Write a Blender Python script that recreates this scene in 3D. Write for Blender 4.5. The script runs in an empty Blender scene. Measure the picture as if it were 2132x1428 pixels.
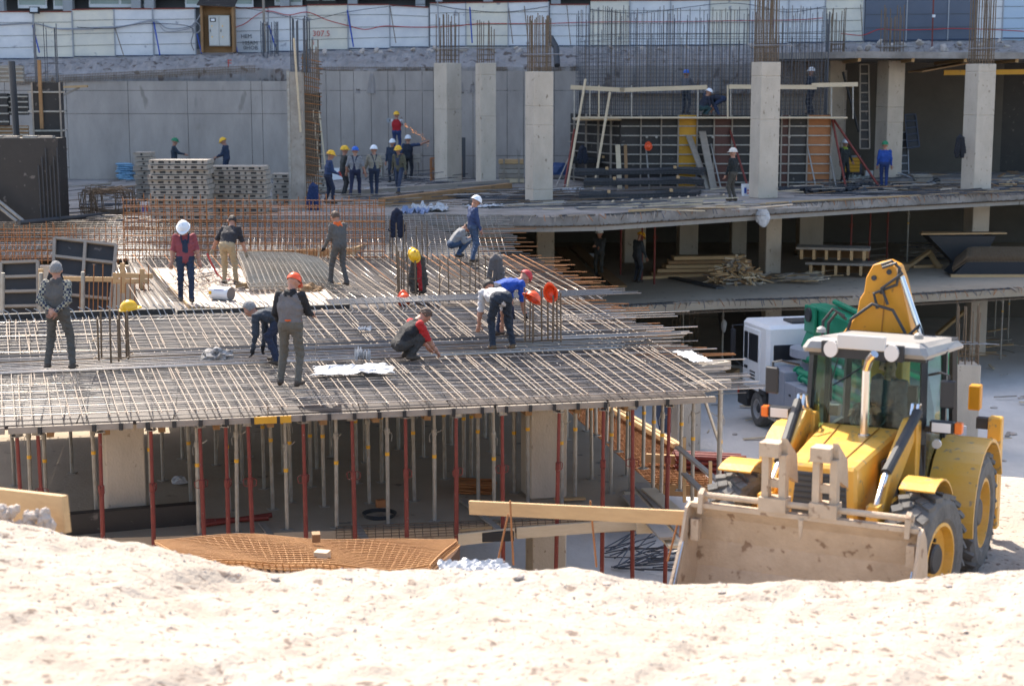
import bpy, bmesh, math, random
import numpy as np
from mathutils import Vector, Matrix, noise as mnoise
random.seed(7)
SC = bpy.context.scene
COL = SC.collection
R = math.radians

# ------------------------------------------------------------------ camera
FPX, YH, CX, CY, CAMZ = 3400.0, 190.0, 1066.0, 714.0, 9.7
PITCH = math.atan((CY - YH) / FPX)
cd = bpy.data.cameras.new('camera'); cam = bpy.data.objects.new('camera', cd); COL.objects.link(cam)
cam.location = (0, 0, CAMZ); cam.rotation_euler = (math.pi/2 - PITCH, 0, 0)
cd.sensor_width = 36; cd.lens = FPX / 2132 * 36; cd.clip_end = 2000; cd.clip_start = .1
cd.dof.use_dof = True; cd.dof.focus_distance = 30; cd.dof.aperture_fstop = 1.7
SC.camera = cam
# ------------------------------------------------------------------ sky, sun, exposure
SUN_EL, SUN_AZ = R(47), math.atan2(-.447, .894)      # azimuth from +Y, towards +X
w = bpy.data.worlds.new('World'); SC.world = w; w.use_nodes = True
nt = w.node_tree; bg = nt.nodes['Background']
sk = nt.nodes.new('ShaderNodeTexSky'); sk.sky_type = 'NISHITA'; sk.sun_disc = False
sk.sun_elevation = SUN_EL; sk.sun_rotation = SUN_AZ; sk.air_density = .9; sk.dust_density = 2.2; sk.ozone_density = .6
nt.links.new(sk.outputs[0], bg.inputs[0]); bg.inputs[1].default_value = .15
sd = bpy.data.lights.new('sun', 'SUN'); sd.energy = 3.9; sd.angle = R(.5); sd.color = (1, .91, .79)
sun = bpy.data.objects.new('sun', sd); COL.objects.link(sun)
ts = Vector((-.447*math.cos(SUN_EL), .894*math.cos(SUN_EL), math.sin(SUN_EL)))
sun.rotation_euler = ts.to_track_quat('Z', 'Y').to_euler(); sun.location = ts*60
SC.view_settings.view_transform = 'Standard'; SC.view_settings.look = 'None'
SC.view_settings.exposure = 1.42; SC.view_settings.gamma = 1

# ------------------------------------------------------------------ pixel (of the 2132 px photo) -> world
_cp, _sp = math.cos(PITCH), math.sin(PITCH)
def ray(px, py):
    a, b = (px-CX)/FPX, (CY-py)/FPX
    return Vector((a, _cp + b*_sp, -_sp + b*_cp))
def at(px, py, z):
    r = ray(px, py); t = (z-CAMZ)/r.z
    return Vector((r.x*t, r.y*t, z))
def atY(px, py, Y):
    r = ray(px, py); t = Y/r.y
    return Vector((r.x*t, Y, CAMZ + r.z*t))
def V(*a): return Vector(a)

# ------------------------------------------------------------------ materials
MATS = {}
def mat(name, c, rough=.75, metal=0., c2=None, sc=6., amt=.5, bump=0., bsc=None, spec=.5, stretch=None, detail=5, alpha=None, emit=None, spots=None):
    if name in MATS: return MATS[name]
    m = bpy.data.materials.new(name); MATS[name] = m; m.use_nodes = True
    t = m.node_tree; b = t.nodes['Principled BSDF']
    b.inputs['Roughness'].default_value = rough; b.inputs['Metallic'].default_value = metal
    b.inputs['Specular IOR Level'].default_value = spec
    b.inputs['Base Color'].default_value = (*c, 1)
    if c2 is not None or bump or spots:
        tc = t.nodes.new('ShaderNodeNewGeometry'); src = tc.outputs['Position']
        if stretch:
            mp = t.nodes.new('ShaderNodeMapping'); mp.inputs['Scale'].default_value = stretch
            t.links.new(src, mp.inputs[0]); src = mp.outputs[0]
        if c2 is not None:
            n = t.nodes.new('ShaderNodeTexNoise'); n.inputs['Scale'].default_value = sc; n.inputs['Detail'].default_value = detail
            n.inputs['Roughness'].default_value = .65
            t.links.new(src, n.inputs['Vector'])
            r = t.nodes.new('ShaderNodeMapRange'); r.inputs[1].default_value = .5-.5*amt+.0; r.inputs[2].default_value = .5+.5*amt
            t.links.new(n.outputs[0], r.inputs[0])
            x = t.nodes.new('ShaderNodeMix'); x.data_type = 'RGBA'
            x.inputs[6].default_value = (*c, 1); x.inputs[7].default_value = (*c2, 1)
            t.links.new(r.outputs[0], x.inputs[0]); out = x.outputs[2]
            if spots:                                   # (colour, scale, threshold)
                n2 = t.nodes.new('ShaderNodeTexNoise'); n2.inputs['Scale'].default_value = spots[1]; n2.inputs['Detail'].default_value = 3
                t.links.new(src, n2.inputs['Vector'])
                r2 = t.nodes.new('ShaderNodeMapRange'); r2.inputs[1].default_value = spots[2]; r2.inputs[2].default_value = spots[2]+.06
                t.links.new(n2.outputs[0], r2.inputs[0])
                x2 = t.nodes.new('ShaderNodeMix'); x2.data_type = 'RGBA'; x2.inputs[7].default_value = (*spots[0], 1)
                t.links.new(out, x2.inputs[6]); t.links.new(r2.outputs[0], x2.inputs[0]); out = x2.outputs[2]
            t.links.new(out, b.inputs['Base Color'])
        if bump:
            n3 = t.nodes.new('ShaderNodeTexNoise'); n3.inputs['Scale'].default_value = bsc or sc*4; n3.inputs['Detail'].default_value = 4
            t.links.new(src, n3.inputs['Vector'])
            bp = t.nodes.new('ShaderNodeBump'); bp.inputs['Strength'].default_value = min(1, bump); bp.inputs['Distance'].default_value = .03
            t.links.new(n3.outputs[0], bp.inputs['Height']); t.links.new(bp.outputs[0], b.inputs['Normal'])
    if alpha is not None: b.inputs['Alpha'].default_value = alpha
    if emit: b.inputs['Emission Color'].default_value = (*emit[0], 1); b.inputs['Emission Strength'].default_value = emit[1]
    return m
concrete = mat('concrete', (.36,.35,.335), .85, c2=(.27,.265,.26), sc=1.6, amt=.5, bump=.25, bsc=25, stretch=(1,1,.5), spots=((.22,.2,.18), 7, .66))
concrete_col = mat('concrete_column', (.58,.495,.395), .85, c2=(.40,.335,.26), sc=1.7, amt=.6, bump=.35, bsc=30, spots=((.26,.205,.15), 8, .66), stretch=(1,1,.6), detail=9)
concrete_wall = mat('concrete_wall', (.45,.39,.34), .85, c2=(.27,.235,.205), sc=.9, amt=.5, bump=.2, bsc=20, stretch=(1,1,.35), spots=((.27,.235,.2), 1.7, .64), detail=9)
slab_top = mat('slab_top', (.36,.33,.30), .85, c2=(.12,.105,.09), sc=1.1, amt=.55, bump=.3, bsc=18)
slab_dusty = mat('slab_dusty', (.42,.335,.24), .9, c2=(.30,.235,.16), sc=.5, amt=.6, bump=.3, bsc=14, spots=((.16,.13,.1), 2.3, .66))
mortar = mat('mortar', (.37,.345,.33), .95, c2=(.2,.165,.14), sc=1.1, amt=.7, bump=1, bsc=6, spots=((.13,.1,.085), 2.1, .6), detail=9)
bright = mat('painted_glint_rebar', (.54,.48,.42), .33, .5, c2=(.34,.255,.19), sc=5, amt=.6)  # paler than the steel: sun glint on the bars put into the colour
soil = mat('soil', (.45,.392,.325), .95, c2=(.26,.212,.165), sc=1.3, amt=.7, bump=.75, bsc=24, spots=((.17,.125,.095), 11, .6), detail=12)
pitsoil = mat('pit_soil', (.68,.62,.55), .95, c2=(.45,.405,.355), sc=.55, amt=.6, bump=1, bsc=5, stretch=(1,.6,1), detail=9)
stone_m = mat('stone', (.54,.46,.40), .95, c2=(.40,.33,.27), sc=14, amt=.6, bump=.6, bsc=40)
steel = mat('rebar_steel', (.52,.50,.47), .33, .8, c2=(.36,.29,.23), sc=5, amt=.6)
bluesteel = mat('rebar_grey', (.10,.108,.125), .5, .4, c2=(.065,.068,.078), sc=5, amt=.5)
brownbar = mat('rebar_brown', (.20,.145,.095), .6, .35, c2=(.13,.085,.05), sc=5, amt=.5)
rustbright = mat('bright_rust', (.52,.275,.10), .75, .05, c2=(.30,.14,.05), sc=6, amt=.6)
rust = mat('rust', (.38,.165,.055), .75, .1, c2=(.22,.085,.028), sc=6, amt=.6)
darkmesh = mat('dark_mesh', (.07,.07,.075), .55, .4, c2=(.045,.045,.05), sc=8)
galv = mat('galvanised', (.40,.38,.34), .5, .4, c2=(.25,.22,.18), sc=7, amt=.5, bump=.1)
redpaint = mat('red_prop_paint', (.22,.035,.022), .6, .1, c2=(.13,.022,.015), sc=6, amt=.6, spots=((.3,.24,.2), 26, .68))
yellowband = mat('yellow_band', (.75,.38,.02), .5)
ply = mat('film_plywood', (.06,.04,.033), .5, c2=(.035,.024,.02), sc=1.1, amt=.6, bump=.1, spots=((.17,.135,.11), 3.3, .65))
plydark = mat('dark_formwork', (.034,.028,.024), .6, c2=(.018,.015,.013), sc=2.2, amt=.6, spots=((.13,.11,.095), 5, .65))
plyred = mat('red_brown_form', (.11,.035,.022), .6, c2=(.07,.025,.018), sc=2, amt=.6)
plyorange = mat('orange_form', (.42,.17,.06), .7, c2=(.3,.115,.04), sc=2, amt=.6)
plyyellow = mat('yellow_form', (.62,.32,.015), .6, c2=(.5,.24,.012), sc=2, amt=.6, spots=((.2,.13,.05), 5, .66))
timber = mat('timber', (.55,.36,.175), .75, c2=(.42,.26,.12), sc=3, amt=.6, stretch=(1,1,6), bump=.1)
timberpale = mat('pale_timber', (.62,.50,.34), .8, c2=(.5,.39,.25), sc=3, amt=.6, stretch=(1,1,5))
timbergrey = mat('grey_timber', (.34,.29,.235), .85, c2=(.23,.19,.15), sc=3, amt=.6, stretch=(1,1,5))
timberbrown = mat('brown_timber', (.33,.19,.085), .8, c2=(.22,.12,.05), sc=3, amt=.6)
panelwhite = mat('panel_white', (.42,.37,.31), .7, c2=(.25,.215,.17), sc=4, amt=.6, spots=((.22,.18,.15), 8, .64))
black = mat('black', (.012,.012,.013), .6)
darkconc = mat('shade_joint_concrete', (.13,.115,.095), .9, c2=(.085,.075,.065), sc=.8, amt=.6)  # darkened to stand for shade in deep rooms; also used for wall joints
bandbar = mat('band_rebar', (.17,.165,.165), .42, .6, c2=(.13,.12,.11), sc=5, amt=.6)
darkgrey = mat('dark_grey', (.05,.05,.052), .6)
hoard_w = mat('hoarding_white', (.74,.73,.71), .5, .0, c2=(.50,.51,.53), sc=.9, amt=.6, bump=.15, bsc=3, spots=((.30,.31,.34), 2.0, .66))
hoard_y = mat('hoarding_cream', (.76,.70,.56), .5, .0, c2=(.52,.50,.45), sc=1.0, amt=.6, bump=.15, bsc=3, spots=((.3,.3,.31), 2.2, .64))
hoard_b = mat('hoarding_blue', (.085,.105,.15), .45, .1, c2=(.065,.08,.115), sc=1, amt=.6)
bluepaint = mat('blue_paint', (.015,.06,.32), .5)
white = mat('white_plastic', (.72,.72,.72), .4)
whitesheet = mat('white_sheet', (.52,.52,.52), .35, c2=(.36,.37,.39), sc=6)
redwire = mat('red_wire', (.45,.035,.02), .5)
greywire = mat('grey_wire', (.30,.31,.33), .5)
bluetarp = mat('blue_tarp', (.16,.33,.48), .5, c2=(.3,.46,.58), sc=6)
bluetarp2 = mat('dark_blue_tarp', (.015,.045,.13), .5)
greycab = mat('cabinet_grey', (.52,.51,.47), .45, c2=(.45,.44,.4), sc=4)
orangeplastic = mat('orange_plastic', (.85,.10,.025), .3)
yellowplastic = mat('yellow_plastic', (.85,.46,.015), .3)
whiteplastic2 = mat('helmet_white', (.78,.79,.80), .3)
blueplastic = mat('helmet_blue', (.02,.12,.50), .3)
greenplastic = mat('helmet_green', (.012,.18,.07), .3)

# ------------------------------------------------------------------ object helpers
def tag(o, label=None, cat=None, group=None, kind=None):
    if label: o['label'] = label
    if cat: o['category'] = cat
    if group: o['group'] = group
    if kind: o['kind'] = kind
    return o
ORG = {}
def thing(name, label, cat, loc=(0,0,0), rz=0., group=None):
    o = bpy.data.objects.new(name, None); COL.objects.link(o); o.empty_display_size = .2
    o.location = loc; o.rotation_euler = (0,0,rz); tag(o, label, cat, group)
    ORG[o.name] = (Vector(loc), rz)
    return o
def rootof(o):
    while o.parent: o = o.parent
    return o
def tolocal(p, parent):
    """world point -> coordinates of a part under `parent` (parts have no transform of their own)"""
    if parent is None: return Vector(p)
    k = rootof(parent).name
    if k not in ORG: return Vector(p)
    l, rz = ORG[k]
    q = Vector(p) - l; c, s = math.cos(-rz), math.sin(-rz)
    return Vector((q.x*c - q.y*s, q.x*s + q.y*c, q.z))

class MB:
    def __init__(s): s.v = []; s.f = []; s.mi = []; s.mats = []; s.cur = 0
    def use(s, m):
        if m not in s.mats: s.mats.append(m)
        s.cur = s.mats.index(m); return s
    def add(s, vs, fs):
        o = len(s.v); s.v += [tuple(v) for v in vs]
        for f in fs: s.f.append(tuple(i+o for i in f)); s.mi.append(s.cur)
        return s
    def box(s, c, size, rz=0., M=None):
        hx, hy, hz = size[0]/2, size[1]/2, size[2]/2; c = Vector(c)
        ca, sa = math.cos(rz), math.sin(rz); vs = []
        for x, y, z in ((-1,-1,-1),(1,-1,-1),(1,1,-1),(-1,1,-1),(-1,-1,1),(1,-1,1),(1,1,1),(-1,1,1)):
            p = Vector((x*hx, y*hy, z*hz))
            p = (M @ p) if M else Vector((p.x*ca-p.y*sa, p.x*sa+p.y*ca, p.z))
            vs.append(c+p)
        return s.add(vs, ((0,3,2,1),(4,5,6,7),(0,1,5,4),(1,2,6,5),(2,3,7,6),(3,0,4,7)))
    def bbox(s, x0, x1, y0, y1, z0, z1):
        return s.box(((x0+x1)/2,(y0+y1)/2,(z0+z1)/2), (x1-x0, y1-y0, z1-z0))
    def beam(s, p, q, w_, h_, up=(0,0,1)):
        p, q = Vector(p), Vector(q); d = (q-p); L = d.length; d.normalize()
        u = Vector(up); x = d.cross(u)
        if x.length < 1e-4: x = d.cross(Vector((1,0,0)))
        x.normalize(); z = x.cross(d)
        M = Matrix((x, d, z)).transposed()
        return s.box((p+q)/2, (w_, L, h_), M=M)
    def tube(s, p, q, r, r2=None, n=6, cap=True):
        p, q = Vector(p), Vector(q); r2 = r if r2 is None else r2
        d = (q-p)
        if d.length < 1e-6: return s
        d.normalize(); x = d.orthogonal().normalized(); y = d.cross(x); vs = []
        for c, rr in ((p, r), (q, r2)):
            for i in range(n):
                a = 2*math.pi*i/n; vs.append(c + (x*math.cos(a)+y*math.sin(a))*rr)
        fs = [(i, (i+1)%n, n+(i+1)%n, n+i) for i in range(n)]
        if cap: fs += [tuple(range(n-1,-1,-1)), tuple(range(n, 2*n))]
        return s.add(vs, fs)
    def path(s, pts, r, n=6):
        pts = [Vector(p) for p in pts]; vs = []; x = None
        for i, p in enumerate(pts):
            d = (pts[min(i+1, len(pts)-1)] - pts[max(i-1, 0)])
            if d.length < 1e-9: d = Vector((0,0,1))
            d.normalize()
            x = d.orthogonal().normalized() if x is None else (x - d*x.dot(d)).normalized()
            y = d.cross(x)
            rr = r[i] if isinstance(r, (list, tuple)) else r
            for k in range(n):
                a = 2*math.pi*k/n; vs.append(p + (x*math.cos(a)+y*math.sin(a))*rr)
        fs = [(j*n+i, j*n+(i+1)%n, (j+1)*n+(i+1)%n, (j+1)*n+i) for j in range(len(pts)-1) for i in range(n)]
        fs += [tuple(range(n-1,-1,-1)), tuple(range((len(pts)-1)*n, len(pts)*n))]
        return s.add(vs, fs)
    def prism(s, poly, z0, z1):
        n = len(poly); vs = [(p[0], p[1], z0) for p in poly] + [(p[0], p[1], z1) for p in poly]
        fs = [(i, (i+1)%n, n+(i+1)%n, n+i) for i in range(n)] + [tuple(range(n-1,-1,-1)), tuple(range(n,2*n))]
        return s.add(vs, fs)
    def extr(s, poly, off):
        """a flat polygon of 3-D points given thickness by the vector off"""
        n = len(poly); off = Vector(off); a = [Vector(p) for p in poly]
        vs = a + [p+off for p in a]
        fs = [(i, (i+1)%n, n+(i+1)%n, n+i) for i in range(n)] + [tuple(range(n-1,-1,-1)), tuple(range(n,2*n))]
        return s.add(vs, fs)
    def lathe(s, prof, c=(0,0,0), axis='z', n=16, M=None, cap=True):
        """prof: (radius, height) pairs"""
        c = Vector(c); vs = []
        for r, h in prof:
            for i in range(n):
                a = 2*math.pi*i/n; p = Vector((r*math.cos(a), r*math.sin(a), h))
                if axis == 'x': p = Vector((p.z, p.x, p.y))
                elif axis == 'y': p = Vector((p.x, p.z, p.y))
                if M: p = M @ p
                vs.append(c+p)
        m = len(prof)
        fs = [(j*n+i, j*n+(i+1)%n, (j+1)*n+(i+1)%n, (j+1)*n+i) for j in range(m-1) for i in range(n)]
        if cap: fs += [tuple(range(n-1,-1,-1)), tuple(range((m-1)*n, m*n))]
        return s.add(vs, fs)
    def mesh(s, name, m=None, parent=None, world=False):
        me = bpy.data.meshes.new(name)
        vs = [tolocal(v, parent) for v in s.v] if (world and parent) else s.v
        me.from_pydata(vs, [], s.f); me.update()
        if s.mats:
            for k in s.mats: me.materials.append(k)
            me.polygons.foreach_set('material_index', s.mi)
        elif m: me.materials.append(m)
        return me
    def build(s, name, m=None, parent=None, world=False, smooth=False, bevel=0.):
        me = s.mesh(name, m, parent, world)
        bm = bmesh.new(); bm.from_mesh(me); bmesh.ops.recalc_face_normals(bm, faces=bm.faces)
        if bevel:
            bmesh.ops.bevel(bm, geom=[e for e in bm.edges], offset=bevel, segments=1, affect='EDGES', clamp_overlap=True)
        bm.to_mesh(me); bm.free()
        if smooth: me.polygons.foreach_set('use_smooth', [True]*len(me.polygons))
        o = bpy.data.objects.new(name, me); COL.objects.link(o)
        if parent: o.parent = parent
        return o
def mobj(name, me, parent=None):
    o = bpy.data.objects.new(name, me); COL.objects.link(o)
    if parent: o.parent = parent
    return o
UNIT = {}
def unit(kind, m, n=6):
    k = (kind, m.name, n)
    if k not in UNIT:
        b = MB()
        if kind == 'cyl': b.tube((0,0,0), (0,0,1), 1, n=n)
        else: b.box((0,0,0), (1,1,1))
        UNIT[k] = b.mesh(kind + '_' + m.name, m)
        if kind == 'cyl': UNIT[k].polygons.foreach_set('use_smooth', [len(f.vertices) == 4 for f in UNIT[k].polygons])
    return UNIT[k]
def bar(name, p, q, r, m, parent=None, world=True, n=6):
    """a straight round piece as an object of its own, sharing mesh data"""
    if world: p, q = tolocal(p, parent), tolocal(q, parent)
    p, q = Vector(p), Vector(q); d = q-p
    o = mobj(name, unit('cyl', m, n), parent)
    o.location = p; o.rotation_mode = 'QUATERNION'; o.rotation_quaternion = d.to_track_quat('Z', 'Y'); o.scale = (r, r, d.length)
    return o
def plank(name, p, q, w_, h_, m, parent=None, world=True, roll=0.):
    if world: p, q = tolocal(p, parent), tolocal(q, parent)
    p, q = Vector(p), Vector(q); d = q-p; L = d.length; d.normalize()
    x = d.cross(Vector((0,0,1)))
    if x.length < 1e-4: x = Vector((1,0,0))
    x.normalize(); z = x.cross(d)
    Mx = Matrix((x, d, z)).transposed().to_4x4() @ Matrix.Rotation(roll, 4, 'Y')
    o = mobj(name, unit('box', m), parent)
    o.matrix_local = Matrix.Translation((p+q)/2) @ Mx @ Matrix.Diagonal((w_, L, h_, 1))
    return o
def block(name, c, size, m, parent=None, rz=0., world=True):
    if world and parent:
        c = tolocal(c, parent); k = rootof(parent).name
        if k in ORG: rz -= ORG[k][1]
    o = mobj(name, unit('box', m), parent); o.location = c; o.rotation_euler = (0,0,rz); o.scale = size
    return o
def ordw(n):
    if n < 20: return ORD[n]
    t, u = divmod(n+1, 10); tens = {2:'twent',3:'thirt',4:'fort',5:'fift',6:'sixt'}[t]
    return tens+'ieth' if u == 0 else tens+'y-'+ORD[u-1]
ORD = ['first','second','third','fourth','fifth','sixth','seventh','eighth','ninth','tenth','eleventh','twelfth','thirteenth','fourteenth','fifteenth','sixteenth','seventeenth','eighteenth','nineteenth','twentieth']
def fnoise(x, y, s=1., z=0.): return mnoise.noise(Vector((x*s, y*s, z)))
def sstep(a, b, x):
    t = max(0, min(1, (x-a)/(b-a))); return t*t*(3-2*t)
def textmesh(name, txt, size, m, parent, M, ext=.004):
    cu = bpy.data.curves.new(name, 'FONT'); cu.body = txt; cu.size = size; cu.extrude = ext; cu.align_x = 'CENTER'; cu.resolution_u = 2
    o = bpy.data.objects.new(name+'_tmp', cu); COL.objects.link(o)
    dg = bpy.context.evaluated_depsgraph_get(); me = bpy.data.meshes.new_from_object(o.evaluated_get(dg))
    bpy.data.objects.remove(o); bpy.data.curves.remove(cu)
    me.materials.clear(); me.materials.append(m); me.name = name
    t = mobj(name, me, parent); t.matrix_local = M
    return t
FRONT = Matrix.Rotation(math.pi/2, 4, 'X')           # text facing -Y
def crumple_sheet(name, label, cat, c, sx, sy, h, m, seed, rz=0., lift=.02):
    n_ = 22; bb = MB(); vs = []
    for j in range(n_):
        for i in range(n_):
            u, v = i/(n_-1)*2-1, j/(n_-1)*2-1
            rr = 1+.25*mnoise.noise(Vector((u*2+seed,v*2,0)))
            x, y = u*sx*rr, v*sy*rr; z = lift + h*abs(mnoise.noise(Vector((u*3.1+seed,v*3.1,1)))) + .5*h*abs(mnoise.noise(Vector((u*8,v*8,seed))))
            vs.append((c[0]+x*math.cos(rz)-y*math.sin(rz), c[1]+x*math.sin(rz)+y*math.cos(rz), c[2]+z))
    bb.add(vs, [(j*n_+i,j*n_+i+1,(j+1)*n_+i+1,(j+1)*n_+i) for j in range(n_-1) for i in range(n_-1)])
    o = bb.build(name, m); tag(o, label, cat)
    sm = o.modifiers.new('thickness','SOLIDIFY'); sm.thickness = .004
    return o
# ================================================================== SETTING
UZ, DZ, MZ = 6.0, 5.1, 3.1            # upper floor, formwork deck, middle floor (pit ground is 0)
GR = R(21)                            # the building grid is turned by this much
U2 = Vector((math.cos(GR), math.sin(GR), 0)); V2 = Vector((-math.sin(GR), math.cos(GR), 0))

# pit ground
b = MB(); N = 60
xs = [-200 + 400*i/N for i in range(N+1)]
b.add([(-260,-60,0),(260,-60,0),(260,300,0),(-260,300,0)], ((0,1,2,3),))
tag(b.build('ground', pitsoil), 'grey dusty pit floor beneath the building frame', None, None, 'structure')

# foreground embankment
CREST = [(-700,1040),(0,1078),(140,1104),(350,1142),(480,1182),(700,1184),(955,1172),(1200,1184),(1390,1206),(1900,1198),(2132,1184),(2800,1170)]
CY0 = 13.3
CR = [(atY(px,py,CY0).x, atY(px,py,CY0).z-.085) for px,py in CREST]
def crest(x):
    for (a,za),(c,zc) in zip(CR, CR[1:]):
        if x <= c: return za + (zc-za)*max(0,min(1,(x-a)/(c-a)))
    return CR[-1][1]
def gz(x, y, fine=True):
    c = crest(x)
    n = .05*fnoise(x,y,.9) + .03*fnoise(x,y,2.3) if fine else 0
    if fine: n += .026*fnoise(x,y,6) + .018*fnoise(x,y,14)*max(0,fnoise(x+9,y,1.1)+.5)
    if y <= CY0:
        base = 5.86 - .10*sstep(1.5, 4, x)
        z = c + (base + .35*sstep(-1,-5,x) - c)*sstep(CY0, CY0-3.2, y)
        for x0 in (-3.3,-1.5,1.3,3.1):            # faint wheel ruts running obliquely over the bank
            dx = x - (x0 + .55*(y-11.2) + .12*math.sin(y*1.3)); z -= .04*math.exp(-(dx/.15)**2)*(.75+.25*math.sin(y*34+x*9)); z += .015*math.exp(-((abs(dx)-.27)/.09)**2)
        # berm of loose lumps along the edge
        z += (.035*max(0, fnoise(x,1.5,3.2)) + .02*fnoise(x,y,5)) * sstep(1.2, 0, CY0-y)
    else:
        low = 4.2 + (4.38-4.2)*sstep(.4,1.5,x)
        z = c + (low-c)*sstep(CY0+.15, CY0+1.6, y)
        xr = 1.85 + .8*sstep(18, 20, y)
        e0 = 17.0 + (22-17.0)*sstep(xr, xr+.9, x) + .35*fnoise(x,3.7,.7)
        z = z + (-.4 - z)*sstep(e0, e0+2.6, y)
    return z + n
ys = [4,5.5,7,8,8.8,9.4] + [9.8+.045*i for i in range(82)] + [13.55+.1*i for i in range(20)] + [15.6+.22*i for i in range(64)]
xs = [-30,-24,-18,-14,-11,-9,-7.5,-6.4] + [-5.6+.05*i for i in range(240)] + [6.5+.25*i for i in range(8)] + [9,11,14,18,24,30]
b = MB(); vs = [(x,y,gz(x,y)) for y in ys for x in xs]; W = len(xs)
b.add(vs, [(j*W+i, j*W+i+1, (j+1)*W+i+1, (j+1)*W+i) for j in range(len(ys)-1) for i in range(W-1)])
emb = tag(b.build('embankment', soil, smooth=True), 'pale sunlit earth bank in the foreground', None, None, 'structure')

# loose gravel on the bank (too many to count) and the larger clods along its edge
rockmesh = []
for k in range(4):
    bm = bmesh.new(); bmesh.ops.create_icosphere(bm, subdivisions=1, radius=1)
    for v in bm.verts: v.co *= 1 + .35*mnoise.noise(v.co*1.7 + Vector((k*7,0,0))); v.co.z *= .7
    me = bpy.data.meshes.new('stone'); bm.to_mesh(me); bm.free(); me.materials.append(stone_m); rockmesh.append(me)
b = MB(); rng = random.Random(3)
tet = [Vector(p) for p in ((1,0,-.3),(-.5,.87,-.3),(-.5,-.87,-.3),(.15,.1,.75),(.6,.5,.2),(-.7,.1,.3))]
for i in range(6500):
    y = 10 + 4.1*rng.random()**.8; x = -4.9 + 10*rng.random()
    if fnoise(x,y,1.1,4) < rng.uniform(-.7,.25): continue
    s = .006 + .015*rng.random()**4; a = rng.random()*6.28; c, d = math.cos(a)*s, math.sin(a)*s
    o = Vector((x,y,gz(x,y)))
    b.add([o + Vector((p.x*c-p.y*d, p.x*d+p.y*c, p.z*s*rng.uniform(.6,1.2))) for p in tet], ((0,4,3),(4,1,3),(1,5,3),(5,2,3),(2,0,3),(0,1,4),(1,2,5)))
tag(b.build('gravel', stone_m), 'loose gravel strewn over the pale foreground bank', 'gravel', None, 'stuff')
clods = [(585,1184,.05),(735,1180,.045),(1080,1172,.06),(1255,1178,.055),(1490,1200,.04),(1945,1188,.04),(575,1275,.035),(1905,1290,.035),(2010,1312,.03)]
clods.sort()
for i,(px,py,s) in enumerate(clods):
    p = at(px,py,5.85)
    for _ in range(12):
        p = at(px,py,gz(p.x,min(p.y,13.2),False))
    y = min(p.y, 13.2)
    o = mobj('stone', rockmesh[i%4]); o.location = (p.x, y, gz(p.x,y)+s*.3); o.scale = (s*1.0,s*.8,s*.6); o.rotation_euler = (0,0,i*1.3)
    tag(o, f"pale clod of earth {'on the crest of the bank' if py < 1210 else 'on the open bank'}, {ORD[i]} clod from the left", 'stone', 'clods of earth on the bank')

# ---- floors
def P2(px,py,z): p = at(px,py,z); return (p.x,p.y)
upedge = [(880,449),(1000,452),(1150,452),(1250,450),(1420,440),(1600,429),(1880,413),(2132,401),(2500,390)]
upoly = [(-34,48.5)] + [P2(x,y,UZ) for x,y in upedge] + [(36,66),(36,77),(-34,77)]
b = MB(); b.prism(upoly, UZ-.26, UZ)
upper = tag(b.build('upper_floor', slab_top), 'upper concrete floor slab strewn with debris', None, None, 'structure')
# beam band and hanging mesh lip under the slab edge
b = MB()
ep = [at(x,y,UZ) for x,y in upedge]
for p,q in zip(ep, ep[1:]):
    n_ = Vector((q.y-p.y, p.x-q.x, 0)).normalized()
    b.beam(p + Vector((0,0,-.36)) - n_*.45, q + Vector((0,0,-.36)) - n_*.45, .5, .2)
b.build('edge_beam', concrete, upper)
# middle floor: near zone under the deck + right-hand zone
MF = [(-200,1128),(290,1118),(900,1098),(1150,1082),(1425,1070)]
mpoly = [(-20, P2(-200,1128,MZ)[1]-1)] + [P2(x,y,MZ) for x,y in MF] + [P2(1432,1075,MZ), P2(1190,862,MZ), P2(1000,680,MZ), P2(1270,640,MZ), P2(1500,628,MZ), P2(1800,620,MZ), P2(2132,602,MZ), P2(2500,590,MZ), (36,73), (-34,73), (-34, 24)]
b = MB(); b.prism(mpoly, MZ-.24, MZ)
middle = tag(b.build('middle_floor', slab_dusty), 'dusty concrete floor of the storey below the deck', None, None, 'structure')
# roof slab over the right-hand room
b = MB(); pr = [at(1752,120,11.0)]
rp = [(13.2,63.6),(40,70.5),(40,80),(10.5,80),(10.5,66)]
b.prism(rp, 10.95, 11.2); roofs = tag(b.build('roof_slab', slab_top), 'concrete slab over the dark room at right', None, None, 'structure')
b = MB()
for k in range(5): b.beam((13.4+k*2.2,63.9+k*.57,10.9),(14+k*2.2,72,10.9), .12, .16)
b.build('joist', timber, roofs)

# ---- retaining walls with visible pour panels
def wall_panels(name, label, Y, cols, zrows, thick=.4, m=concrete_wall, yslope=0.):
    x0 = atY(cols[0],300,Y).x; x1 = atY(cols[-1],300,Y).x
    t = thing(name, label, 'wall', ((x0+x1)/2, Y, UZ))
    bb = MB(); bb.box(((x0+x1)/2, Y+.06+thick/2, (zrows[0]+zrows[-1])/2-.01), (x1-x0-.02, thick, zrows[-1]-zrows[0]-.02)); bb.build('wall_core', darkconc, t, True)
    for a,c in zip(cols, cols[1:]):
        for z0,z1 in zip(zrows, zrows[1:]):
            xa, xc = atY(a,300,Y).x, atY(c,300,Y).x
            block('panel', ((xa+xc)/2, Y+.03+random.uniform(-.006,.006), (z0+z1)/2), (xc-xa-.018, .06, z1-z0-.018), m, t)
    return t
wallL = wall_panels('retaining_wall', 'smooth grey concrete retaining wall behind the two men at left', 69.5, [-420,-280,-120,15,142,270,393,525,548,612], [UZ,8.75,9.72,10.12])
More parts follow.
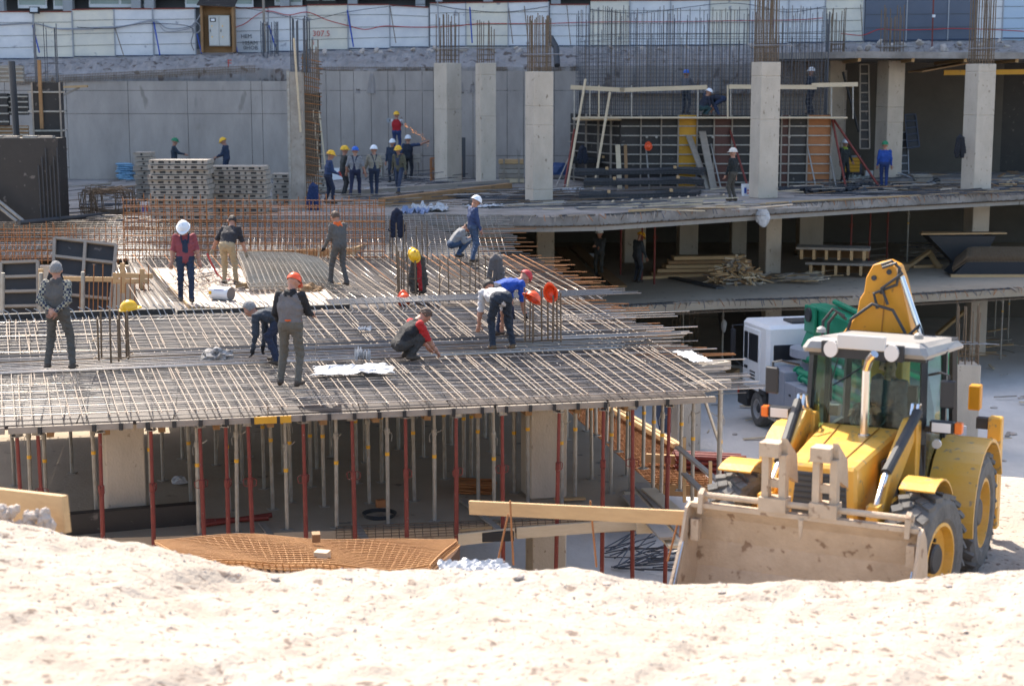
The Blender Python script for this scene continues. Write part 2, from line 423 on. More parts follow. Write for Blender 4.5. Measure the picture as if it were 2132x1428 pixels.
wallM = wall_panels('retaining_wall', 'concrete retaining wall with narrow panel joints behind the worker in red', 70.6, [668,681,710,738,774,809,845,880,903,940,985,1020,1056,1090,1122,1154,1206], [UZ,6.95,9.72,10.55])
wallR = wall_panels('retaining_wall', 'shaded concrete wall behind the lift shaft rebar cage', 71.2, [1206,1260,1330,1400,1470,1540,1620,1700,1760], [UZ,8.9,10.6])
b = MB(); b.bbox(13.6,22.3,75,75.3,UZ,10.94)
tag(b.build('concrete_wall', darkconc), 'back wall of the right room, its shade put into the colour', 'wall')  # shade of the room is put into the wall colour
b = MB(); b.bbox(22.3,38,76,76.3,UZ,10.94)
tag(b.build('concrete_wall', plydark), 'black sheet standing for the shade in the room behind the rightmost column', 'wall')  # black sheet added where the room is only in shade
# wall below the upper floor (storey in shade)
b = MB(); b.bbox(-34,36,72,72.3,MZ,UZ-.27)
tag(b.build('concrete_wall', darkconc), 'concrete wall at the back of the middle storey, coloured dark for shade', 'wall')  # wall colour carries the shade of the storey
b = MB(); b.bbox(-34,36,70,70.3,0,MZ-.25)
tag(b.build('concrete_wall', darkconc), 'concrete wall at the back of the lowest storey, coloured dark for shade', 'wall')  # wall colour carries the shade of the lowest storey

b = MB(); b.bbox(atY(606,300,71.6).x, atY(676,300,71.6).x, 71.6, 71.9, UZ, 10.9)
tag(b.build('concrete_wall', darkconc), 'recessed wall behind the tall rusty wall mesh, coloured dark for shade', 'wall')  # shade of the recess is put into the wall colour
# ---- rough mortar bank above the walls
FY = 75.0
def lerp_pts(pts, x):
    for (a,ya),(c,yc) in zip(pts, pts[1:]):
        if x <= c: return ya + (yc-ya)*max(0,min(1,(x-a)/(c-a)))
    return pts[-1][1]
FB = [(-500,128),(0,122),(155,117),(430,112),(640,104),(890,95),(1220,94),(1500,92),(1800,84),(2132,78),(2700,70)]      # hoarding foot
WT = [(-500,172),(0,170),(180,160),(530,142),(680,148),(900,142),(1210,140),(1500,135),(1750,126),(2132,112),(2700,105)]
b = MB(); M_ = 520; rows = 18; vs = []
for j in range(rows):
    t = max(0,(j-1)/(rows-2))
    for i in range(M_+1):
        px = -450 + 3050*i/M_
        z0 = atY(px, lerp_pts(WT,px), 71.0).z; z1 = atY(px, lerp_pts(FB,px), FY-.3).z
        y = 70.7 + (FY+.6-70.7)*t; x = (px-CX)/FPX*y
        z = z0 + (z1-z0)*(t**.6) + (.22*fnoise(x,y,.8)+.2*abs(fnoise(x,y,2.1))+.15*fnoise(x,y,4.5)+.09*fnoise(x,y,9))*math.sin(math.pi*min(1,t*1.2+.05))
        if px > 1745: y = 72.6 + (FY+.6-72.6)*t; x = (px-CX)/FPX*y; z = max(z, 11.22)
        if j == 0: y -= .05; z = 9.6 if px <= 1745 else 11.0
        vs.append((x, y + .25*fnoise(x,y,1.9) + .1*fnoise(x,z,5), z))
b.add(vs, [(j*(M_+1)+i, j*(M_+1)+i+1, (j+1)*(M_+1)+i+1, (j+1)*(M_+1)+i) for j in range(rows-1) for i in range(M_)])
bank = tag(b.build('bank', mortar), 'rough sprayed mortar bank below the hoarding', None, None, 'structure')
textmesh('painted_letter', 'F', .45, redwire, bank, Matrix.Translation(atY(478,140,70.4)) @ FRONT)
# broken stones lying along the foot of the hoarding
rng = random.Random(11)
for i in range(90):
    px = 600 + i*17 + rng.uniform(-18,18); p = atY(px, lerp_pts(FB,px)+rng.uniform(4,34), FY-1.8)
    o = mobj('rubble_stone', rockmesh[i%4], bank); s = rng.uniform(.06,.2); o.location = p; o.scale = (s*1.5,s,s); o.rotation_euler = (rng.random(),rng.random(),i)

# ---- street level behind the hoarding, and the tall unfinished buildings that shade the back of the site
b = MB(); b.bbox(-70,70,76.4,140,9,11.6)
tag(b.build('street', pitsoil), 'street level ground behind the hoarding', None, None, 'structure')
def tower(label, x0, x1, y0, depth, z0, z1, fh, win):
    t = thing('tall_building', label, 'building', ((x0+x1)/2, y0, z0))
    bb = MB(); bb.bbox(x0+.3,x1-.3,y0+1.4,y0+depth,z0,z1-.2); bb.build('core', darkgrey, t, True)  # solid block added for the dark interior and to cast a full shadow
    z = z0; k = 0
    while z < z1-1:
        bb = MB(); bb.bbox(x0,x1,y0+.1,y0+1.5,z+fh-.35,z+fh); bb.build('floor_slab', concrete, t, True)
        z += fh
    n_ = int((x1-x0)/3.6)
    for i in range(n_+1):
        x = x0+.3 + (x1-x0-.6)*i/n_
        block('column', (x, y0+.35, (z0+z1)/2), (.5,.5,z1-z0-.4), concrete, t)
    for (px0,px1,py0,py1,kind) in win:
        a = atY(px0,py1,y0+.9); c = atY(px1,py0,y0+.9)
        wd = block('window', ((a.x+c.x)/2, y0+.9, (a.z+c.z)/2), (c.x-a.x, .08, c.z-a.z), white if kind else plydark, t)
        # panes are laid on the frame as objects of their own
        m_ = 2 if c.x-a.x > 1.6 else 1
        for q in range(m_):
            xa = a.x + (c.x-a.x)*q/m_ + .08; xc = a.x + (c.x-a.x)*(q+1)/m_ - .08
            block('pane', ((xa+xc)/2, y0+.85, (a.z+c.z)/2+.05), (xc-xa, .03, c.z-a.z-.25), mat('pane', (.42,.5,.47), .15, c2=(.2,.27,.27), sc=.5, amt=.6), t)
    return t
tower('tall grey unfinished building with white framed windows behind the left hoarding', -60, -19.6, 88, 14, 11.6, 56.5, 3.4,
      [(38,95,-60,18,1),(112,142,-60,20,1),(186,312,-70,16,1),(386,418,-60,16,1),(470,526,-70,16,1),(572,628,-60,12,1)])
tower('tall dark unfinished building behind the right hoarding', -19.5, 60, 88, 14, 11.6, 60, 3.4, [(635,700,-60,9,0),(740,800,-60,2,0)])
# ================================================================== COLUMNS
def col_thing(label, px0, pxs, px1, pyb, pyt, z, bars_to=None, nb=8, bm_=None, m=concrete_col, joints=(), spread=.8, zt=None, ang=None):
    """px0-pxs left face, pxs-px1 right face; base pixel row pyb on level z; top row pyt"""
    base = at((px0+px1)/2, pyb, z); s = FPX/ (base.y*_cp + (CAMZ-z)*_sp)
    a, c = (pxs-px0)/s, (px1-pxs)/s
    # sight line turns the box as seen: faces are square to the grid
    th = math.atan2(a, c); wd = min(.8, math.hypot(a, c)) if ang is None else ang[1]
    th = th if ang is None else ang[0]
    sight = math.atan2(base.x, base.y)
    rz = th - sight
    top = atY((px0+px1)/2, pyt, base.y).z if zt is None else zt
    centre = base + Vector((0, wd*.55, 0))
    t = thing('concrete_column', label, 'column', centre, rz, 'cast concrete columns')
    zs = [z] + [atY(px0, j, base.y).z for j in sorted(joints, reverse=True)] + [top]
    for z0,z1 in zip(zs, zs[1:]):
        bb = MB(); bb.box((0,0,(z0+z1)/2-z), (wd,wd,z1-z0-.012)); bb.build('shaft', m, t, bevel=.02)
    bb = MB(); bb.box((0,0,(top-z)/2), (wd-.03,wd-.03,top-z-.1)); bb.build('core', m, t)
    if bars_to is not None:
        zb = atY((px0+px1)/2, bars_to, base.y).z
        h = wd/2*spread; k = 0; rg = random.Random(int(px0))
        pos = []
        n4 = max(2, nb//4)
        for i in range(n4):
            f = -1 + 2*i/n4; pos += [(f*h,-h),(h,f*h),(-f*h,h),(-h,-f*h)]
        for (x,y) in pos:
            dz = rg.uniform(-.5,.05) if rg.random() < .45 else rg.uniform(-.08,.05)
            bar('starter_bar', (x,y,top-z-.02), (x+rg.uniform(-.03,.03), y+rg.uniform(-.03,.03), zb-z+dz), .019, bm_ or brownbar, t, world=False)
        bb = MB()
        for q in (.12,.3,.5):
            for i in range(4):
                x0,y0 = ((-h,-h),(h,-h),(h,h),(-h,h))[i]; x1,y1 = ((h,-h),(h,h),(-h,h),(-h,-h))[i]
                bb.tube((x0*1.06,y0*1.06,top-z+q), (x1*1.06,y1*1.06,top-z+q), .012, n=5)
        bb.build('stirrup', bm_ or brownbar, t)
        if spread > .7:
            bb = MB(); bb.tube((-wd*1.0,-h*1.1,top-z+.55),(wd*1.05,-h*1.1,top-z+.58),.014,n=5); bb.tube((-wd*.6,h,top-z+.57),(wd*1.2,-h,top-z+.56),.014,n=5); bb.build('tie_bar', steel, t)
    return t
col_thing('concrete column standing left of the dark mesh stack on the upper floor', 1093,1110,1152, 421,149, UZ, 30, 16, joints=(222,262,396))
col_thing('narrow spotted concrete column between the orange cage and the timber crates', 990,1001,1033, 388,131, UZ, 42, 8, joints=(157,243))
col_thing('wide pale concrete column behind the orange wire cage', 902,930,963, 383,131, UZ, 28, 12, joints=(229,))
col_thing('concrete column in front of the lift shaft formwork', 1562,1583,1623, 414,129, UZ, -30, 20, joints=(159,250))
col_thing('concrete column behind the man in the blue jacket', 1823,1848,1882, 381,126, UZ, 12, 12, joints=(224,256))
col_thing('concrete column with a jacket hung on it at the right edge of the upper floor', 2006,2034,2070, 398,133, UZ, -30, 20, joints=(150,241))
col_thing('concrete column squeezed between shaft formwork and the yellow crate', 1722,1724,1755, 376,118, UZ, 18, 12, ang=(R(8),.62))
col_thing('concrete column cast against the left retaining wall', 543,547,585, 366,187, UZ, 45, 16, bm_=bluesteel, joints=(252,), ang=(R(10),.8))
# middle storey columns
col_thing('concrete column under the upper floor beside the slanted timber boards', 1114,1115,1157, 572,462, MZ, zt=UZ-.27, ang=(R(4),.62))
col_thing('concrete column rising through the scrap wood pile', 1585,1600,1625, 570,455, MZ, zt=UZ-.27, ang=(R(26),.62))
col_thing('concrete column behind the mesh stack in the middle storey at right', 2000,2030,2070, 548,430, MZ, zt=UZ-.27, ang=(R(30),.72))
for i,(a,c,yb) in enumerate([(1295,1345,548),(1410,1455,540),(1520,1556,535),(1660,1718,533),(985,1040,556)]):
    col_thing(f'shaded inner column of the middle storey, {ORD[[1,2,3,4,0][i]]} from the left', a,a+2,c, yb,455, MZ, zt=UZ-.27, ang=(R(10),(c-a)/60))
# lowest storey columns
for i,(a,s_,c,yb,lab) in enumerate([(1585,1590,1626,742,'behind the white truck cab'),(2000,2030,2068,742,'beside the bare starter bars at right'),(1700,1702,1735,720,'deep in shade behind the green boom')]):
    col_thing(f'concrete column of the lowest storey {lab}', a,s_,c, yb,600, 0, zt=MZ-.25, ang=(R(20),.62))
# columns under the deck
col_thing('tan concrete column under the left part of the deck', 206,213,291, 1090,880, MZ, zt=DZ-.2, ang=(R(9),.6))
col_thing('tan concrete column under the deck beside the deck corner', 1084,1105,1181, 1040,840, MZ, zt=DZ-.2, ang=(R(16),.62))
col_thing('concrete column below the floor edge beside the stake rods', 1078,1095,1196, 1215,1110, .5, zt=MZ-.25, ang=(R(12),.66))
t = col_thing('grey concrete column at the deck corner with a blue steel form panel', 1394,1414,1466, 942,815, .0, zt=1.7, ang=(R(16),.66))
col_thing('concrete column stub with bare starter bars behind the loader', 1990,1996,2036, 937,760, 0, 640, 12, ang=(R(9),.66))
# free starter bars of lower columns seen beyond the deck
def bar_group(label, pts, z0, zt, m, parent=None, r=.013):
    c = sum((Vector(p) for p in pts), Vector())/len(pts); c.z = z0
    t = thing('starter_bars', label, 'rebar', c, 0, 'starter bars of columns')
    rg = random.Random(len(pts)+int(c.x*10))
    for p in pts:
        top = zt + rg.uniform(-.12,.06)
        bar('rebar', (p[0],p[1],z0), (p[0]+rg.uniform(-.02,.02),p[1]+rg.uniform(-.02,.02),top), r, m, t)
    bb = MB(); hs = [z0+.25, z0+.55] if zt-z0 > .8 else [z0+.2]
    x0,x1 = min(p[0] for p in pts)-.02, max(p[0] for p in pts)+.02; y0,y1 = min(p[1] for p in pts)-.02, max(p[1] for p in pts)+.02
    for h in hs:
        q = [(x0,y0,h),(x1,y0,h),(x1,y1,h),(x0,y1,h)]
        for i in range(4): bb.tube(q[i], q[(i+1)%4], .007, n=4)
    bb.build('stirrup', m, t, True)
    return t
def ring(c, a, n, rz=GR):
    ca, sa = math.cos(rz), math.sin(rz); out = []
    for i in range(n):
        for (x,y) in ((-a+2*a*i/n,-a),(a,-a+2*a*i/n),(a-2*a*i/n,a),(-a,a-2*a*i/n)):
            out.append((c[0]+x*ca-y*sa, c[1]+x*sa+y*ca, 0))
    return out
g = at(1425,760,0); bar_group('bunch of bare starter bars rising beyond the deck corner', ring((g.x,g.y),.34,2), 0, 2.1, brownbar)
g = at(1770,760,0); bar_group('tall dark starter bars in front of the middle floor edge', ring((g.x,g.y),.5,3), 0, atY(1770,585,g.y).z, bluesteel)

# ================================================================== DECK: formwork, edge, rebar mats
FRp = at(1392,826,DZ); FLp = at(-260,898,DZ); CRp = at(1502,792,DZ)
def front_pt(t): return FLp + (FRp-FLp)*t
def edge_right(Y):                           # x of the right-hand deck edge at depth Y
    a, c = at(1500,785,DZ), at(1040,522,DZ)
    return a.x + (c.x-a.x)*(Y-a.y)/(c.y-a.y)
def y_back(x): return 33.4 + .28*x + 1.6      # back line of the front deck along the trench
def zdeck(Y): return DZ + (UZ+.02-DZ)*max(0, min(1, (Y-45)/3.4))
deck = thing('formwork_deck', 'brown plywood formwork deck carrying the sunlit rebar mats', 'formwork', (-2, 30, DZ))
def panel_patch(c4, nx, ny, m, th=.06, lift=0.):
    a,b_,c,d = [Vector(p) for p in c4]
    for i in range(nx):
        for j in range(ny):
            def bl(u,v): return (a*(1-u)+b_*u)*(1-v) + (d*(1-u)+c*u)*v
            e = .006; u0,u1,v0,v1 = i/nx+e/nx, (i+1)/nx-e/nx, j/ny+e/ny, (j+1)/ny-e/ny
            q = [bl(u0,v0),bl(u1,v0),bl(u1,v1),bl(u0,v1)]; dz = Vector((0,0,lift+random.uniform(-.006,.004)))
            bb = MB(); bb.extr([p+dz for p in q], (0,0,-th)); bb.build('panel', m, deck, True)
xl = -9.5
A = FLp; B = Vector((edge_right(FRp.y+.4), FRp.y+.4, DZ)); 
def yb(x): return 34.3 + .26*(x+1)
C_ = Vector((edge_right(35.2), 35.2, DZ)); D_ = Vector((xl-1.3, yb(xl), DZ))
panel_patch((FLp, FRp+Vector((.6,.15,0)), C_, D_), 9, 5, ply)
# middle part of the deck (right of the trench) and the ramp of mats up to the upper floor
xa = at(330,650,DZ).x
panel_patch((Vector((xa,yb(xa)+.05,DZ)), C_+Vector((0,.05,0)), Vector((edge_right(45),45,DZ)), Vector((xa-3.2,45,DZ))), 5, 5, ply)
panel_patch((Vector((-20,45.03,DZ)), Vector((edge_right(45),45.03,DZ)), Vector((-2.9,48.4,UZ-.04)), Vector((-20,48.4,UZ-.04))), 8, 2, ply)
# joists under the deck, edge beam in front, clamps
jo = MB()
for k in range(14):
    t = .06 + k*.068; p = front_pt(t)+Vector((0,.25,-.16)); d = Vector((-.25,1,0))
    jo.beam(p, p+d*9.6, .1, .17)
jo.build('joist', timberbrown, deck, True)
EB = [FLp+Vector((0,-.06,-.06)), FRp+Vector((.75,.12,-.06))]
nseg = 7
for i in range(nseg):
    p = EB[0]+(EB[1]-EB[0])*(i/nseg+.002); q = EB[0]+(EB[1]-EB[0])*((i+1)/nseg-.002)
    plank('edge_beam', p, q, .08, .09, timbergrey, deck)
for px in (60,178,232,290,345,405,455,512,568,622,675,730,782,836,890,942,995,1048,1098,1152,1205,1258,1325,1388):
    f = (px-CX)/FPX; tt = 0
    p = None
    for k in range(200):
        q = EB[0]+(EB[1]-EB[0])*(k/199)
        if q.x/q.y >= f: p = q; break
    if p: block('clamp', p+Vector((0,-.06,.0)), (.05,.05,.1), black, deck)
ya0 = [EB[0]+(EB[1]-EB[0])*(k/199) for k in range(200)]
yl_ = [q for q in ya0 if 515 <= q.x/q.y*FPX+CX <= 606]
plank('edge_panel', yl_[0]+V(0,-.065,.0), yl_[-1]+V(0,-.065,.0), .03, .1, plyyellow, deck)
# dark ledger along the trench (back edge of the front deck)
plank('ledger', Vector((-17,yb(-17)+.1,DZ+.05)), Vector((xa+.6,yb(xa+.6)+.1,DZ+.08)), .12, .34, plydark, deck)
plank('ledger', Vector((xa+.65,yb(xa+.6)+.1,DZ+.06)), Vector((-3.4,yb(-3.4)+.15,DZ+.06)), .12, .3, plydark, deck)

mats = thing('rebar_mat', 'shiny grid of steel reinforcing bars laid over the whole deck', 'rebar', (-2, 30, DZ))
rg = random.Random(5); nparts = 0
low = MB()
def lay(p, q, r, z, part, m=steel):
    global nparts
    p = Vector((p[0],p[1],zdeck(p[1])+z)); q = Vector((q[0],q[1],zdeck(q[1])+z))
    if part and nparts < 296:
        bar('rebar', p, q, r, m, mats); nparts += 1
    else: low.use(m).tube(p, q, r, n=5)
def slope_at(x0):                             # the bars fan: steeper on the left, along the slab edge on the right
    t = sstep(-7, 3.4, x0); return -.31 + (.31-.173)*t
def yfront(x): return FLp.y + (FRp.y-FLp.y)*(x-FLp.x)/(FRp.x-FLp.x)
x = FLp.x + .1; k = 0
while x < FRp.x + 1.0:
    y0 = yfront(x) - .28 + rg.uniform(-.1,.08); s = slope_at(x) + rg.uniform(-.008,.008)
    yend = yb(x) - .1 + rg.uniform(-.3,.2)
    xe = x + s*(yend-y0)
    if xe < xa-.4: pass
    cuts = [0, rg.uniform(.25,.45), rg.uniform(.6,.8), 1]
    for a_,c_ in zip(cuts, cuts[1:]):
        if rg.random() < .1: continue
        a2, c2_ = max(0,a_-rg.uniform(0,.08)), min(1,c_+rg.uniform(0,.06)); jx, jz = rg.uniform(-.045,.045), rg.uniform(-.015,.012)
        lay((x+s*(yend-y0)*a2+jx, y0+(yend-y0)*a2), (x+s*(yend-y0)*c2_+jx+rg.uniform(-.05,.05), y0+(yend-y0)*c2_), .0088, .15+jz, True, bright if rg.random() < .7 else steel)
    x += .125 + rg.uniform(-.035,.035); k += 1
# along the front: cross bars
y = 0.08; k = 0
while y < 10.6:
    f = y/10.6; tone = True
    p = FLp + Vector((-.25*y, y, 0)); q = Vector((edge_right(FRp.y+y)+rg.uniform(-.05,.35), FRp.y + y*.93 + .1*f, 0))
    lay(p, q, .009, .125, y < 3.2 or k % 3 == 0, bandbar if k % 4 else steel)
    y += .15 + rg.uniform(-.03,.04); k += 1
# dense band over the column line and band beside the trench
pA, pB = at(235,770,DZ), at(1135,733,DZ); dr = (pB-pA).normalized(); nr = Vector((-dr.y,dr.x,0))
for k in range(27):
    o = nr*(-.98+k*.068+rg.uniform(-.025,.025)); p = pA-dr*(7-rg.uniform(0,2.5)*(k%3==0))+o; q = pB+dr*(.6+rg.uniform(0,2.2))+o+nr*rg.uniform(-.05,.05)
    lay(p, q, .0105, .165+rg.uniform(0,.03), False, rg.choice([bandbar,bandbar,bluesteel,steel,brownbar]))
for k in range(16):
    o = nr*(k*.06); p = at(690,652,DZ)+o; q = at(1290,628,DZ)+o+dr*rg.uniform(-.4,.6)
    lay(p, q, .0125, .175, k % 3 == 0, bandbar)
for k in range(7):
    p = at(1120,728-(k%4)*5-(k//4)*40,DZ); q = p + dr*(2.9+rg.uniform(-.4,.5)); lay(p, q, .0115, .185, True)
# far deck mats
x = xa-2; k = 0
while x < edge_right(34):
    s = slope_at(x)*1.0
    y0 = yb(x)+.2; 
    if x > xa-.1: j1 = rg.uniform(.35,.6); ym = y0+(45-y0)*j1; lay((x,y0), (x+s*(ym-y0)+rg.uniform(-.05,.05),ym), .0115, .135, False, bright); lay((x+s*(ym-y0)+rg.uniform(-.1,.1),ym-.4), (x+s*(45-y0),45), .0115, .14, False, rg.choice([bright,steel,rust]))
    x += .19 + rg.uniform(-.03,.03)
y = 35.2
while y < 45:
    lay((xa-.28*(y-34)+.3,y-.1), (edge_right(y)+rg.uniform(.1,.5),y+.32), .0095, .11, False, bandbar); y += .26
# ramp mats
x = -19.5
while x < edge_right(45)-.1:
    lay((x,45), (x-.35,48.3), .011, .06, False); x += .16
y = 45.05
while y < 48.4:
    lay((-20,y-.05), (edge_right(y)+rg.uniform(.1,.4),y+.02), .011, .075, False); y += .15
# lower layer, slightly turned, seen through the gaps
x = FLp.x
while x < FRp.x+.6:
    y0 = yfront(x)+.1; lay((x,y0), (x-.24*9,y0+9), .007, .035, False, bandbar); x += .3
y = .1
while y < 10:
    p = FLp + Vector((-.25*y,y,0)); q = Vector((edge_right(FRp.y+y)-.1, FRp.y+y*.93, 0)); lay(p, q, .007, .05, False, bandbar); y += .33
tag(low.build('lower_bars', None, mats, True, smooth=True), None, None, None, 'stuff')
# hooked ends along the trench
hk = MB()
for k in range(60):
    x = -11.5 + k*.17 + rg.uniform(-.05,.05); y0 = yb(x)-.15
    hk.path([(x,y0-.5,DZ+.12),(x+.02,y0-.1,DZ+.13),(x-.08,y0,DZ+.3),(x-.16,y0-.05,DZ+.36)], .011, 5)
hk.build('hooked_end', steel, mats, True)
# rusty bar ends sticking out over the right-hand edge
ro = thing('rebar_mat', 'rusty bar ends sticking out over the right edge of the deck', 'rebar', at(1300,620,DZ))
for k in range(58):
    Y = 27.5 + k*.345; x = edge_right(Y); z = zdeck(Y)
    L = rg.uniform(.4,1.0)*(1.5 if Y > 37 else 1)*(.35 if k%9 > 4 and Y < 37 else 1); a = GR + rg.uniform(-.05,.05)
    bar('rebar', (x-.9,Y-.3,z+.09), (x+L*math.cos(a),Y+L*math.sin(a)*.55,z+.06+rg.uniform(-.03,.03)), .0105, rust if Y > 33 or k%3 else steel, ro)
def sheet_of_bars(name, label, c4, nu, nv, r, m, sag=0., group=None, layers=1, gap=.02, indiv=True):
    a,b_,c,d = [Vector(p) for p in c4]; cen = (a+b_+c+d)/4
    t = thing(name, label, 'rebar mesh', cen, 0, group)
    def bl(u,v,l=0):
        p = (a*(1-u)+b_*u)*(1-v) + (d*(1-u)+c*u)*v
        return p + Vector((0,0,l*gap - sag*4*u*(1-u)))
    for l in range(layers):
        bb = MB()
        for i in range(nu+1):
            bb.path([bl(i/nu,j/6,l) for j in range(7)], r, 4)
        for j in range(nv+1):
            bb.path([bl(i/12,j/nv,l)+Vector((0,0,r*1.5)) for i in range(13)], r, 4)
        tag(bb.build('mesh_layer', m, t, True), None, None, None, 'stuff')
    return t
# ================================================================== PROPS under the deck
def prop_meshes():
    out = {}
    H = 1.0
    b = MB(); b.tube((0,0,0),(0,0,H),.032,n=8); out['g_outer'] = b.mesh('outer_tube', galv)
    b = MB(); b.tube((0,0,0),(0,0,H),.025,n=8)
    for k in range(14): b.tube((-.0262,0,.05+k*.068),(.0262,0,.05+k*.068),.006,n=4)
    out['g_inner'] = b.mesh('inner_tube', galv)
    b = MB(); b.lathe([(.034,-.05),(.042,-.045),(.042,.03),(.036,.05)], n=8); b.path([(.04,0,.0),(.1,-.03,.02),(.15,-.05,.06)], .008, 4); b.path([(-.04,-.01,0),(-.07,-.03,-.06),(-.06,-.03,-.16)], .006, 4); out['collar'] = b.mesh('collar', galv)
    b = MB(); b.lathe([(.0335,-.028),(.0365,-.024),(.0365,.024),(.0335,.028)], n=8); out['band'] = b.mesh('band', yellowband)
    b = MB(); b.box((0,0,.005),(.15,.15,.01)); out['plate'] = b.mesh('base_plate', galv)
    b = MB(); b.box((0,0,-.005),(.14,.14,.01)); b.box((0,-.05,.02),(.12,.012,.05)); b.box((0,.05,.02),(.12,.012,.05)); out['head'] = b.mesh('fork_head', galv)
    b = MB(); b.tube((0,0,0),(0,0,H),.034,n=8); out['r_outer'] = b.mesh('outer_tube', redpaint)
    b = MB(); b.tube((0,0,0),(0,0,H),.027,n=8); out['r_inner'] = b.mesh('inner_tube', redpaint)
    b = MB(); b.lathe([(.035,-.07),(.043,-.06),(.043,.05),(.036,.06)], n=8)
    for s in (-1,1): b.path([(s*.035,-.02,-.07),(s*.09,-.03,-.05),(s*.1,-.03,.03),(s*.04,-.02,.06)], .008, 4)
    out['r_collar'] = b.mesh('collar', redpaint)
    return out
PM = prop_meshes(); PRNG = random.Random(21)
def prop(label, base, top, red=False, group='props under the deck', band=None):
    t = thing('steel_prop', label, 'prop', base, PRNG.uniform(0,6.28), group); t.rotation_euler.x = PRNG.gauss(0,.008); t.rotation_euler.y = PRNG.gauss(0,.008)
    L = top-base.z; c = L*PRNG.uniform(.68,.86) if not red else L*(.62 if L < 3 else .83)
    if not red: c = max(.4, min(L-.3, c))
    o = mobj('outer_tube', PM['r_outer' if red else 'g_outer'], t); o.scale = (1,1,c)
    o = mobj('inner_tube', PM['r_inner' if red else 'g_inner'], t); o.location = (0,0,c); o.scale = (1,1,L-c)
    o = mobj('collar', PM['r_collar' if red else 'collar'], t); o.location = (0,0,c)
    if not red:
        o = mobj('band', PM['band'], t); o.location = (0,0,c-(band or PRNG.uniform(.3,.42)))
        mobj('base_plate', PM['plate'], t)
    o = mobj('fork_head', PM['head'], t); o.location = (0,0,L)
    return t
TOPZ = DZ-.16
reds = [15,60,178,290,405,455,515,622,730,837,942,1048,1152,1258,1326,1390]
for i,px in enumerate(reds):
    for k in range(400):
        q = FLp+(FRp-FLp)*(k/399)
        if q.x/q.y >= (px-CX)/FPX*1.0 - 0: break
    q = q + Vector((0,.08,0))
    zb = max(.0, gz(q.x,q.y,False)) if px < 900 else 0.
    prop(f'red painted steel prop at the front deck edge, {ORD[i]} red one from the left', Vector((q.x,q.y,zb)), TOPZ, True, 'red props along the deck edge')
galvs = [(98,1075),(66,1090),(202,1092),(264,1086),(316,1083),(414,1112),(398,1049),(478,1063),(494,1108),(598,1102),(568,1060),(550,1017),(606,1045),(647,1013),(675,1054),
 (701,1098),(743,1006),(769,1048),(808,1091),(795,1004),(863,1043),(905,1084),(926,997),(966,1005),(981,993),(996,1042),(1029,1074),(1071,1026),(1099,1049),(1170,1052),(1197,1038),(1232,997),(1271,1027),(1288,940),(1305,990),(1312,1022),(1339,975),(1359,1025),(1376,1049),(1416,1021),(1441,1052),(1497,1040),
 (1222,897),(1241,907),(1263,921),(380,955),(396,962),(505,1003),(590,985),(660,975),(690,950),(760,962),(882,952),(1022,940),(1044,948),(450,968),(520,950),(30,1010),(150,985),(340,1000),(1010,912),(1150,930),(1180,915),(830,935),(940,925)]
galvs.sort(key=lambda g: g[0])
ROWS = [(1080,'front row'),(1060,'second row'),(1040,'third row'),(1015,'fourth row'),(995,'fifth row'),(960,'sixth row'),(0,'deepest shade')]
cnt = {}
for px,py in galvs:
    row = next(n for lim,n in ROWS if py >= lim); k = cnt.get(row,0); cnt[row] = k+1
    prop(f'galvanised prop with yellow band under the deck, {ORD[k]} from the left in the {row}', at(px,py,MZ), TOPZ, False, 'galvanised props under the deck')
# props of the other storeys
for i,(px,py,z,zt,red) in enumerate([(1336,588,MZ,UZ-.27,1),(1362,592,MZ,UZ-.27,1),(1292,572,MZ,UZ-.27,1),(1770,560,MZ,UZ-.27,1),(1808,556,MZ,UZ-.27,1),(1846,548,MZ,UZ-.27,1),(1888,545,MZ,UZ-.27,0)]):
    prop(f"{'red' if red else 'grey'} slim prop between the floors of the middle storey, {ORD[[1,2,0,3,4,5,6][i]]} from the left", at(px,py,z), zt, bool(red), 'props of the middle storey')
for i,(px,py) in enumerate([(1503,770),(1422,745),(1726,745),(1990,735),(2083,748),(2098,715),(2070,700)]):
    prop(f"galvanised prop of the lowest storey, {ORD[[1,0,2,3,5,6,4][i]]} from the left", at(px,py,0), MZ-.25, False, 'props of the lowest storey')
for i,(px,py) in enumerate([(1970,330),(1995,322),(2082,352),(2096,340),(2104,330),(2122,335)]):
    prop(f"galvanised prop in the dark room behind the rightmost column, {ORD[i]} from the left", at(px,py,UZ), 10.8, False, 'props in the dark room')
p = at(1497,1040,MZ)

# ================================================================== things under and around the deck
t = tag(plank('formwork_beam', at(135,1112,MZ)+V(0,0,.16), at(412,1088,MZ)+V(0,0,.16), .2, .32, plydark), 'black formwork beam lying along the floor edge at left', 'beam')
def single(o, label, cat, group=None): return tag(o, label, cat, group)
for i,(a,c) in enumerate([((410,1100),(565,1078)),((420,1092),(560,1084))]):
    single(bar('steel_pipe', at(*a,MZ)+V(0,0,.05), at(*c,MZ)+V(0,0,.05), .045, redpaint), f"{['nearer','farther'][i]} of two rusty red pipes lying on the floor beside the black beam", 'pipe')
planks = [((545,1092),(582,1140),.02,'short timber lath on the floor under the deck at left',.1,timbergrey),((738,1090),(760,1126),.02,'grey board lying near the rusty mesh',.12,timbergrey),
 ((962,1048),(1046,1115),.06,'brown board sloping to the floor edge below the guard plank',.1,timbergrey),((960,1110),(1055,1100),.05,'thin lath lying on the slab edge mesh',.05,timber),
 ((955,1134),(1070,1121),.08,'pale edge timber left of the black joint piece',.1,timberpale),((1075,1120),(1362,1098),.08,'long pale edge timber along the floor edge',.1,timberpale),((1325,1110),(1400,1105),.08,'short pale timber under the walkway boards',.1,timberpale),
 ((1155,1046),(1218,1043),.05,'short timber at the foot of the tan column',.1,timber)]
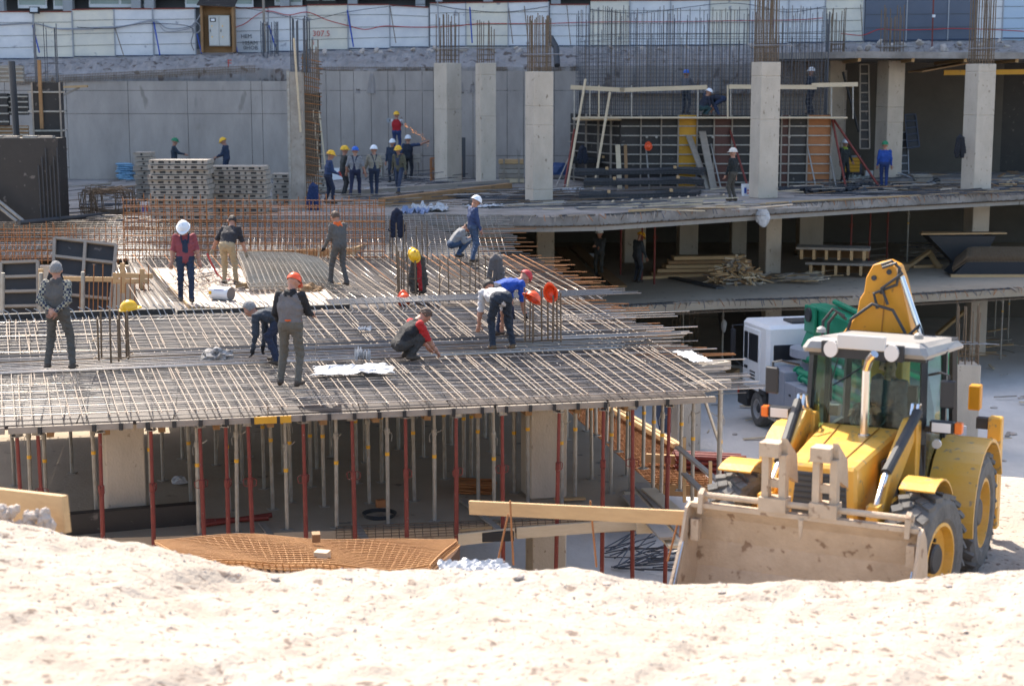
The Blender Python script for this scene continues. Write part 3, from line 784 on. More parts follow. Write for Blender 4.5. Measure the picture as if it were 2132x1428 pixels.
for a,c,h,lab,wd,m in planks:
    single(plank('timber_board', at(*a,MZ)+V(0,0,h), at(*c,MZ)+V(0,0,h), .05 if h>.07 else wd, .17 if h>.07 else .03, m), lab, 'board')
single(block('joint_piece', at(1035,1126,MZ)+V(0,-.03,.08), (.5,.07,.14), black, rz=.12), 'black joint piece between two edge timbers', 'timber')
# walkway boards running along the right edge of the floor
for i,(a,c) in enumerate([((1312,1040),(1408,1155)),((1330,1025),(1430,1135)),((1350,1040),(1440,1120)),((1310,1058),(1390,1150))]):
    single(plank('walkway_board', at(*a,MZ)+V(0,0,.12+.03*i), at(*c,MZ)+V(0,0,.12+.03*i), .24, .04, timbergrey if i%2 else timberpale), f"walkway board along the right floor edge, {ORD[[1,2,3,0][i]]} from the left", 'board', 'walkway boards')
for i,(a,c) in enumerate([((1410,930),(1505,1010)),((1424,985),(1475,1035))]):
    pa = atY(*a,25.2); pc = atY(*c,24.4)
    single(plank('brace_board', pa, pc, .1, .04, timbergrey), f"{['upper','lower'][i]} slanting brace board at the deck corner", 'board')
single(plank('timber_post', atY(1425,1045,25.2), atY(1425,910,25.2), .05,.05, timber), 'thin vertical lath at the deck corner', 'lath')
single(plank('timber_post', atY(1479,1040,24.2), atY(1479,960,24.2), .05,.05, timber), 'short lath behind the loader front wheel', 'lath')
# mesh of the floor edge strip
sheet_of_bars('floor_mesh', 'brown reinforcement mesh along the front floor edge', [at(700,1132,MZ)+V(0,0,.02),at(1400,1092,MZ)+V(0,0,.02),at(1400,1072,MZ)+V(0,0,.02),at(700,1100,MZ)+V(0,0,.02)], 44, 5, .008, brownbar)
# rusty mats beyond the right floor edge, on the lower ground
sheet_of_bars('mesh_stack', 'rusty mesh sheets lying beside the right floor edge', [at(1260,1000,1.2),at(1480,1010,1.2),at(1290,850,1.2),at(1165,835,1.2)], 16, 60, .014, rust, layers=3, gap=.05)
b = MB(); b.extr([at(1258,1003,1.15),at(1484,1013,1.15),at(1292,848,1.15),at(1163,833,1.15)], (0,0,-.25))
tag(b.build('timber_pallet', timberbrown), 'brown timber bed under the rusty mesh sheets', 'pallet')
for i,(a,c) in enumerate([((1250,830),(1420,930)),((1262,846),(1405,928))]):
    single(plank('timber_beam', at(*a,1.5), at(*c,1.5), .1, .1, timber), f"{['upper','lower'][i]} sunlit timber laid across the rusty mesh sheets", 'timber')
single(plank('timber_beam', at(1345,953,1.5), at(1425,958,1.5), .1,.2, timber), 'short thick timber beside the red prop bundle', 'timber')
bun = thing('prop_bundle', 'bundle of dark red props lying behind the loader wheel', 'props', at(1480,985,1.2))
rg = random.Random(4)
for i in range(22):
    r_, c_ = divmod(i, 6); a = at(1405,985,1.2)+V(0,c_*.16-.2,r_*.11+.1); q = a + V(1.45+rg.uniform(-.12,.12),-.35,rg.uniform(-.03,.03))
    bar('steel_prop', a, q, .05, redpaint, bun)
b = MB(); b.bbox(3.6,7.0,33.2,34.6,0,1.2)
# steel form panel at the corner column and brace
single(plank('column_shutter', at(1410,900,0)+V(0,0,0), atY(1394,818,at(1410,900,0).y), .06,1.0, hoard_b), 'blue grey steel form panel clamped to the corner column', 'formwork')
single(bar('brace_tube', atY(1462,815,27.2), atY(1503,940,30.5), .03, galv), 'grey diagonal brace tube at the deck corner', 'brace')
single(bar('corner_post', Vector((at(1500,800,DZ).x,at(1500,800,DZ).y,1.6)), at(1500,800,DZ)+V(0,0,.02), .036, galv), 'tall galvanised post at the outer deck corner', 'post')
for i,(px,py,lab) in enumerate([(1490,752,'upper'),(1488,790,'lower')]):
    single(plank('edge_plate', at(1425,py+14,DZ)+V(0,0,-.05), at(1502,py,DZ)+V(.05,0,-.05), .3,.14, panelwhite), f'{lab} white perforated beam end at the deck corner', 'beam')
single(plank('timber_board', at(1505,790,.3), at(1528,775,.3), .4, .3, timberbrown), 'dirty wooden crate end beyond the deck corner', 'crate')
# rusty bundle, coil, bricks on the floor
st = thing('rebar_stack', 'rusty stack of short bars on the floor under the deck', 'rebar', at(995,1030,MZ))
for i in range(26):
    r_, c_ = divmod(i,7); a = at(952,1020,MZ)+V(0,c_*.1-.3,.03+r_*.05); bar('rebar', a, a+V(.62+rg.uniform(-.06,.05),rg.uniform(-.1,.1)-.08,rg.uniform(-.02,.02)), .02, rust, st)
co = MB()
for k in range(3): co.path([at(790,1075,MZ)+V(.24*math.cos(a*.2618)*(1+.05*k),.26*math.sin(a*.2618),.02+k*.02) for a in range(25)], .012, 5)
single(co.build('wire_coil', black), 'black coil of wire lying on the floor', 'coil')
single(block('brick', at(793,1055,MZ)+V(0,0,.06), (.14,.1,.12), plyorange, rz=.5), 'orange brick standing near the wire coil', 'brick')
def blob(name, label, cat, c, size, m, seed=0, amp=.35, fr=1.4, sub=3, flat=True):
    bm = bmesh.new(); bmesh.ops.create_icosphere(bm, subdivisions=sub, radius=1)
    for v in bm.verts:
        n_ = mnoise.noise(v.co*fr + Vector((seed*3.1,0,0))) + .6*mnoise.noise(v.co*fr*2.6 + Vector((0,seed*2.3,0))) + .3*abs(mnoise.noise(v.co*fr*5))
        v.co *= 1 + amp*n_
        v.co = Vector((v.co.x*size[0], v.co.y*size[1], max(-.25 if flat else -9, v.co.z)*size[2]))
    me = bpy.data.meshes.new(name); bm.to_mesh(me); bm.free(); me.materials.append(m)
    o = mobj(name, me); o.location = c
    return tag(o, label, cat)
blob('plastic_bag', 'crumpled white bag lying in the shade under the deck', 'bag', at(374,1008,MZ)+V(0,0,.05), (.13,.1,.09), whitesheet, 2)
# pit scrap seen under the floor edge
sc_ = thing('scrap_heap', 'tangle of grey bars on the pit ground under the walkway', 'scrap', at(1320,1160,0))
for i in range(40):
    c = at(1300+rg.uniform(-45,60),1165+rg.uniform(-25,20),0.05); a = rg.uniform(-.9,.9)
    bar('scrap_bar', c, c+V(math.cos(a)*rg.uniform(.6,1.6),math.sin(a)*rg.uniform(.6,1.6),rg.uniform(0,.3)), .014, bluesteel, sc_)

# guard plank on stakes in the foreground
gp = thing('guard_rail', 'pale guard plank wired to thin rusty stakes in the foreground', 'rail', atY(1200,1170,17))
plank('plank', atY(978,1056,17.4), atY(1432,1078,16.4), .04, .15, timber, gp)
for a,c in [((1062,1042),(1069,1168)),((1058,1070),(1035,1166)),((1229,1042),(1242,1172)),((1418,1065),(1416,1110)),((1412,1085),(1390,1160))]:
    bar('stake', atY(*a,16.95), atY(c[0],c[1]+8,16.9), .011, rust, gp)
# rusty mesh sheets bending over the bank
def wavy_mesh(name, label, c4, nu, nv, r, m, layers, gap, wave):
    a,b_,c,d = [Vector(p) for p in c4]; t = thing(name, label, 'rebar mesh', (a+b_+c+d)/4)
    rr = random.Random(9)
    for l in range(layers):
        du, dv = rr.uniform(-.012,.012), rr.uniform(-.02,.02); bb = MB()
        def bl(u,v):
            u2, v2 = u+du, v+dv
            p = (a*(1-u2)+b_*u2)*(1-v2) + (d*(1-u2)+c*u2)*v2
            return p + Vector((0,0,l*gap + wave(u,v)))
        for i in range(nu+1): bb.path([bl(i/nu,j/8) for j in range(9)], r, 4)
        for j in range(nv+1): bb.path([bl(i/18,j/nv)+Vector((0,0,r*1.6)) for i in range(19)], r, 4)
        tag(bb.build('mesh_sheet', m, t, True), None, None, None, 'stuff')
    return t
c4 = [atY(400,1196,16.9), atY(900,1184,16.9), atY(958,1126,20.6), atY(330,1140,20.6)]
wavy_mesh('mesh_stack', 'orange rusty stack of mesh sheets lying on the bank in the foreground', c4, 36, 17, .0095, rustbright, 3, .035, lambda u,v: .06*math.sin(u*5+.5)+.02*math.sin(u*13+v*4))
b = MB(); b.extr([p+V(0,0,-.1) for p in c4], (0,0,-.3)); 
single(b.build('earth_bed', mat('rust_soil', (.12,.06,.03), .95, c2=(.07,.035,.02), sc=9, bump=.5)), 'rust stained earth under the orange mesh sheets', 'earth')
single(block('timber_block', atY(658,1124,19.4)+V(0,0,.04), (.1,.16,.1), timberbrown, rz=.15), 'small square timber block on the back of the orange mesh', 'block')
single(block('timber_block', atY(671,1160,17.6)+V(0,0,.03), (.155,.13,.085), timberpale, rz=-.25), 'pale brick shaped block on the front of the orange mesh', 'block')
crumple_sheet('plastic_sheet', 'white plastic sheet heaped on the bank beside the orange mesh', 'sheet', atY(985,1186,15.4)+V(0,0,-.03), .34,.25,.1, whitesheet, 5, .1)
# old board and rubble at the left edge of the bank
bd = single(plank('retaining_board', atY(-60,1045,15.0), atY(139,1070,14.0), .06, .33, timber), 'weathered board holding back rubble at the left edge of the bank', 'board')
rb = thing('rubble_heap', 'orange brown rubble heaped before the weathered board', 'rubble', atY(45,1085,14))
for i in range(46):
    p = atY(-20+rg.uniform(0,125),1088-rg.uniform(0,46)*rg.random(),13.9); o = mobj('rubble_lump', rockmesh[i%4] if i%3 else None or rockmesh[0], rb)
    s = rg.uniform(.025,.07); o.location = tolocal(p+V(0,0,-.03), rb); o.scale = (s*1.2,s,s); o.rotation_euler = (i,i*.7,i*1.9)
# ================================================================== orange wall rebar grids standing on the deck
def grid_fence(label, pA, pB, h0, h1, sp, hs, m, r=.012, hgt_var=.12):
    A_, B_ = Vector(pA), Vector(pB); t = thing('wall_rebar', label, 'rebar', (A_+B_)/2); L = (B_-A_).length; n_ = int(L/sp); rr = random.Random(int(L*100))
    for i in range(n_+1):
        p = A_+(B_-A_)*(i/n_); hh = h0+(h1-h0)*i/n_ + rr.uniform(-hgt_var,hgt_var)
        bar('upright_bar', p, p+V(rr.uniform(-.03,.03),rr.uniform(-.03,.03),hh), r, m, t)
    for z in hs:
        bar('cross_bar', A_+V(-.05,-.02,z+rr.uniform(-.02,.02)), B_+V(.05,-.02,z+rr.uniform(-.02,.02)), r*.85, m, t)
    return t
hs8 = [.1+.2*k for k in range(9)]
grid_fence('tall orange rusty rebar grid standing behind the men on the deck', at(262,545,DZ), at(800,548,DZ), 1.75, 1.75, .19, hs8, rust)
grid_fence('second rusty rebar grid close behind the tall orange one', at(262,545,DZ)+V(0,.28,0), at(795,548,DZ)+V(0,.28,0), 1.62, 1.62, .2, [.12+.2*k for k in range(8)], rust)
grid_fence('low rusty rebar grid behind the leaning panels at left', at(-60,552,DZ), at(258,548,DZ), 1.02, 1.05, .15, [.1+.14*k for k in range(7)], rust)
grid_fence('low second rusty grid at far left', at(-60,552,DZ)+V(0,.28,0), at(150,548,DZ)+V(0,.28,0), .95, .95, .17, [.15+.17*k for k in range(5)], rust)
# timber opening frame behind the tall grid
tf = thing('timber_box', 'timber box frame on the deck behind the orange grid', 'frame', at(680,540,DZ))
for a,c in [((505,548),(735,540)),((735,540),(772,528)),((560,528),(735,520))]:
    plank('board', at(*a,DZ)+V(0,0,.22), at(*c,DZ)+V(0,0,.22), .04,.2, timber, tf)
for px in range(520,740,24): plank('batten', at(px,545,DZ)+V(0,-.05,0), at(px,545,DZ)+V(0,-.05,.42), .05,.04, timberpale, tf)
# leaning wall panels in the trench at left
def form_panel(label, c4, nx, ny, depth=.1, m=plydark, ribm=None, ribw=.07, back=True):
    a,b_,c,d = [Vector(p) for p in c4]; t = thing('framed_shutter', label, 'formwork', (a+b_)/2, 0, 'framed formwork panels')
    n_ = (b_-a).cross(d-a).normalized()
    if n_.y > 0: n_ = -n_
    bb = MB(); bb.extr([a,b_,c,d], -n_*.03); bb.build('sheet', m, t, True)
    def bl(u,v): return (a*(1-u)+b_*u)*(1-v) + (d*(1-u)+c*u)*v
    for i in range(nx+1): bb = MB(); bb.beam(bl(i/nx,0)+n_*depth/2, bl(i/nx,1)+n_*depth/2, ribw, depth, up=n_); bb.build('rib', ribm or timbergrey, t, True)
    for j in range(ny+1): bb = MB(); bb.beam(bl(0,j/ny)+n_*depth*.48, bl(1,j/ny)+n_*depth*.48, ribw*.9, depth, up=n_); bb.build('crosspiece', ribm or timbergrey, t, True)
    return t
Yt = 38.5
form_panel('large framed panel tilted in the trench behind the man in the plaid shirt', [atY(108,690,Yt),atY(225,700,Yt),atY(243,512,Yt+1),atY(115,497,Yt+1)], 2, 5)
form_panel('smaller framed panel standing in the trench at the left edge', [atY(0,700,Yt-.6),atY(82,700,Yt-.6),atY(80,545,Yt),atY(4,548,Yt)], 1, 5)
for i,px in enumerate((5,84,172)):
    single(bar('panel_prop', atY(px,700,Yt-1), atY(px+1,568-(i==2)*2,Yt-1), .05, galv), f"pale tube prop before the trench panels, {ORD[i]} from the left", 'prop')
tb = thing('timber_bracing', 'raw timber bracing in the trench left of the plywood platform', 'bracing', atY(280,700,Yt))
for a,c in [((235,573),(318,575)),((255,548),(255,610)),((296,560),(296,690)),((232,586),(310,586)),((85,560),(85,640)),((100,580),(245,582))]:
    plank('board', atY(*a,Yt-.3), atY(*c,Yt-.3), .05,.11, timber, tb)
b = MB(); b.bbox(-22, xa-.8, 44.2, 44.5, MZ, DZ-.1); single(b.build('concrete_wall', concrete_col), 'low concrete wall closing the trench at the back', 'wall')
for i in range(16):
    px = 165+i*9.5; single(bar('trench_bar', atY(px,690,37.5), atY(px+2,588-rg.uniform(0,50)*(i%2),37.5), .012, rust), f'thin rusty bar rising from the trench, {ORD[i]} from the left', 'rebar', 'bars rising from the trench')
# raised plywood platform
pz = DZ+.12
pc = [at(398,637,pz), at(720,652,pz), at(640,560,pz), at(318,558,pz)]
plf = thing('plywood_platform', 'sunlit plywood platform where two men work beside the orange grid', 'platform', (pc[0]+pc[2])/2)
b = MB(); b.extr(pc, (0,0,-.05)); b.build('sheet', mat('worn_ply', (.45,.36,.29), .6, c2=(.30,.23,.18), sc=1.5, amt=.7), plf, True)
for p,q in ((0,3),(0,1)): plank('edge_board', pc[p]+V(0,0,-.09), pc[q]+V(0,0,-.09), .05,.16, timber, plf)
for k in range(7):
    p = pc[0]+(pc[3]-pc[0])*(k/7+.03); bar('support', p+V(0,.05,-1.9), p+V(0,.05,-.1), .04, galv, plf)
# curved stack of mesh sheets
ms = [at(520,612,pz), at(716,608,DZ), at(665,552,DZ), at(496,548,pz)]
t = wavy_mesh('mesh_stack', 'grey stack of mesh sheets sagging over the edge of the plywood platform', [ms[0]+V(0,0,.1),ms[1]+V(0,0,.1),ms[2]+V(0,0,.16),ms[3]+V(0,0,.16)], 17, 30, .009, steel, 6, .03, lambda u,v: .05*math.sin(math.pi*v)-.12*max(0,u-.7)*3)
single(block('timber_block', at(505,600,pz)+V(0,0,.06), (.3,.12,.12), timber, rz=.1), 'timber block under the near left corner of the grey mesh stack', 'block')
single(block('timber_block', at(700,607,DZ)+V(0,0,.14), (.22,.1,.1), timber, rz=.3), 'timber block under the right corner of the grey mesh stack', 'block')
# scrap bars and barrel on the platform
sh = thing('scrap_heap', 'bright heap of cut bars and wire on the plywood platform', 'scrap', at(430,600,pz))
for i in range(120):
    c = at(355+120*rg.random(), 566+52*rg.random(), pz)+V(0,0,.02+.16*rg.random()**2); a = rg.gauss(-.6,.55); L = rg.uniform(.25,1.0)
    bar('cut_bar', c, c+V(math.cos(a)*L*.6,math.sin(a)*L,rg.uniform(-.02,.12)), .01, steel if i%5 else darkgrey, sh, n=4)
bc = at(462,625,pz)+V(0,0,.15)
brl = thing('barrel', 'white drum lying on its side at the edge of the platform', 'drum', bc, R(-28))
b = MB(); b.lathe([(.145,-.25),(.15,-.24),(.15,.2),(.135,.25)], axis='x', n=20); b.build('drum_body', white, brl, smooth=False)
b = MB(); b.lathe([(.142,.0),(.142,.004)], c=(.252,0,0), axis='x', n=20); b.build('drum_mouth', mat('drum_inside', (.16,.13,.11), .8), brl)
b = MB(); b.box((-.2,-.148,.02),(.07,.012,.07)); b.build('label_mark', yellowplastic, brl)
b = MB(); b.box((.02,-.12,.095),(.26,.03,.012)); b.build('label_print', bluepaint, brl)
# rag bundle, plastic sheet, bags on the deck
blob('rag_bundle', 'crumpled dark and white rag bundle on the bars of the front deck', 'rags', at(453,768,DZ)+V(0,0,.2), (.25,.22,.15), mat('rags', (.45,.42,.39), .8, c2=(.03,.03,.03), sc=9, amt=.3), 8, .4, 2.2)
crumple_sheet('plastic_sheet', 'white plastic sheet lying on the bars right of the man in the orange cap', 'sheet', at(735,795,DZ)+V(0,0,.17), .62,.42,.07, whitesheet, 3, .2)
crumple_sheet('plastic_scrap', 'small grey plastic scrap standing up behind the white sheet', 'sheet', at(755,775,DZ)+V(0,0,.17), .12,.12,.3, whitesheet, 7)
crumple_sheet('plastic_sheet', 'white plastic strip hanging along the lower right deck edge', 'sheet', at(1440,765,DZ)+V(0,0,.16), .16,.55,.05, whitesheet, 13, .25)
crumple_sheet('plastic_scrap', 'scrap of white film on the bars left of the crouching man', 'sheet', at(760,708,DZ)+V(0,0,.17), .12,.1,.1, whitesheet, 33)
blob('earth_heap', 'small brown heap beside the grey mesh stack', 'earth', at(645,617,DZ)+V(0,0,.1), (.24,.2,.2), timberbrown, 6, .4, 2)

# ---- starter bars on the deck with things hung on them
def dk(px,py): p = at(px,py,DZ); return (p.x,p.y)
g1 = [dk(207,775),dk(212,768),dk(232,778),dk(248,776),dk(252,768),dk(268,772),dk(264,766),dk(270,768)]
bar_group('starter bars on the front deck carrying a yellow helmet', [(x,y,0) for x,y in g1], DZ, atY(235,640,27.2).z, brownbar, r=.017)
g2 = [dk(x,y) for x,y in ((1094,733),(1102,728),(1109,735),(1128,733),(1141,730),(1150,734),(1160,731),(1168,734),(1111,728),(1152,727))]
bar_group('starter bars on the deck carrying two orange helmets', [(x,y,0) for x,y in g2], DZ, atY(1135,602,29).z, brownbar, r=.016)
g3 = [dk(x,y) for x,y in ((829,622),(836,616),(841,626),(866,632),(874,628),(868,618),(832,630),(850,632))]
bar_group('starter bars in mid deck carrying a jacket and a yellow helmet', [(x,y,0) for x,y in g3], DZ, atY(850,522,36).z, brownbar, r=.018)
g4 = [dk(x,y) for x,y in ((978,625),(990,622),(1010,620),(1025,612),(998,600),(960,628),(935,630),(915,628))]
bar_group('thin starter bars on the deck left of the bending pair', [(x,y,0) for x,y in g4], DZ, atY(990,528,37).z, brownbar, r=.013)
g5 = [dk(x,y) for x,y in ((812,552),(818,545),(840,552),(846,545),(868,556),(880,548),(890,556),(825,556))]
bar_group('starter bars at the back of the deck carrying a dark jacket', [(x,y,0) for x,y in g5], DZ, atY(840,458,44).z, brownbar, r=.016)
# ================================================================== UPPER FLOOR
def up(px,py,dz=0.,ymax=69.0):
    p = at(px,py,UZ)
    if p.y > ymax: p = Vector((p.x*ymax/p.y, ymax, UZ))
    return p+V(0,0,dz)
rg = random.Random(77)
# ---- hoarding
def hoarding(label, spans, m_list, Y=FY):
    a = atY(spans[0][0],100,Y); c = atY(spans[-1][1],100,Y)
    t = thing('hoarding', label, 'fence', ((a.x+c.x)/2, Y, a.z))
    for i,(x0,x1,yt0,yt1) in enumerate(spans):
        xa_, xc_ = atY(x0,100,Y).x, atY(x1,100,Y).x; zb0 = atY(x0,lerp_pts(FB,x0)+3,Y).z; zb1 = atY(x1,lerp_pts(FB,x1)+3,Y).z
        z0, z1 = atY(x0,yt0,Y).z, atY(x1,yt1,Y).z; e = .02
        y = Y + random.uniform(-.04,.04)
        bb = MB(); bb.extr([(xa_+e,y,zb0-.3),(xc_-e,y,zb1-.3),(xc_-e,y,z1),(xa_+e,y,z0)], (0,.05,0)); pn = bb.build('panel', m_list[i%len(m_list)], t, True)
        bb = MB(); bb.beam((xa_+e,y-.01,z0+.02),(xc_-e,y-.01,z1+.02),.09,.05); bb.build('top_rail', redpaint, t, True)
        for f in (.25,.5,.78):
            bb = MB(); bb.tube((xa_+e,y-.012,zb0+(z0-zb0)*f),(xc_-e,y-.012,zb1+(z1-zb1)*f),.011,n=4); bb.build('groove_rail', darkgrey, t, True)
        bb = MB(); bb.box((xc_,y-.02,(zb1+z1)/2),(.05,.05,z1-zb1)); bb.build('post', greywire, t, True)
        bb = MB(); bb.box(((xa_+xc_)/2,y-.03,(zb0+zb1)/2+.02),(xc_-xa_-.06,.04,.045)); bb.build('foot_rail', mat('foot_blue',(.012,.025,.07),.6), t, True)
    return t
hoarding('dented white and cream hoarding left of the electrical cabinet', [(-220,-80,24,24),(-80,-4,26,26),(-4,72,26,26),(72,153,26,26),(153,240,22,20),(240,320,20,20),(320,408,20,19)], [hoard_y,hoard_w,hoard_w,hoard_y])
hm = hoarding('white hoarding with red lettering between cabinet and raised panels', [(484,560,18,18),(560,640,17,14),(640,725,12,11),(725,812,11,11),(812,893,12,17)], [hoard_w,hoard_w,hoard_y,hoard_w])
hoarding('taller white hoarding panels behind the slender columns', [(895,970,8,7),(970,1058,7,6),(1058,1142,6,4)], [hoard_w,hoard_y,hoard_w], FY-.15)
hoarding('white hoarding behind the rebar cage of the lift shaft', [(1144,1226,11,11),(1228,1310,3,2),(1310,1395,2,2),(1395,1476,2,1),(1476,1560,1,1),(1560,1640,0,0),(1640,1716,0,-2),(1716,1796,0,-2)], [hoard_w,hoard_y,hoard_w])
hoarding('dark blue hoarding at upper right', [(1798,1885,-25,-25),(1885,1972,-25,-25),(1972,2030,-25,-25)], [hoard_b])
hoarding('pale hoarding at the right edge', [(2032,2085,-5,-5),(2085,2200,-5,-5)], [hoard_w,mat('hoard_sky',(.38,.48,.58),.4)])
def T(px,py,Y): return Matrix.Translation(tolocal(atY(px,py,Y), hm)) @ FRONT
textmesh('painted_number', '307.5', .36, redwire, hm, T(669,76,FY-.09)); textmesh('painted_letter', 'i', .32, redwire, hm, T(653,94,FY-.09))
for tx,px,py in (('HEM',513,80),('105RM',520,94),('0HOB',522,104)): textmesh('scrawled_word', tx, .25, darkgrey, hm, T(px,py,FY-.09))
# cables
def cable(label, pts, r, m, Y, n=6, group=None, sub=6):
    P = [atY(x,y,Y) for x,y in pts]; out = []
    for i in range(len(P)-1):
        for k in range(sub):
            t_ = k/sub; p0,p1,p2,p3 = P[max(i-1,0)],P[i],P[i+1],P[min(i+2,len(P)-1)]
            out.append(.5*((2*p1)+(p2-p0)*t_+(2*p0-5*p1+4*p2-p3)*t_*t_+(3*p1-p0-3*p2+p3)*t_**3))
    out.append(P[-1]); bb = MB(); bb.path(out, r, 5); o = bb.build('cable', m); tag(o, label, 'cable', group); return o
cable('thick grey cable draped along the left hoarding', [(-60,54),(0,53),(70,50),(120,60),(200,58),(260,54),(318,43),(350,60),(395,56),(412,40),(425,15)], .025, greywire, FY-.15)
cable('second grey cable sagging below the thick one on the left hoarding', [(-60,55),(66,49),(130,62),(240,58),(318,45),(345,66),(385,62),(410,52)], .018, greywire, FY-.17)
cable('black cable hanging down beside the cabinet', [(160,57),(230,60),(300,50),(395,56),(398,90),(404,106)], .014, black, FY-.19)
cable('coil of grey cable hung beside the cabinet', [(405,45),(415,52),(418,62),(410,70),(401,66),(400,54),(408,46),(416,54),(416,64),(408,68),(402,60)], .016, greywire, FY-.2)
cable('red cable looping along the hoarding from the cabinet to the left columns', [(486,98),(488,62),(510,50),(552,24),(600,32),(640,26),(680,42),(724,54),(760,62),(800,55),(850,57),(900,57),(960,54)], .02, redwire, FY-.2)
cable('red cable running along the hoarding behind the shaft cage', [(960,54),(1000,50),(1120,50),(1220,47),(1300,46),(1400,46),(1520,44),(1660,42),(1712,38)], .018, redwire, FY-.2)
cable('red cable sagging across the dark blue hoarding', [(1750,70),(1795,74),(1830,62),(1870,63),(1940,62),(1980,60),(2060,62),(2132,66)], .02, redwire, FY-.3)
cable('thin black cable swagged along the upper hoarding edge', [(484,14),(560,26),(640,42),(720,26),(812,14),(893,10),(960,20),(1050,26),(1140,14)], .012, black, FY-.22)
cable('dark cable along the top of the hoarding behind the shaft cage', [(1228,20),(1310,28),(1370,24),(1430,16),(1500,8),(1560,10),(1640,26),(1720,14)], .013, black, FY-.22)
for i,(a,c,m) in enumerate([((68,54),(82,110),bluepaint),((239,58),(258,118),brownbar),((320,46),(333,116),bluepaint),((410,70),(420,112),bluepaint),((488,84),(494,108),bluepaint),((560,54),(573,98),bluepaint),((723,22),(736,98),bluepaint),((727,34),(736,98),brownbar),((812,14),(824,90),brownbar),((978,12),(983,90),bluepaint),((1058,10),(1068,92),brownbar),((1091,8),(1100,92),brownbar),((1180,10),(1188,94),brownbar),((1792,10),(1796,82),brownbar),((1606,4),(1610,60),bluepaint)]):
    single(bar('hoarding_brace', atY(*a,FY-.12), atY(*c,FY-.7), .035 if m is bluepaint else .02, m), f"{'blue' if m is bluepaint else 'rusty brown'} brace leaning on the hoarding, {ORD[i]} brace from the left", 'brace', 'braces along the hoarding')
# floodlight on a post, lamp pole, thin poles
fl = thing('floodlight', 'small black floodlight on a post before the left hoarding', 'lamp', atY(70,112,FY-.4))
bar('post', atY(70,112,FY-.4), atY(70,28,FY-.4), .025, greywire, fl)
b = MB(); p = atY(72,22,FY-.45); b.box(p, (.42,.2,.3)); b.build('housing', black, fl, True)
b = MB(); b.box(p+V(0,-.11,.02), (.34,.02,.2)); b.build('glass', mat('lampglass',(.45,.5,.55),.1), fl, True)
pl = thing('pole', 'tall grey pole rising above the hoarding behind the starter bars', 'pole', atY(550,110,FY-.5)); bar('shaft', atY(552,110,FY-.5), atY(548,-10,FY-.5), .06, timbergrey, pl); bar('clamp', atY(552,50,FY-.5)+V(-.1,0,0), atY(552,50,FY-.5)+V(.1,0,0), .08, steel, pl)
pl = thing('pole', 'thin grey lamp pole before the taller hoarding', 'pole', atY(915,98,FY-.5)); bar('shaft', atY(915,98,FY-.5), atY(911,3,FY-.5), .035, greywire, pl); block('lamp', atY(914,1,FY-.6), (.3,.2,.12), greywire, pl)
pl = thing('pole', 'reddish pole with cables on the dark blue hoarding', 'pole', atY(1942,110,FY-.5)); bar('shaft', atY(1940,110,FY-.8), atY(1944,-10,FY-.8), .035, redpaint, pl); block('junction', atY(1944,34,FY-.85), (.12,.1,.12), white, pl)
# electrical cabinet in its timber shelter
ec = thing('electrical_cabinet', 'grey electrical cabinet inside a small timber shelter with a dark roof', 'cabinet', atY(455,110,FY-.9))
Yc = FY-.9; s = FPX/Yc/1.0; x0,x1 = atY(422,60,Yc).x, atY(487,60,Yc).x; zb, zt = atY(455,110,Yc).z, atY(455,12,Yc).z
for x in (x0,x1): b = MB(); b.box((x,Yc,(zb+zt)/2),(.1,.55,zt-zb)); b.build('side_board', timberbrown, ec, True)
b = MB(); b.box(((x0+x1)/2,Yc+.25,(zb+zt)/2),(x1-x0,.04,zt-zb)); b.build('back_board', timberbrown, ec, True)
b = MB(); b.extr([(x0-.15,Yc-.45,zt-.02),(x1+.12,Yc-.45,zt-.1),(x1+.12,Yc+.4,zt+.22),(x0-.15,Yc+.4,zt+.25)],(0,0,.06)); b.build('roof', plydark, ec, True)
xa_,xc_ = atY(436,60,Yc).x, atY(480,60,Yc).x; z0c,z1c = atY(455,97,Yc).z, atY(455,33,Yc).z
b = MB(); b.box(((xa_+xc_)/2,Yc,(z0c+z1c)/2),(xc_-xa_,.35,z1c-z0c)); b.build('box', greycab, ec, True, bevel=.02)
for k in range(2):
    xx0 = xa_+(xc_-xa_)*(.02+.5*k); xx1 = xa_+(xc_-xa_)*(.48+.5*k); d_ = MB(); d_.box(((xx0+xx1)/2,Yc-.19,(z0c+z1c)/2),(xx1-xx0,.03,z1c-z0c-.06)); dd = d_.build('door', greycab, ec, True, bevel=.01)
    d_ = MB(); d_.box((xx0+.06,Yc-.215,(z0c+z1c)/2),(.03,.02,.12)); d_.build('handle', black, dd, True)
    for f in (.3,.65): d_ = MB(); d_.box((xx0+(xx1-xx0)*.3,Yc-.207,z0c+(z1c-z0c)*f),(.05,.01,.05)); d_.build('warning_sticker', yellowplastic, dd, True)
b = MB(); b.box((xa_+.2,Yc-.215,z1c-.2),(.26,.02,.17)); b.build('meter_window', black, ec, True, bevel=.02); b = MB(); b.box((xa_+.2,Yc-.228,z1c-.2),(.17,.012,.1)); b.build('meter', white, ec, True)
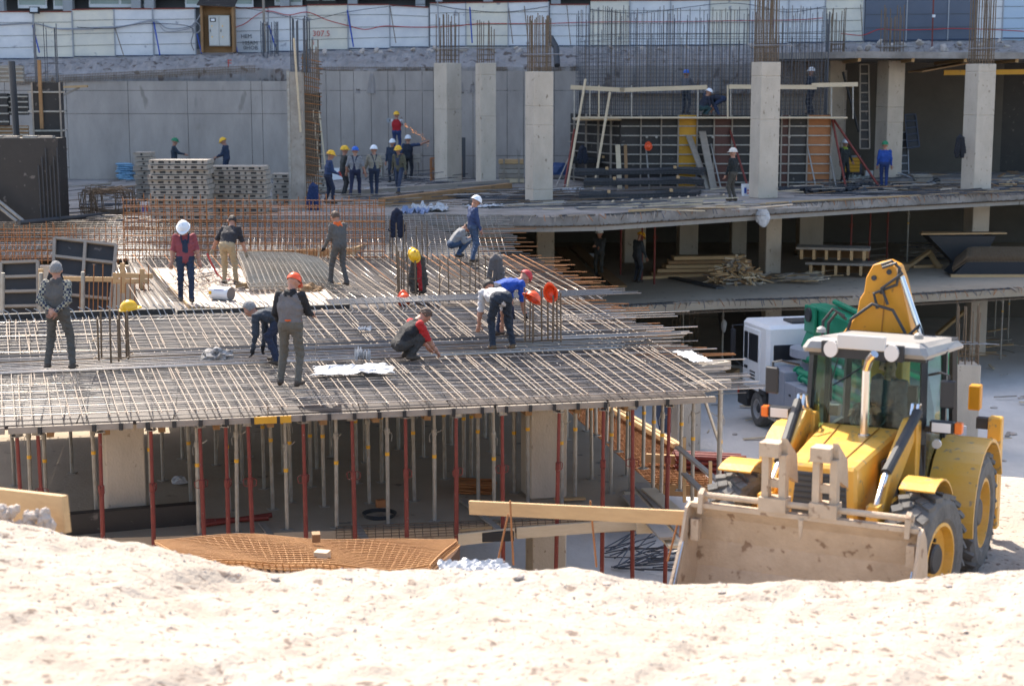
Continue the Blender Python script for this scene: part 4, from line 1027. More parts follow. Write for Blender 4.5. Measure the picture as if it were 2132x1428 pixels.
# starter rebar strip along the wall crown
ws = thing('wall_rebar', 'long strip of short rebar loops along the crown of the left wall', 'rebar', (atY(300,165,69.4).x,69.4,10.1)); bb = MB()
for i in range(150):
    px = 45+i*3.3; z0 = atY(px,lerp_pts(WT,px)+6,69.4).z; bb.tube(((px-CX)/FPX*69.35,69.4,z0-.1),((px-CX)/FPX*69.35,69.4,z0+.24),.014,n=4)
for k in (0,.1,.2): bb.path([((px-CX)/FPX*69.35,69.38,atY(px,lerp_pts(WT,px)+6,69.4).z+k) for px in range(40,545,25)],.012,4)
tag(bb.build('loop_bars', brownbar, ws, True),None,None,None,'stuff')
ws = thing('wall_rebar', 'strip of rebar loops along the crown of the middle wall', 'rebar', (atY(930,140,70.5).x,70.5,10.6)); bb = MB()
for i in range(150):
    px = 665+i*3.6; z0 = 10.5; bb.tube(((px-CX)/FPX*70.5,70.7,z0),((px-CX)/FPX*70.5,70.7,z0+.24),.014,n=4)
for k in (.08,.18): bb.tube(((665-CX)/FPX*70.5,70.68,10.5+k),((1205-CX)/FPX*70.5,70.68,10.5+k),.012,n=4)
tag(bb.build('loop_bars', brownbar, ws, True),None,None,None,'stuff')

# ---- left end: column forms
def ribbed_form(label, c, sx, sy, h, rz, m, ribs, ribm=galv, name='column_form', group='ribbed forms'):
    t = thing(name, label, 'formwork', c, rz, group)
    b = MB(); b.box((0,0,h/2),(sx,sy,h)); b.build('sheet', m, t)
    for k in range(ribs):
        z = h*(k+.5)/ribs
        b = MB(); b.box((0,-sy/2-.03,z),(sx+.22,.06,.05)); b.box((sx/2+.03,0,z+.004),(.06,sy+.2,.05)); b.build('waler', ribm, t)
    for s_ in (-1,1): b = MB(); b.box((s_*(sx/2-.03),-sy/2-.075,h/2),(.05,.03,h)); b.build('stiffener', timbergrey, t)
    return t
p = up(98,452); hgt = atY(98,172,p.y).z-UZ
ribbed_form('tall dark column form with steel walers at far left', p+V(0,.6,0), .85,.85,hgt, GR*.5, plydark, 7)
single(plank('timber_post', p+V(-.05,.05,2.6), p+V(-.05,.05,4.6), .09,.09, timberbrown), 'brown timber stud on the tall dark column form', 'timber')
bar_group('thin grey starter bars above the tall dark column form', ring((p.x,p.y+.6),.3,2), UZ+hgt, atY(90,50,p.y).z, bluesteel)
p2 = up(50,462); hg2 = atY(50,288,p2.y).z-UZ
t = thing('wall_form', 'big dark brown wall form panel at the left edge', 'formwork', p2+V(-.4,.5,0), 0)
b = MB(); b.box((0,0,hg2/2),(2.9,.9,hg2)); b.build('sheet', plydark, t)
for k in range(5): b = MB(); b.box((-.9+k*.5,-.3+.15*(k%2),hg2+.03),(.4,.28,.06)); b.build('top_plate', panelwhite, t)
for k in range(6): b = MB(); b.tube((.9+k*.11,-.5,0),(.88+k*.11,-.5,1.6+.25*(k%3)),.02,n=5); b.build('rod', darkgrey, t)
b = MB(); b.tube((-1.6,-.6,1.55),(.35,-1.0,.05),.05,n=6); b.build('brace', galv, t)
b = MB(); b.tube((-1.45,-.6,1.6),(.55,-1.0,.05),.05,n=6); b.build('brace', galv, t)
single(bar('steel_post', up(24,450)+V(0,1,0), atY(24,128,up(24,450).y+1), .1, darkgrey), 'dark steel post at the left edge before the wall', 'post')
lf = thing('wall_form', 'stack of framed forms behind the steel post at the left edge', 'formwork', up(10,430)+V(0,6,0)); yy = up(10,430).y+6
for i,(x0_,x1_,y0_,y1_,m) in enumerate([(-60,46,137,172,timbergrey),(-60,14,195,262,plydark),(18,55,196,240,plydark),(-60,56,262,292,timberbrown)]):
    a = atY(x0_,y1_,yy+.2*i); c = atY(x1_,y0_,yy+.2*i); b = MB(); b.bbox(a.x,c.x,yy+.2*i,yy+.2*i+.25,a.z,c.z); b.build('form_sheet', m, lf, True)
    for k in range(4): b = MB(); b.box(((a.x+c.x)/2,yy+.2*i-.03,a.z+(c.z-a.z)*(k+.5)/4),(c.x-a.x+.1,.06,.05)); b.build('waler', galv, lf, True)
br = thing('bracket', 'timber and steel bracket projecting left of the wall', 'bracket', atY(150,190,62))
plank('board', atY(132,182,62), atY(182,180,62), .25,.08, timber, br); plank('strut', atY(130,200,62), atY(165,183,62), .06,.06, timbergrey, br)
# blue sacks
for i in range(9):
    p = up(259,373)+V(rg.uniform(-.1,.1),.2,.04+i*.078)
    o = blob('blue_sack', f'flattened light blue sack, {ORD[i]} from the bottom of the pile by the wall', 'sack', p, (.38,.3,.055), bluetarp, i, .15, 1.5, 2, False); o['group'] = 'blue sacks by the left wall'
# stacks of perforated panels: every panel is a thing
def perf_panel_mesh(sx, sy, h, holes):
    b = MB(); b.use(panelwhite); b.box((0,0,0),(sx,sy,h)); b.box((0,-sy/2-.004,h/2-.012),(sx,.02,.024)); b.box((0,-sy/2-.004,-h/2+.012),(sx,.02,.024)); b.use(black)
    for k in range(holes):
        x = -sx/2 + sx*(k+.5)/holes
        if k%2: b.box((x,-sy/2-.001,0),(.16,.012,.06))
        else: b.lathe([(.035,-.006),(.035,.006)], c=(x,-sy/2-.001,0), axis='y', n=8)
    return b.mesh('perforated_panel')
def stack(lab, px0, px1, pyb, n, h, sy, holes, yoff=0.):
    a, c = up(px0,pyb), up(px1,pyb); L = c.x-a.x; me = perf_panel_mesh(L, sy, h-.02, holes)
    for i in range(n):
        o = mobj('perforated_shutter', me); o.location = ((a.x+c.x)/2+rg.uniform(-.05,.05), a.y+sy/2+yoff+rg.uniform(-.05,.05), UZ+h*(i+.5)); o.rotation_euler = (0,0,rg.uniform(-.025,.025))
        tag(o, f'pale perforated form panel in the {lab} stack, {ORD[i]} from the floor', 'formwork', 'perforated panels in stacks')
stack('narrow left', 279,314, 444, 13, .142, .7, 1, .3)
stack('wide middle', 312,433, 458, 12, .145, 1.0, 7)
stack('wide right', 438,556, 452, 11, .137, 1.0, 7)
stack('far low', 430,534, 398, 4, .16, 1.0, 7, 1.5)
# two men's bench: yellow hoses, red slab
hb = MB()
for k in range(9): hb.path([up(382+i*9,345)+V(0,1+.12*k,1.0+.05*math.sin(i*1.3+k)+.015*k) for i in range(9)], .022, 5)
single(hb.build('yellow_hoses', mat('yhose',(.6,.5,.03),.5)), 'bundle of yellow hoses between the two men by the left wall', 'hose')
tb_ = thing('work_table', 'red topped table between the two men by the left wall', 'table', up(415,372)); b = MB(); b.box((0,0,.86),(1.3,.7,.06)); b.build('top', plyred, tb_)
for x in (-.55,.55):
    for y in (-.28,.28): b = MB(); b.box((x,y,.42),(.06,.06,.84)); b.build('leg', timbergrey, tb_)
single(block('white_sheet_board', up(383,350)+V(0,1.2,.95), (.2,.03,.36), white), 'white sheet of paper held by the man in the green helmet', 'paper')
single(block('blue_board', up(432,350)+V(0,1.6,1.08), (.75,.5,.05), bluetarp), 'pale blue board held by the man in the yellow helmet', 'board')
# rusty cage bundle
cg = thing('rebar_cage', 'heap of brown rebar cages left of the panel stacks', 'rebar', up(220,460))
for k in range(26):
    c = up(222,452)+V(rg.uniform(-.25,.25),.3+rg.uniform(-.2,.3),.42); a = rg.uniform(-.25,.25); w_,h_ = rg.uniform(.4,.62), rg.uniform(.25,.42)
    q = [c+V(math.cos(a)*x*w_-math.sin(a)*z*h_,.05*k-.6,math.sin(a)*x*w_+math.cos(a)*z*h_) for x,z in ((-1,-1),(1,-1),(1,1),(-1,1))]
    b = MB(); b.path(q+[q[0]], .016, 5); b.build('stirrup', brownbar, cg, True)
single(bar('long_pipe', up(40,470)+V(0,0,.08), up(262,448)+V(0,0,.08), .07, darkgrey), 'long dark pipe lying before the rebar cages', 'pipe')
pail = thing('pail', 'white pail with red and blue print before the narrow panel stack', 'pail', up(304,452)); b = MB(); b.lathe([(.13,0),(.16,.42),(.165,.44)], n=14); b.build('body', white, pail)
b = MB(); b.box((-.04,-.15,.26),(.1,.03,.2)); b.build('blue_print', bluepaint, pail); b = MB(); b.box((.07,-.15,.26),(.05,.03,.18)); b.build('red_print', redwire, pail)
# tall corner column in formwork with rebar mesh and poles
fc = thing('corner_form', 'tall white streaked corner form with timber pole beside the rusty wall mesh', 'formwork', up(616,438)+V(0,.3,0))
pz0 = up(616,438).y+.3; b = MB(); a = atY(604,438,pz0); c = atY(629,150,pz0); b.bbox(a.x,c.x,pz0,pz0+.45,UZ,c.z); b.build('sheet', panelwhite, fc, True)
b = MB(); b.bbox(a.x-.02,a.x+.06,pz0-.03,pz0+.1,UZ,c.z+.02); b.build('edge', galv, fc, True)
single(bar('timber_pole', atY(626,275,pz0-.15), atY(612,80,pz0-.15), .035, timberpale), 'thin pale pole leaning on the tall corner form', 'pole')
wm = thing('wall_rebar', 'tall rusty wall mesh beside the corner form', 'rebar', atY(648,430,pz0+.3)); ya = pz0+.5
for k in range(9):
    px = 631+k*4; bar('upright_bar', atY(px,432,ya+.05*k)*1, atY(px-1,112-(k%3)*14,ya+.05*k), .02, brownbar, wm)
for k in range(34):
    y_ = 425-k*9.2; bar('stirrup', atY(627,y_,ya-.1), atY(667+rg.uniform(-1,6),y_+7+rg.uniform(-3,3),ya+.1), .016, rust if k%2 else brownbar, wm)
bar_group('dark steel starter bars over the tall corner form', [(atY(px,150,pz0+.2).x,pz0+.1+.1*(i%4),0) for i,px in enumerate((607,610,613,617,622,636,640,644,634,642))], atY(616,152,pz0).z, atY(616,36,pz0).z, bluesteel, r=.02)
ld = thing('ladder', 'pale timber ladder leaning behind the tall rusty wall mesh', 'ladder', up(672,375)); yl = up(672,375).y
for d in (0,12):
    plank('rail', atY(668+d,372,yl), atY(652+d,230,yl+.8), .06,.05, timberpale, ld)
for k in range(7): f = (k+.5)/7; a = atY(668-16*f,372-142*f,yl+.8*f); c = atY(680-16*f,372-142*f,yl+.8*f); plank('rung', a, c, .05,.03, timberpale, ld)
# small stacks behind the group
stack('small grey', 556,612, 432, 6, .17, .8, 3, 1.2)
stack('small near the leaning worker', 655,678, 402, 5, .16, .6, 1, .6)
sg = thing('white_sign', 'white box with red letters behind the leaning worker', 'box', up(705,372)); b = MB(); b.box((0,0,.25),(.5,.2,.5)); b.build('body', white, sg); b = MB(); b.lathe([(.09,-.006),(.09,.006)],c=(.08,-.105,.3),axis='y',n=12); b.build('red_mark', redwire, sg)
# scaffold trestle the red-jacket man stands on
tr = thing('trestle', 'trestle of perforated panels the man in red stands on', 'trestle', up(833,362)); yT = up(833,362).y
for i,dz in enumerate((1.02,.82)): b = MB(); b.box((0,0,dz),(1.75,.55,.14)); b.build('deck_panel', panelwhite, tr); 
for x in (-.75,.75):
    for y in (-.2,.2): b = MB(); b.tube((x,y,0),(x,y,.75),.04,n=6); b.build('leg', galv, tr)
# orange wire cage
oc = thing('wire_cage', 'orange wire cage bin standing beside the wide column', 'cage', up(928,378)+V(0,.4,0))
for x in (-.62,.62):
    for y in (-.4,.4): b = MB(); b.box((x,y,.48),(.07,.07,.96)); b.build('corner_post', plyorange, oc)
for z in (.08,.5,.94):
    for y in (-.4,.4): b = MB(); b.box((0,y,z),(1.17,.045,.045)); b.build('rail', plyorange, oc)
b = MB()
for k in range(14): b.tube((-.6+k*.045,-.4,.1),(-.6+k*.045,-.4,.9),.007,n=4); b.tube((-.6,-.4,.1+k*.06),(.02,-.4,.1+k*.06),.007,n=4)
b.build('wire_mesh', rust, oc)
single(plank('leaning_sheet', up(953,374)+V(0,.5,0), up(953,374)+V(0,.75,1.75), .62,.05, darkgrey), 'dark rectangular panel leaning on the wide column', 'panel')
ct = thing('timber_crate', 'stacked timber crates between the two near columns', 'crate', up(1065,383)+V(0,.4,0))
for i in range(5): b = MB(); b.box((rg.uniform(-.03,.03),0,.12+.19*i),(1.0,.6,.17)); b.build('tray', (timberpale,timbergrey,panelwhite,timbergrey,timber)[i], ct)
for x in (-.3,.3): b = MB(); b.box((x,-.33,.5),(.07,.05,1)); b.build('slat', timbergrey, ct)
blob('blue_tarpaulin', 'dark blue tarpaulin heap right of the near column', 'tarpaulin', up(1166,372)+V(0,.8,.3), (.45,.5,.42), bluetarp2, 3, .2)
single(bar('waste_chute', atY(1146,78,71), atY(1158,100,70.5), .13, darkgrey), 'upper bent length of black waste chute on the bank', 'pipe')
single(bar('waste_chute', atY(1158,99,70.5), atY(1160,137,69.8), .14, darkgrey), 'lower upright length of black waste chute on the bank', 'pipe')
# long formwork girders lying at the edge of the group
single(plank('form_girder', up(728,412)+V(0,0,.18), up(1055,388)+V(0,0,.18), .3,.16, timbergrey), 'long dark girder lying in front of the group of workers', 'girder')
single(plank('form_girder', up(795,432)+V(0,0,.15), up(1060,398)+V(0,0,.15), .25,.3, timberbrown), 'yellowish steel girder lying below the dark one', 'girder')
# ---- debris (bars, laths, sheets) scattered over the upper floor
def debris(label, x0,x1,y0,y1,n, mats_, Lr=(.4,1.8), z=UZ, r=.018, ang=.5, kind='bar', hmax=.25):
    t = thing('debris_heap', label, 'debris', at((x0+x1)/2,(y0+y1)/2,z))
    for i in range(n):
        c = at(rg.uniform(x0,x1),rg.uniform(y0,y1),z)+V(0,0,.03+hmax*rg.random()**2); a = rg.gauss(.1,ang); L = rg.uniform(*Lr); m = rg.choice(mats_)
        q = c+V(math.cos(a)*L,math.sin(a)*L,rg.uniform(-.03,.1))
        if kind == 'bar' or rg.random() < .4: bar('loose_bar', c, q, r, m, t, n=4)
        else: plank('loose_lath', c, q, rg.uniform(.06,.16), .03, m, t)
    return t
debris('tangle of cut bars behind the group of workers', 760,960,362,392, 110, [bluesteel,steel,darkgrey], (.3,1.4), ang=.9, hmax=.4)
debris('bars and laths lying before the tall column', 900,1180,396,418, 80, [bluesteel,timbergrey,steel,brownbar], (.6,2.4), ang=.25)
debris('litter of laths and bars along the slab edge at centre', 1000,1560,424,440, 70, [timberpale,bluesteel,timbergrey,steel], (.6,2.6), ang=.2, kind='m', hmax=.08)
debris('bars scattered round the group of workers', 640,900,405,440, 70, [bluesteel,steel,brownbar,timbergrey], (.4,1.8), ang=.4)
debris('scattered laths on the floor left of the panel stacks', 130,300,385,470, 24, [timbergrey,timberpale,bluesteel], (.5,1.5), kind='m', hmax=.05)
debris('dark litter of bars and boards between the right columns', 1640,2000,372,408, 150, [bluesteel,timbergrey,darkgrey,timberbrown,steel], (.4,1.9), ang=.5, kind='m', hmax=.3)
debris('wood litter beside the rightmost column', 2072,2180,362,396, 70, [timber,timbergrey,timberbrown,timberpale], (.3,1.1), ang=.9, kind='m', hmax=.3)
debris('rubbish on the slab before the shaft formwork', 1450,1640,376,412, 40, [timbergrey,timberpale,bluesteel], (.4,1.4), kind='m', hmax=.1)
for i,(px,py,sx_,sy_) in enumerate([(1660,398,.9,.5),(1720,402,1.0,.5),(1780,392,.8,.45),(1850,396,.7,.4),(940,412,.8,.4)]):
    crumple_sheet('black_netting', f'heap of black netting lying on the upper floor, {ORD[[1,2,3,4,0][i]]} heap from the left', 'netting', up(px,py), sx_,sy_,.25, mat('netting',(.02,.022,.026),.8), 41+i*3.7,.1*i)
debris('long dark bars lying flat on the slab before the near columns', 900,1300,402,432, 90, [darkmesh,bluesteel,brownbar], (1.2,3.4), ang=.15, hmax=.06)
debris('dark bars lying flat on the slab at right', 1620,2100,388,410, 110, [darkmesh,bluesteel,brownbar], (1,3), ang=.2, hmax=.06)
debris('bars strewn over the left part of the upper floor', 120,640,380,450, 90, [darkmesh,bluesteel,brownbar,timbergrey], (.5,2), ang=.4, hmax=.1)
def sheets(lst):
    for i,(px,py,sx,sy,h,m,lab) in enumerate(lst): crumple_sheet('plastic_sheet', lab, 'sheet', up(px,py), sx,sy,h,m,i*3.3,.1*i)
sheets([(895,440,.55,.5,.3,whitesheet,'white plastic heap at the slab edge left of the standing man'),(860,448,.45,.4,.3,mat('bluesheet',(.2,.25,.38),.5),'blue grey plastic heap beside the white one at the slab edge'),(1195,405,.4,.5,.3,whitesheet,'white plastic sheet at the left end of the dark mesh stack'),
 (765,398,.55,.4,.12,whitesheet,'white film on the floor among the workers'),(715,402,.3,.3,.2,mat('paleg',(.4,.42,.38),.6),'pale bag on the floor beside the leaning worker'),(1790,338,.6,.5,.25,mat('paleg',(.4,.42,.38),.6),'pale sacks behind the two men at right'),(1010,432,.7,.25,.1,whitesheet,'white film on the slab edge before the tall column')])
# white bag hanging at the slab edge
bg_ = blob('plastic_bag', 'white plastic bag hanging from the slab edge above the wood pile', 'bag', atY(1588,448,at(1588,430,UZ).y-.12)+V(0,0,-.05), (.22,.1,.32), whitesheet, 4, .3, 1.6, 3, False)
blob('plastic_bag', 'small white bag tied to the slim prop beyond the deck corner', 'bag', atY(1507,678,at(1503,770,0).y-.1), (.09,.07,.22), whitesheet, 9, .2, 1.5, 3, False)
# mesh draped under the floor edges, timber edge strips
single(plank('edge_strip', up(1310,442)+V(0,-.05,.04), up(1640,424)+V(0,-.05,.04), .1,.06, timber), 'long pale lath along the slab edge before the dark mesh stack', 'lath')
single(plank('edge_strip', up(1650,423)+V(0,-.05,.04), up(2140,398)+V(0,-.05,.04), .1,.06, timber), 'long pale lath along the slab edge at right', 'lath')
def hanging_mesh(label, pts, z, drop):
    P = [at(x,y,z) for x,y in pts]; t = thing('edge_mesh', label, 'rebar mesh', P[len(P)//2]); bb = MB()
    for p,q in zip(P,P[1:]):
        n_ = int((q-p).length/.13)
        for i in range(n_):
            c = p+(q-p)*(i/n_); bb.path([c+V(0,.35,-.3), c+V(0,-.1,-.28), c+V(rg.uniform(-.05,.05),-.22-rg.uniform(0,.2),-.26+drop-rg.uniform(0,.1))], .011, 4)
        for k in range(5): bb.tube(p+V(0,.3-.15*k,-.3+(drop*.2 if k>3 else 0)), q+V(0,.3-.15*k,-.3+(drop*.2 if k>3 else 0)), .008, n=4)
    tag(bb.build('mesh', brownbar, t, True),None,None,None,'stuff')
    fr = MB()
    for p,q in zip(P,P[1:]):
        n_ = int((q-p).length/.17)
        for i in range(n_):
            c = p+(q-p)*((i+rg.random())/n_); fr.use(rg.choice([rust,brownbar,bluesteel,timbergrey])); L = rg.uniform(.08,.4)
            fr.path([c+V(0,.5,.02), c+V(0,-.02,.03), c+V(rg.uniform(-.12,.12),-L,-.02-rg.uniform(0,.14))], .012, 4)
        for k in range(5):
            a = p+(q-p)*rg.uniform(0,.5); e = a+(q-p)*rg.uniform(.25,.5); fr.use(rg.choice([timbergrey,brownbar,darkgrey])); fr.beam(a+V(0,rg.uniform(0,.2),.03), e+V(0,rg.uniform(0,.2),.03), .08,.04)
    tag(fr.build('ragged_edge', None, t, True),None,None,None,'stuff')
hanging_mesh('rusty mesh lip hanging under the upper slab edge', upedge, UZ, .08)
hanging_mesh('mesh lip hanging under the middle floor edge', [(1270,640),(1500,628),(1800,620),(2132,602),(2300,596)], MZ, .05)

# ---- dark mesh stack
for i,(x0_,x1_,yb_,dz) in enumerate([(1205,1450,421,.0),(1215,1465,410,.3),(1195,1462,402,.55),(1188,1452,388,.8)]):
    a, c = up(x0_,yb_), up(x1_,yb_-6); a.z = c.z = UZ+.1+dz
    q4 = [a, c, c+V(.3-.4*(i%2),1.2,.02), a+V(.1,1.25,.02)]
    t = thing('mesh_stack', f'dark bundle of mesh sheets before the shaft formwork, {ORD[i]} bundle from the floor', 'rebar mesh', (a+c)/2, 0, 'dark mesh bundles')
    for l in range(3):
        bb = MB()
        def bl(u,v): p = (q4[0]*(1-u)+q4[1]*u)*(1-v)+(q4[3]*(1-u)+q4[2]*u)*v; return p+V(0,0,l*.065+.03*math.sin(u*6+l)+(-.1*(u-.85)*6 if u>.85 else 0))
        for k in range(38): bb.path([bl(k/37,j/3) for j in range(4)], .012, 4); c0 = bl(k/37,0); bb.tube(c0, c0+V(.03,0,.06), .01, n=4)
        for k in range(9): bb.path([bl(j/12,k/8)+V(0,0,.02) for j in range(13)], .012, 4)
        tag(bb.build('mesh_layer', darkmesh, t, True),None,None,None,'stuff')
    b = MB(); b.extr([p+V(0,0,-.02) for p in q4],(0,0,.16)); b.build('gap_shade_filler', mat('gap_shade',(.03,.03,.032),.9), t, True)  # solid filler, shade between the mesh layers put in as dark colour
    for f in (.25,.78): p = q4[0]+(q4[1]-q4[0])*f; b = MB(); b.box(p+V(0,.0,.23),(.09,.3,.09)); b.build('spacer', timber, t, True)
lad = thing('lath_frame', 'grey ladder like lath frame lying before the dark mesh stack', 'frame', up(1390,424))
for o_ in (0,.45): plank('rail', up(1250,430)+V(0,o_,.08), up(1512,414)+V(0,o_,.08), .07,.07, timbergrey, lad)
for k in range(14): p = up(1250,430)+(up(1512,414)-up(1250,430))*(k/13.5+.01); plank('rung', p+V(0,-.1,.13), p+V(.1,.6,.13), .06,.03, timberpale if k%2 else timbergrey, lad)
pail = thing('pail', 'white pail with red spots beside the man in the black sweater', 'pail', up(1552,408)); b = MB(); b.lathe([(.13,0),(.16,.4),(.165,.42)], n=14); b.build('body', white, pail)
b = MB(); b.box((.07,-.15,.2),(.05,.03,.05)); b.box((.07,-.145,.1),(.05,.03,.05)); b.build('red_print', redwire, pail); b = MB(); b.box((-.03,-.15,.2),(.08,.03,.2)); b.build('blue_print', bluepaint, pail)

# ---- lift-shaft formwork with rebar cage
Ys = 63.6                         # near left corner
zt = atY(1262,240,Ys).z
def sx(px): return (px-CX)/FPX*Ys*1.0
sf = thing('shaft_form', 'large dark formwork box of the lift shaft with yellow and orange panels', 'formwork', (sx(1480),Ys,UZ))
cols_ = [(1290,1332,plydark),(1332,1374,plydark),(1374,1409,plydark),(1409,1448,plyyellow),(1448,1483,plydark),(1483,1520,plyred),(1520,1560,plydark),(1560,1622,plydark),(1622,1638,plyred),(1638,1676,plydark),(1676,1725,plyorange)]
hb_ = zt-UZ
for x0_,x1_,m in cols_:
    a,c = sx(x0_), sx(x1_); b = MB(); b.bbox(a+.01,c-.01,Ys,Ys+.08,UZ+.05,zt); b.build('panel', m, sf, True)
    b = MB(); b.box((c,Ys-.06,(UZ+zt)/2),(.05,.1,hb_)); b.build('upright', timbergrey, sf, True)
    for k in range(7):
        b = MB(); b.box(((a+c)/2,Ys-.05,UZ+.2+k*.36),(c-a-.06,.06,.045)); b.build('waler', galv, sf, True)
b = MB(); b.extr([(sx(1290),Ys,UZ+.05),(sx(1195),Ys+4.5,UZ+.05),(sx(1195),Ys+4.5,zt),(sx(1290),Ys,zt)],(.1,.02,0)); b.build('side_panel', plydark, sf, True)
for k in range(7):
    z = UZ+.2+k*.36; b = MB(); b.beam((sx(1288)-.04,Ys,z),(sx(1195)-.04,Ys+4.4,z),.06,.05); b.build('side_waler', galv, sf, True)
for k in range(4): f=(k+.5)/4; b = MB(); b.beam((sx(1288)+(sx(1195)-sx(1288))*f-.08,Ys+4.5*f-.03,UZ),(sx(1288)+(sx(1195)-sx(1288))*f-.08,Ys+4.5*f-.03,zt),.08,.08); b.build('upright', timbergrey, sf, True)
b = MB(); b.extr([(sx(1725),Ys,UZ+.05),(sx(1745),Ys+2.5,UZ+.05),(sx(1745),Ys+2.5,zt),(sx(1725),Ys,zt)],(-.1,.02,0)); b.build('side_panel', plydark, sf, True)
for k in range(5): b = MB(); b.lathe([(.05,-.01),(.05,.01)], c=(sx((1344,1364,1454,1480,1638)[k]),Ys-.12,UZ+hb_*.7),axis='y',n=8); b.build('tie_nut', galv, sf, True)
for f,lab in ((.0,'front'),):
    b = MB(); b.bbox(sx(1200),sx(1750),Ys-.75,Ys-.02,zt-.12,zt-.06); b.build('platform_board', timberpale, sf, True)
    b = MB(); b.bbox(sx(1196),sx(1290),Ys-.4,Ys+3,zt-.2,zt-.14); b.build('platform_board', timberpale, sf, True)
# rails of the working platform
rl = thing('guard_rail', 'pale timber guard rail round the shaft working platform', 'rail', (sx(1440),Ys-.7,zt))
zr = atY(1480,186,Ys-.7).z
for a,c in [((1188,182),(1300,188)),((1290,188),(1472,182)),((1518,181),(1700,182)),((1690,178),(1786,176))]:
    plank('rail_board', atY(*a,Ys-.72), atY(*c,Ys-.72), .05,.16, timberpale, rl)
for px,kind in ((1196,0),(1228,0),(1247,1),(1315,0),(1453,0),(1515,1),(1521,0),(1731,0),(1776,0)):
    a = atY(px,248,Ys-.7); c = atY(px,178,Ys-.7)
    if kind: plank('post', a, c, .12,.05, timberpale, rl)
    else: bar('post', a, c, .03, galv, rl)
# rebar cage of the shaft walls
cage = thing('rebar_cage', 'tall blue grey rebar cage of the lift shaft walls', 'rebar', (sx(1460),Ys+.3,zt)); rr = random.Random(8)
def cage_wall(A_, B_, n_, ztop, every, m=bluesteel, hz=14):
    for i in range(n_+1):
        p = A_+(B_-A_)*(i/n_); h = ztop + (rr.uniform(-1.6,.1) if rr.random()<.35 else rr.uniform(-.25,.1))
        bar('upright_bar', p+V(0,0,zt-UZ-.3), Vector((p.x+rr.uniform(-.03,.03),p.y,h)), .0135, m, cage, n=5)
    bb = MB()
    for k in range(hz):
        z = zt+.05+k*.155; bb.tube(Vector((A_.x,A_.y-.02,z)), Vector((B_.x,B_.y-.02,z)), .009, n=4)
    for z in (zt+2.9,zt+3.1): bb.tube(Vector((A_.x,A_.y-.02,z)), Vector((B_.x,B_.y-.02,z)), .009, n=4)
    tag(bb.build('cross_bars', m, cage, True),None,None,None,'stuff')
ztop = atY(1300,14,Ys+.3).z
fl_ = Vector((sx(1296),Ys+.25,UZ)); fr_ = Vector((sx(1718),Ys+.25,UZ)); bl_ = Vector((sx(1206)*1.0,Ys+4.2,UZ)); br_ = Vector((sx(1720)+.6,Ys+4.2,UZ))
cage_wall(fl_, fr_, 62, ztop-.1, 1); cage_wall(fl_, bl_, 26, ztop, 1, hz=16); cage_wall(bl_+V(.2,.1,0), br_, 56, ztop+.15, 1, m=brownbar, hz=16); cage_wall(fr_, br_, 16, ztop-.2, 1)
cage_wall(fl_+V(.3,.35,0), fr_+V(-.2,.35,0), 44, ztop-.5, 1, hz=10)
# leaning planks and braces at the shaft
for i,(a,c,m,wd) in enumerate([((1180,375),(1219,165),timberpale,.1),((1236,350),(1270,192),timberpale,.1),((1290,348),(1286,302),timberpale,.18),((1304,348),(1302,302),timberbrown,.12),((1474,385),(1434,283),timbergrey,.3),((1485,388),(1462,274),timbergrey,.3)]):
    Yf = Ys-1.3 if i < 2 else Ys-.95; pa = Vector(((a[0]-CX)/FPX*Yf, Yf, UZ)); pc_ = atY(c[0],c[1],Ys-.13 if i>1 else Ys-.85); single(plank('leaning_plank', pa, pc_, wd,.04, m, roll=0), f'plank leaning on the shaft formwork, {ORD[[0,1,2,3,4,5][i]]} from the left', 'plank', 'planks leaning on the shaft form')
for i,(a,c,m) in enumerate([((1155,395),(1190,318),galv),((1174,365),(1196,270),redpaint),((1352,347),(1345,308),galv),((1500,384),(1480,300),galv),((1557,386),(1520,272),redpaint),((1760,365),(1733,250),redpaint),((1832,365),(1736,250),redpaint),((1698,380),(1680,300),galv),((1740,375),(1728,325),galv)]):
    single(bar('push_pull_prop', Vector(((a[0]-CX)/FPX*(Ys-1.1), Ys-1.1, UZ)), atY(*c,Ys-.1 if i not in (0,1) else Ys+1), .045 if m is redpaint else .03, m), f"{'red' if m is redpaint else 'grey'} slanting prop at the shaft formwork, {ORD[[0,1,2,3,4,7,8,5,6][i]]} from the left", 'prop', 'slanting props at the shaft')
# ---- right end of the upper floor
yc_ = thing('yellow_crate', 'yellow plastic crate behind the man leaning on the red brace', 'crate', up(1770,325)+V(0,0,.3)); b = MB(); b.box((0,0,.35),(.72,.5,.62)); b.build('body', plyyellow, yc_)
for k in range(4): b = MB(); b.box((0,-.26,.12+.15*k),(.74,.03,.04)); b.build('slat', yellowplastic, yc_)
b = MB(); b.box((0,0,.69),(.8,.56,.06)); b.build('lid', greywire, yc_)
def q4up(pts, Y0, Y1): return [atY(*pts[0],Y0),atY(*pts[1],Y0),atY(*pts[2],Y1),atY(*pts[3],Y1)]
yr = up(1872,376).y
form_panel('ribbed grey panel leaning beside the man in the blue jacket', q4up([(1856,374),(1892,373),(1889,276),(1852,277)], yr, yr+.5), 1, 6, .06, darkgrey, greywire, .04)
form_panel('ribbed dark panel leaning in the room behind the right column', q4up([(1889,310),(1914,306),(1906,239),(1884,240)], 68.5, 69.2), 1, 5, .06, darkgrey, hoard_b, .04)
form_panel('narrow tall ladder like form beside the right column row', q4up([(1790,310),(1810,310),(1808,135),(1790,135)], 67, 67.3), 1, 9, .08, plydark, timbergrey, .05)
single(block('concrete_pad', (19.5,69,UZ+.1), (9,5.5,.2), slab_top), 'pale concrete step at the floor of the shaded room', 'step')
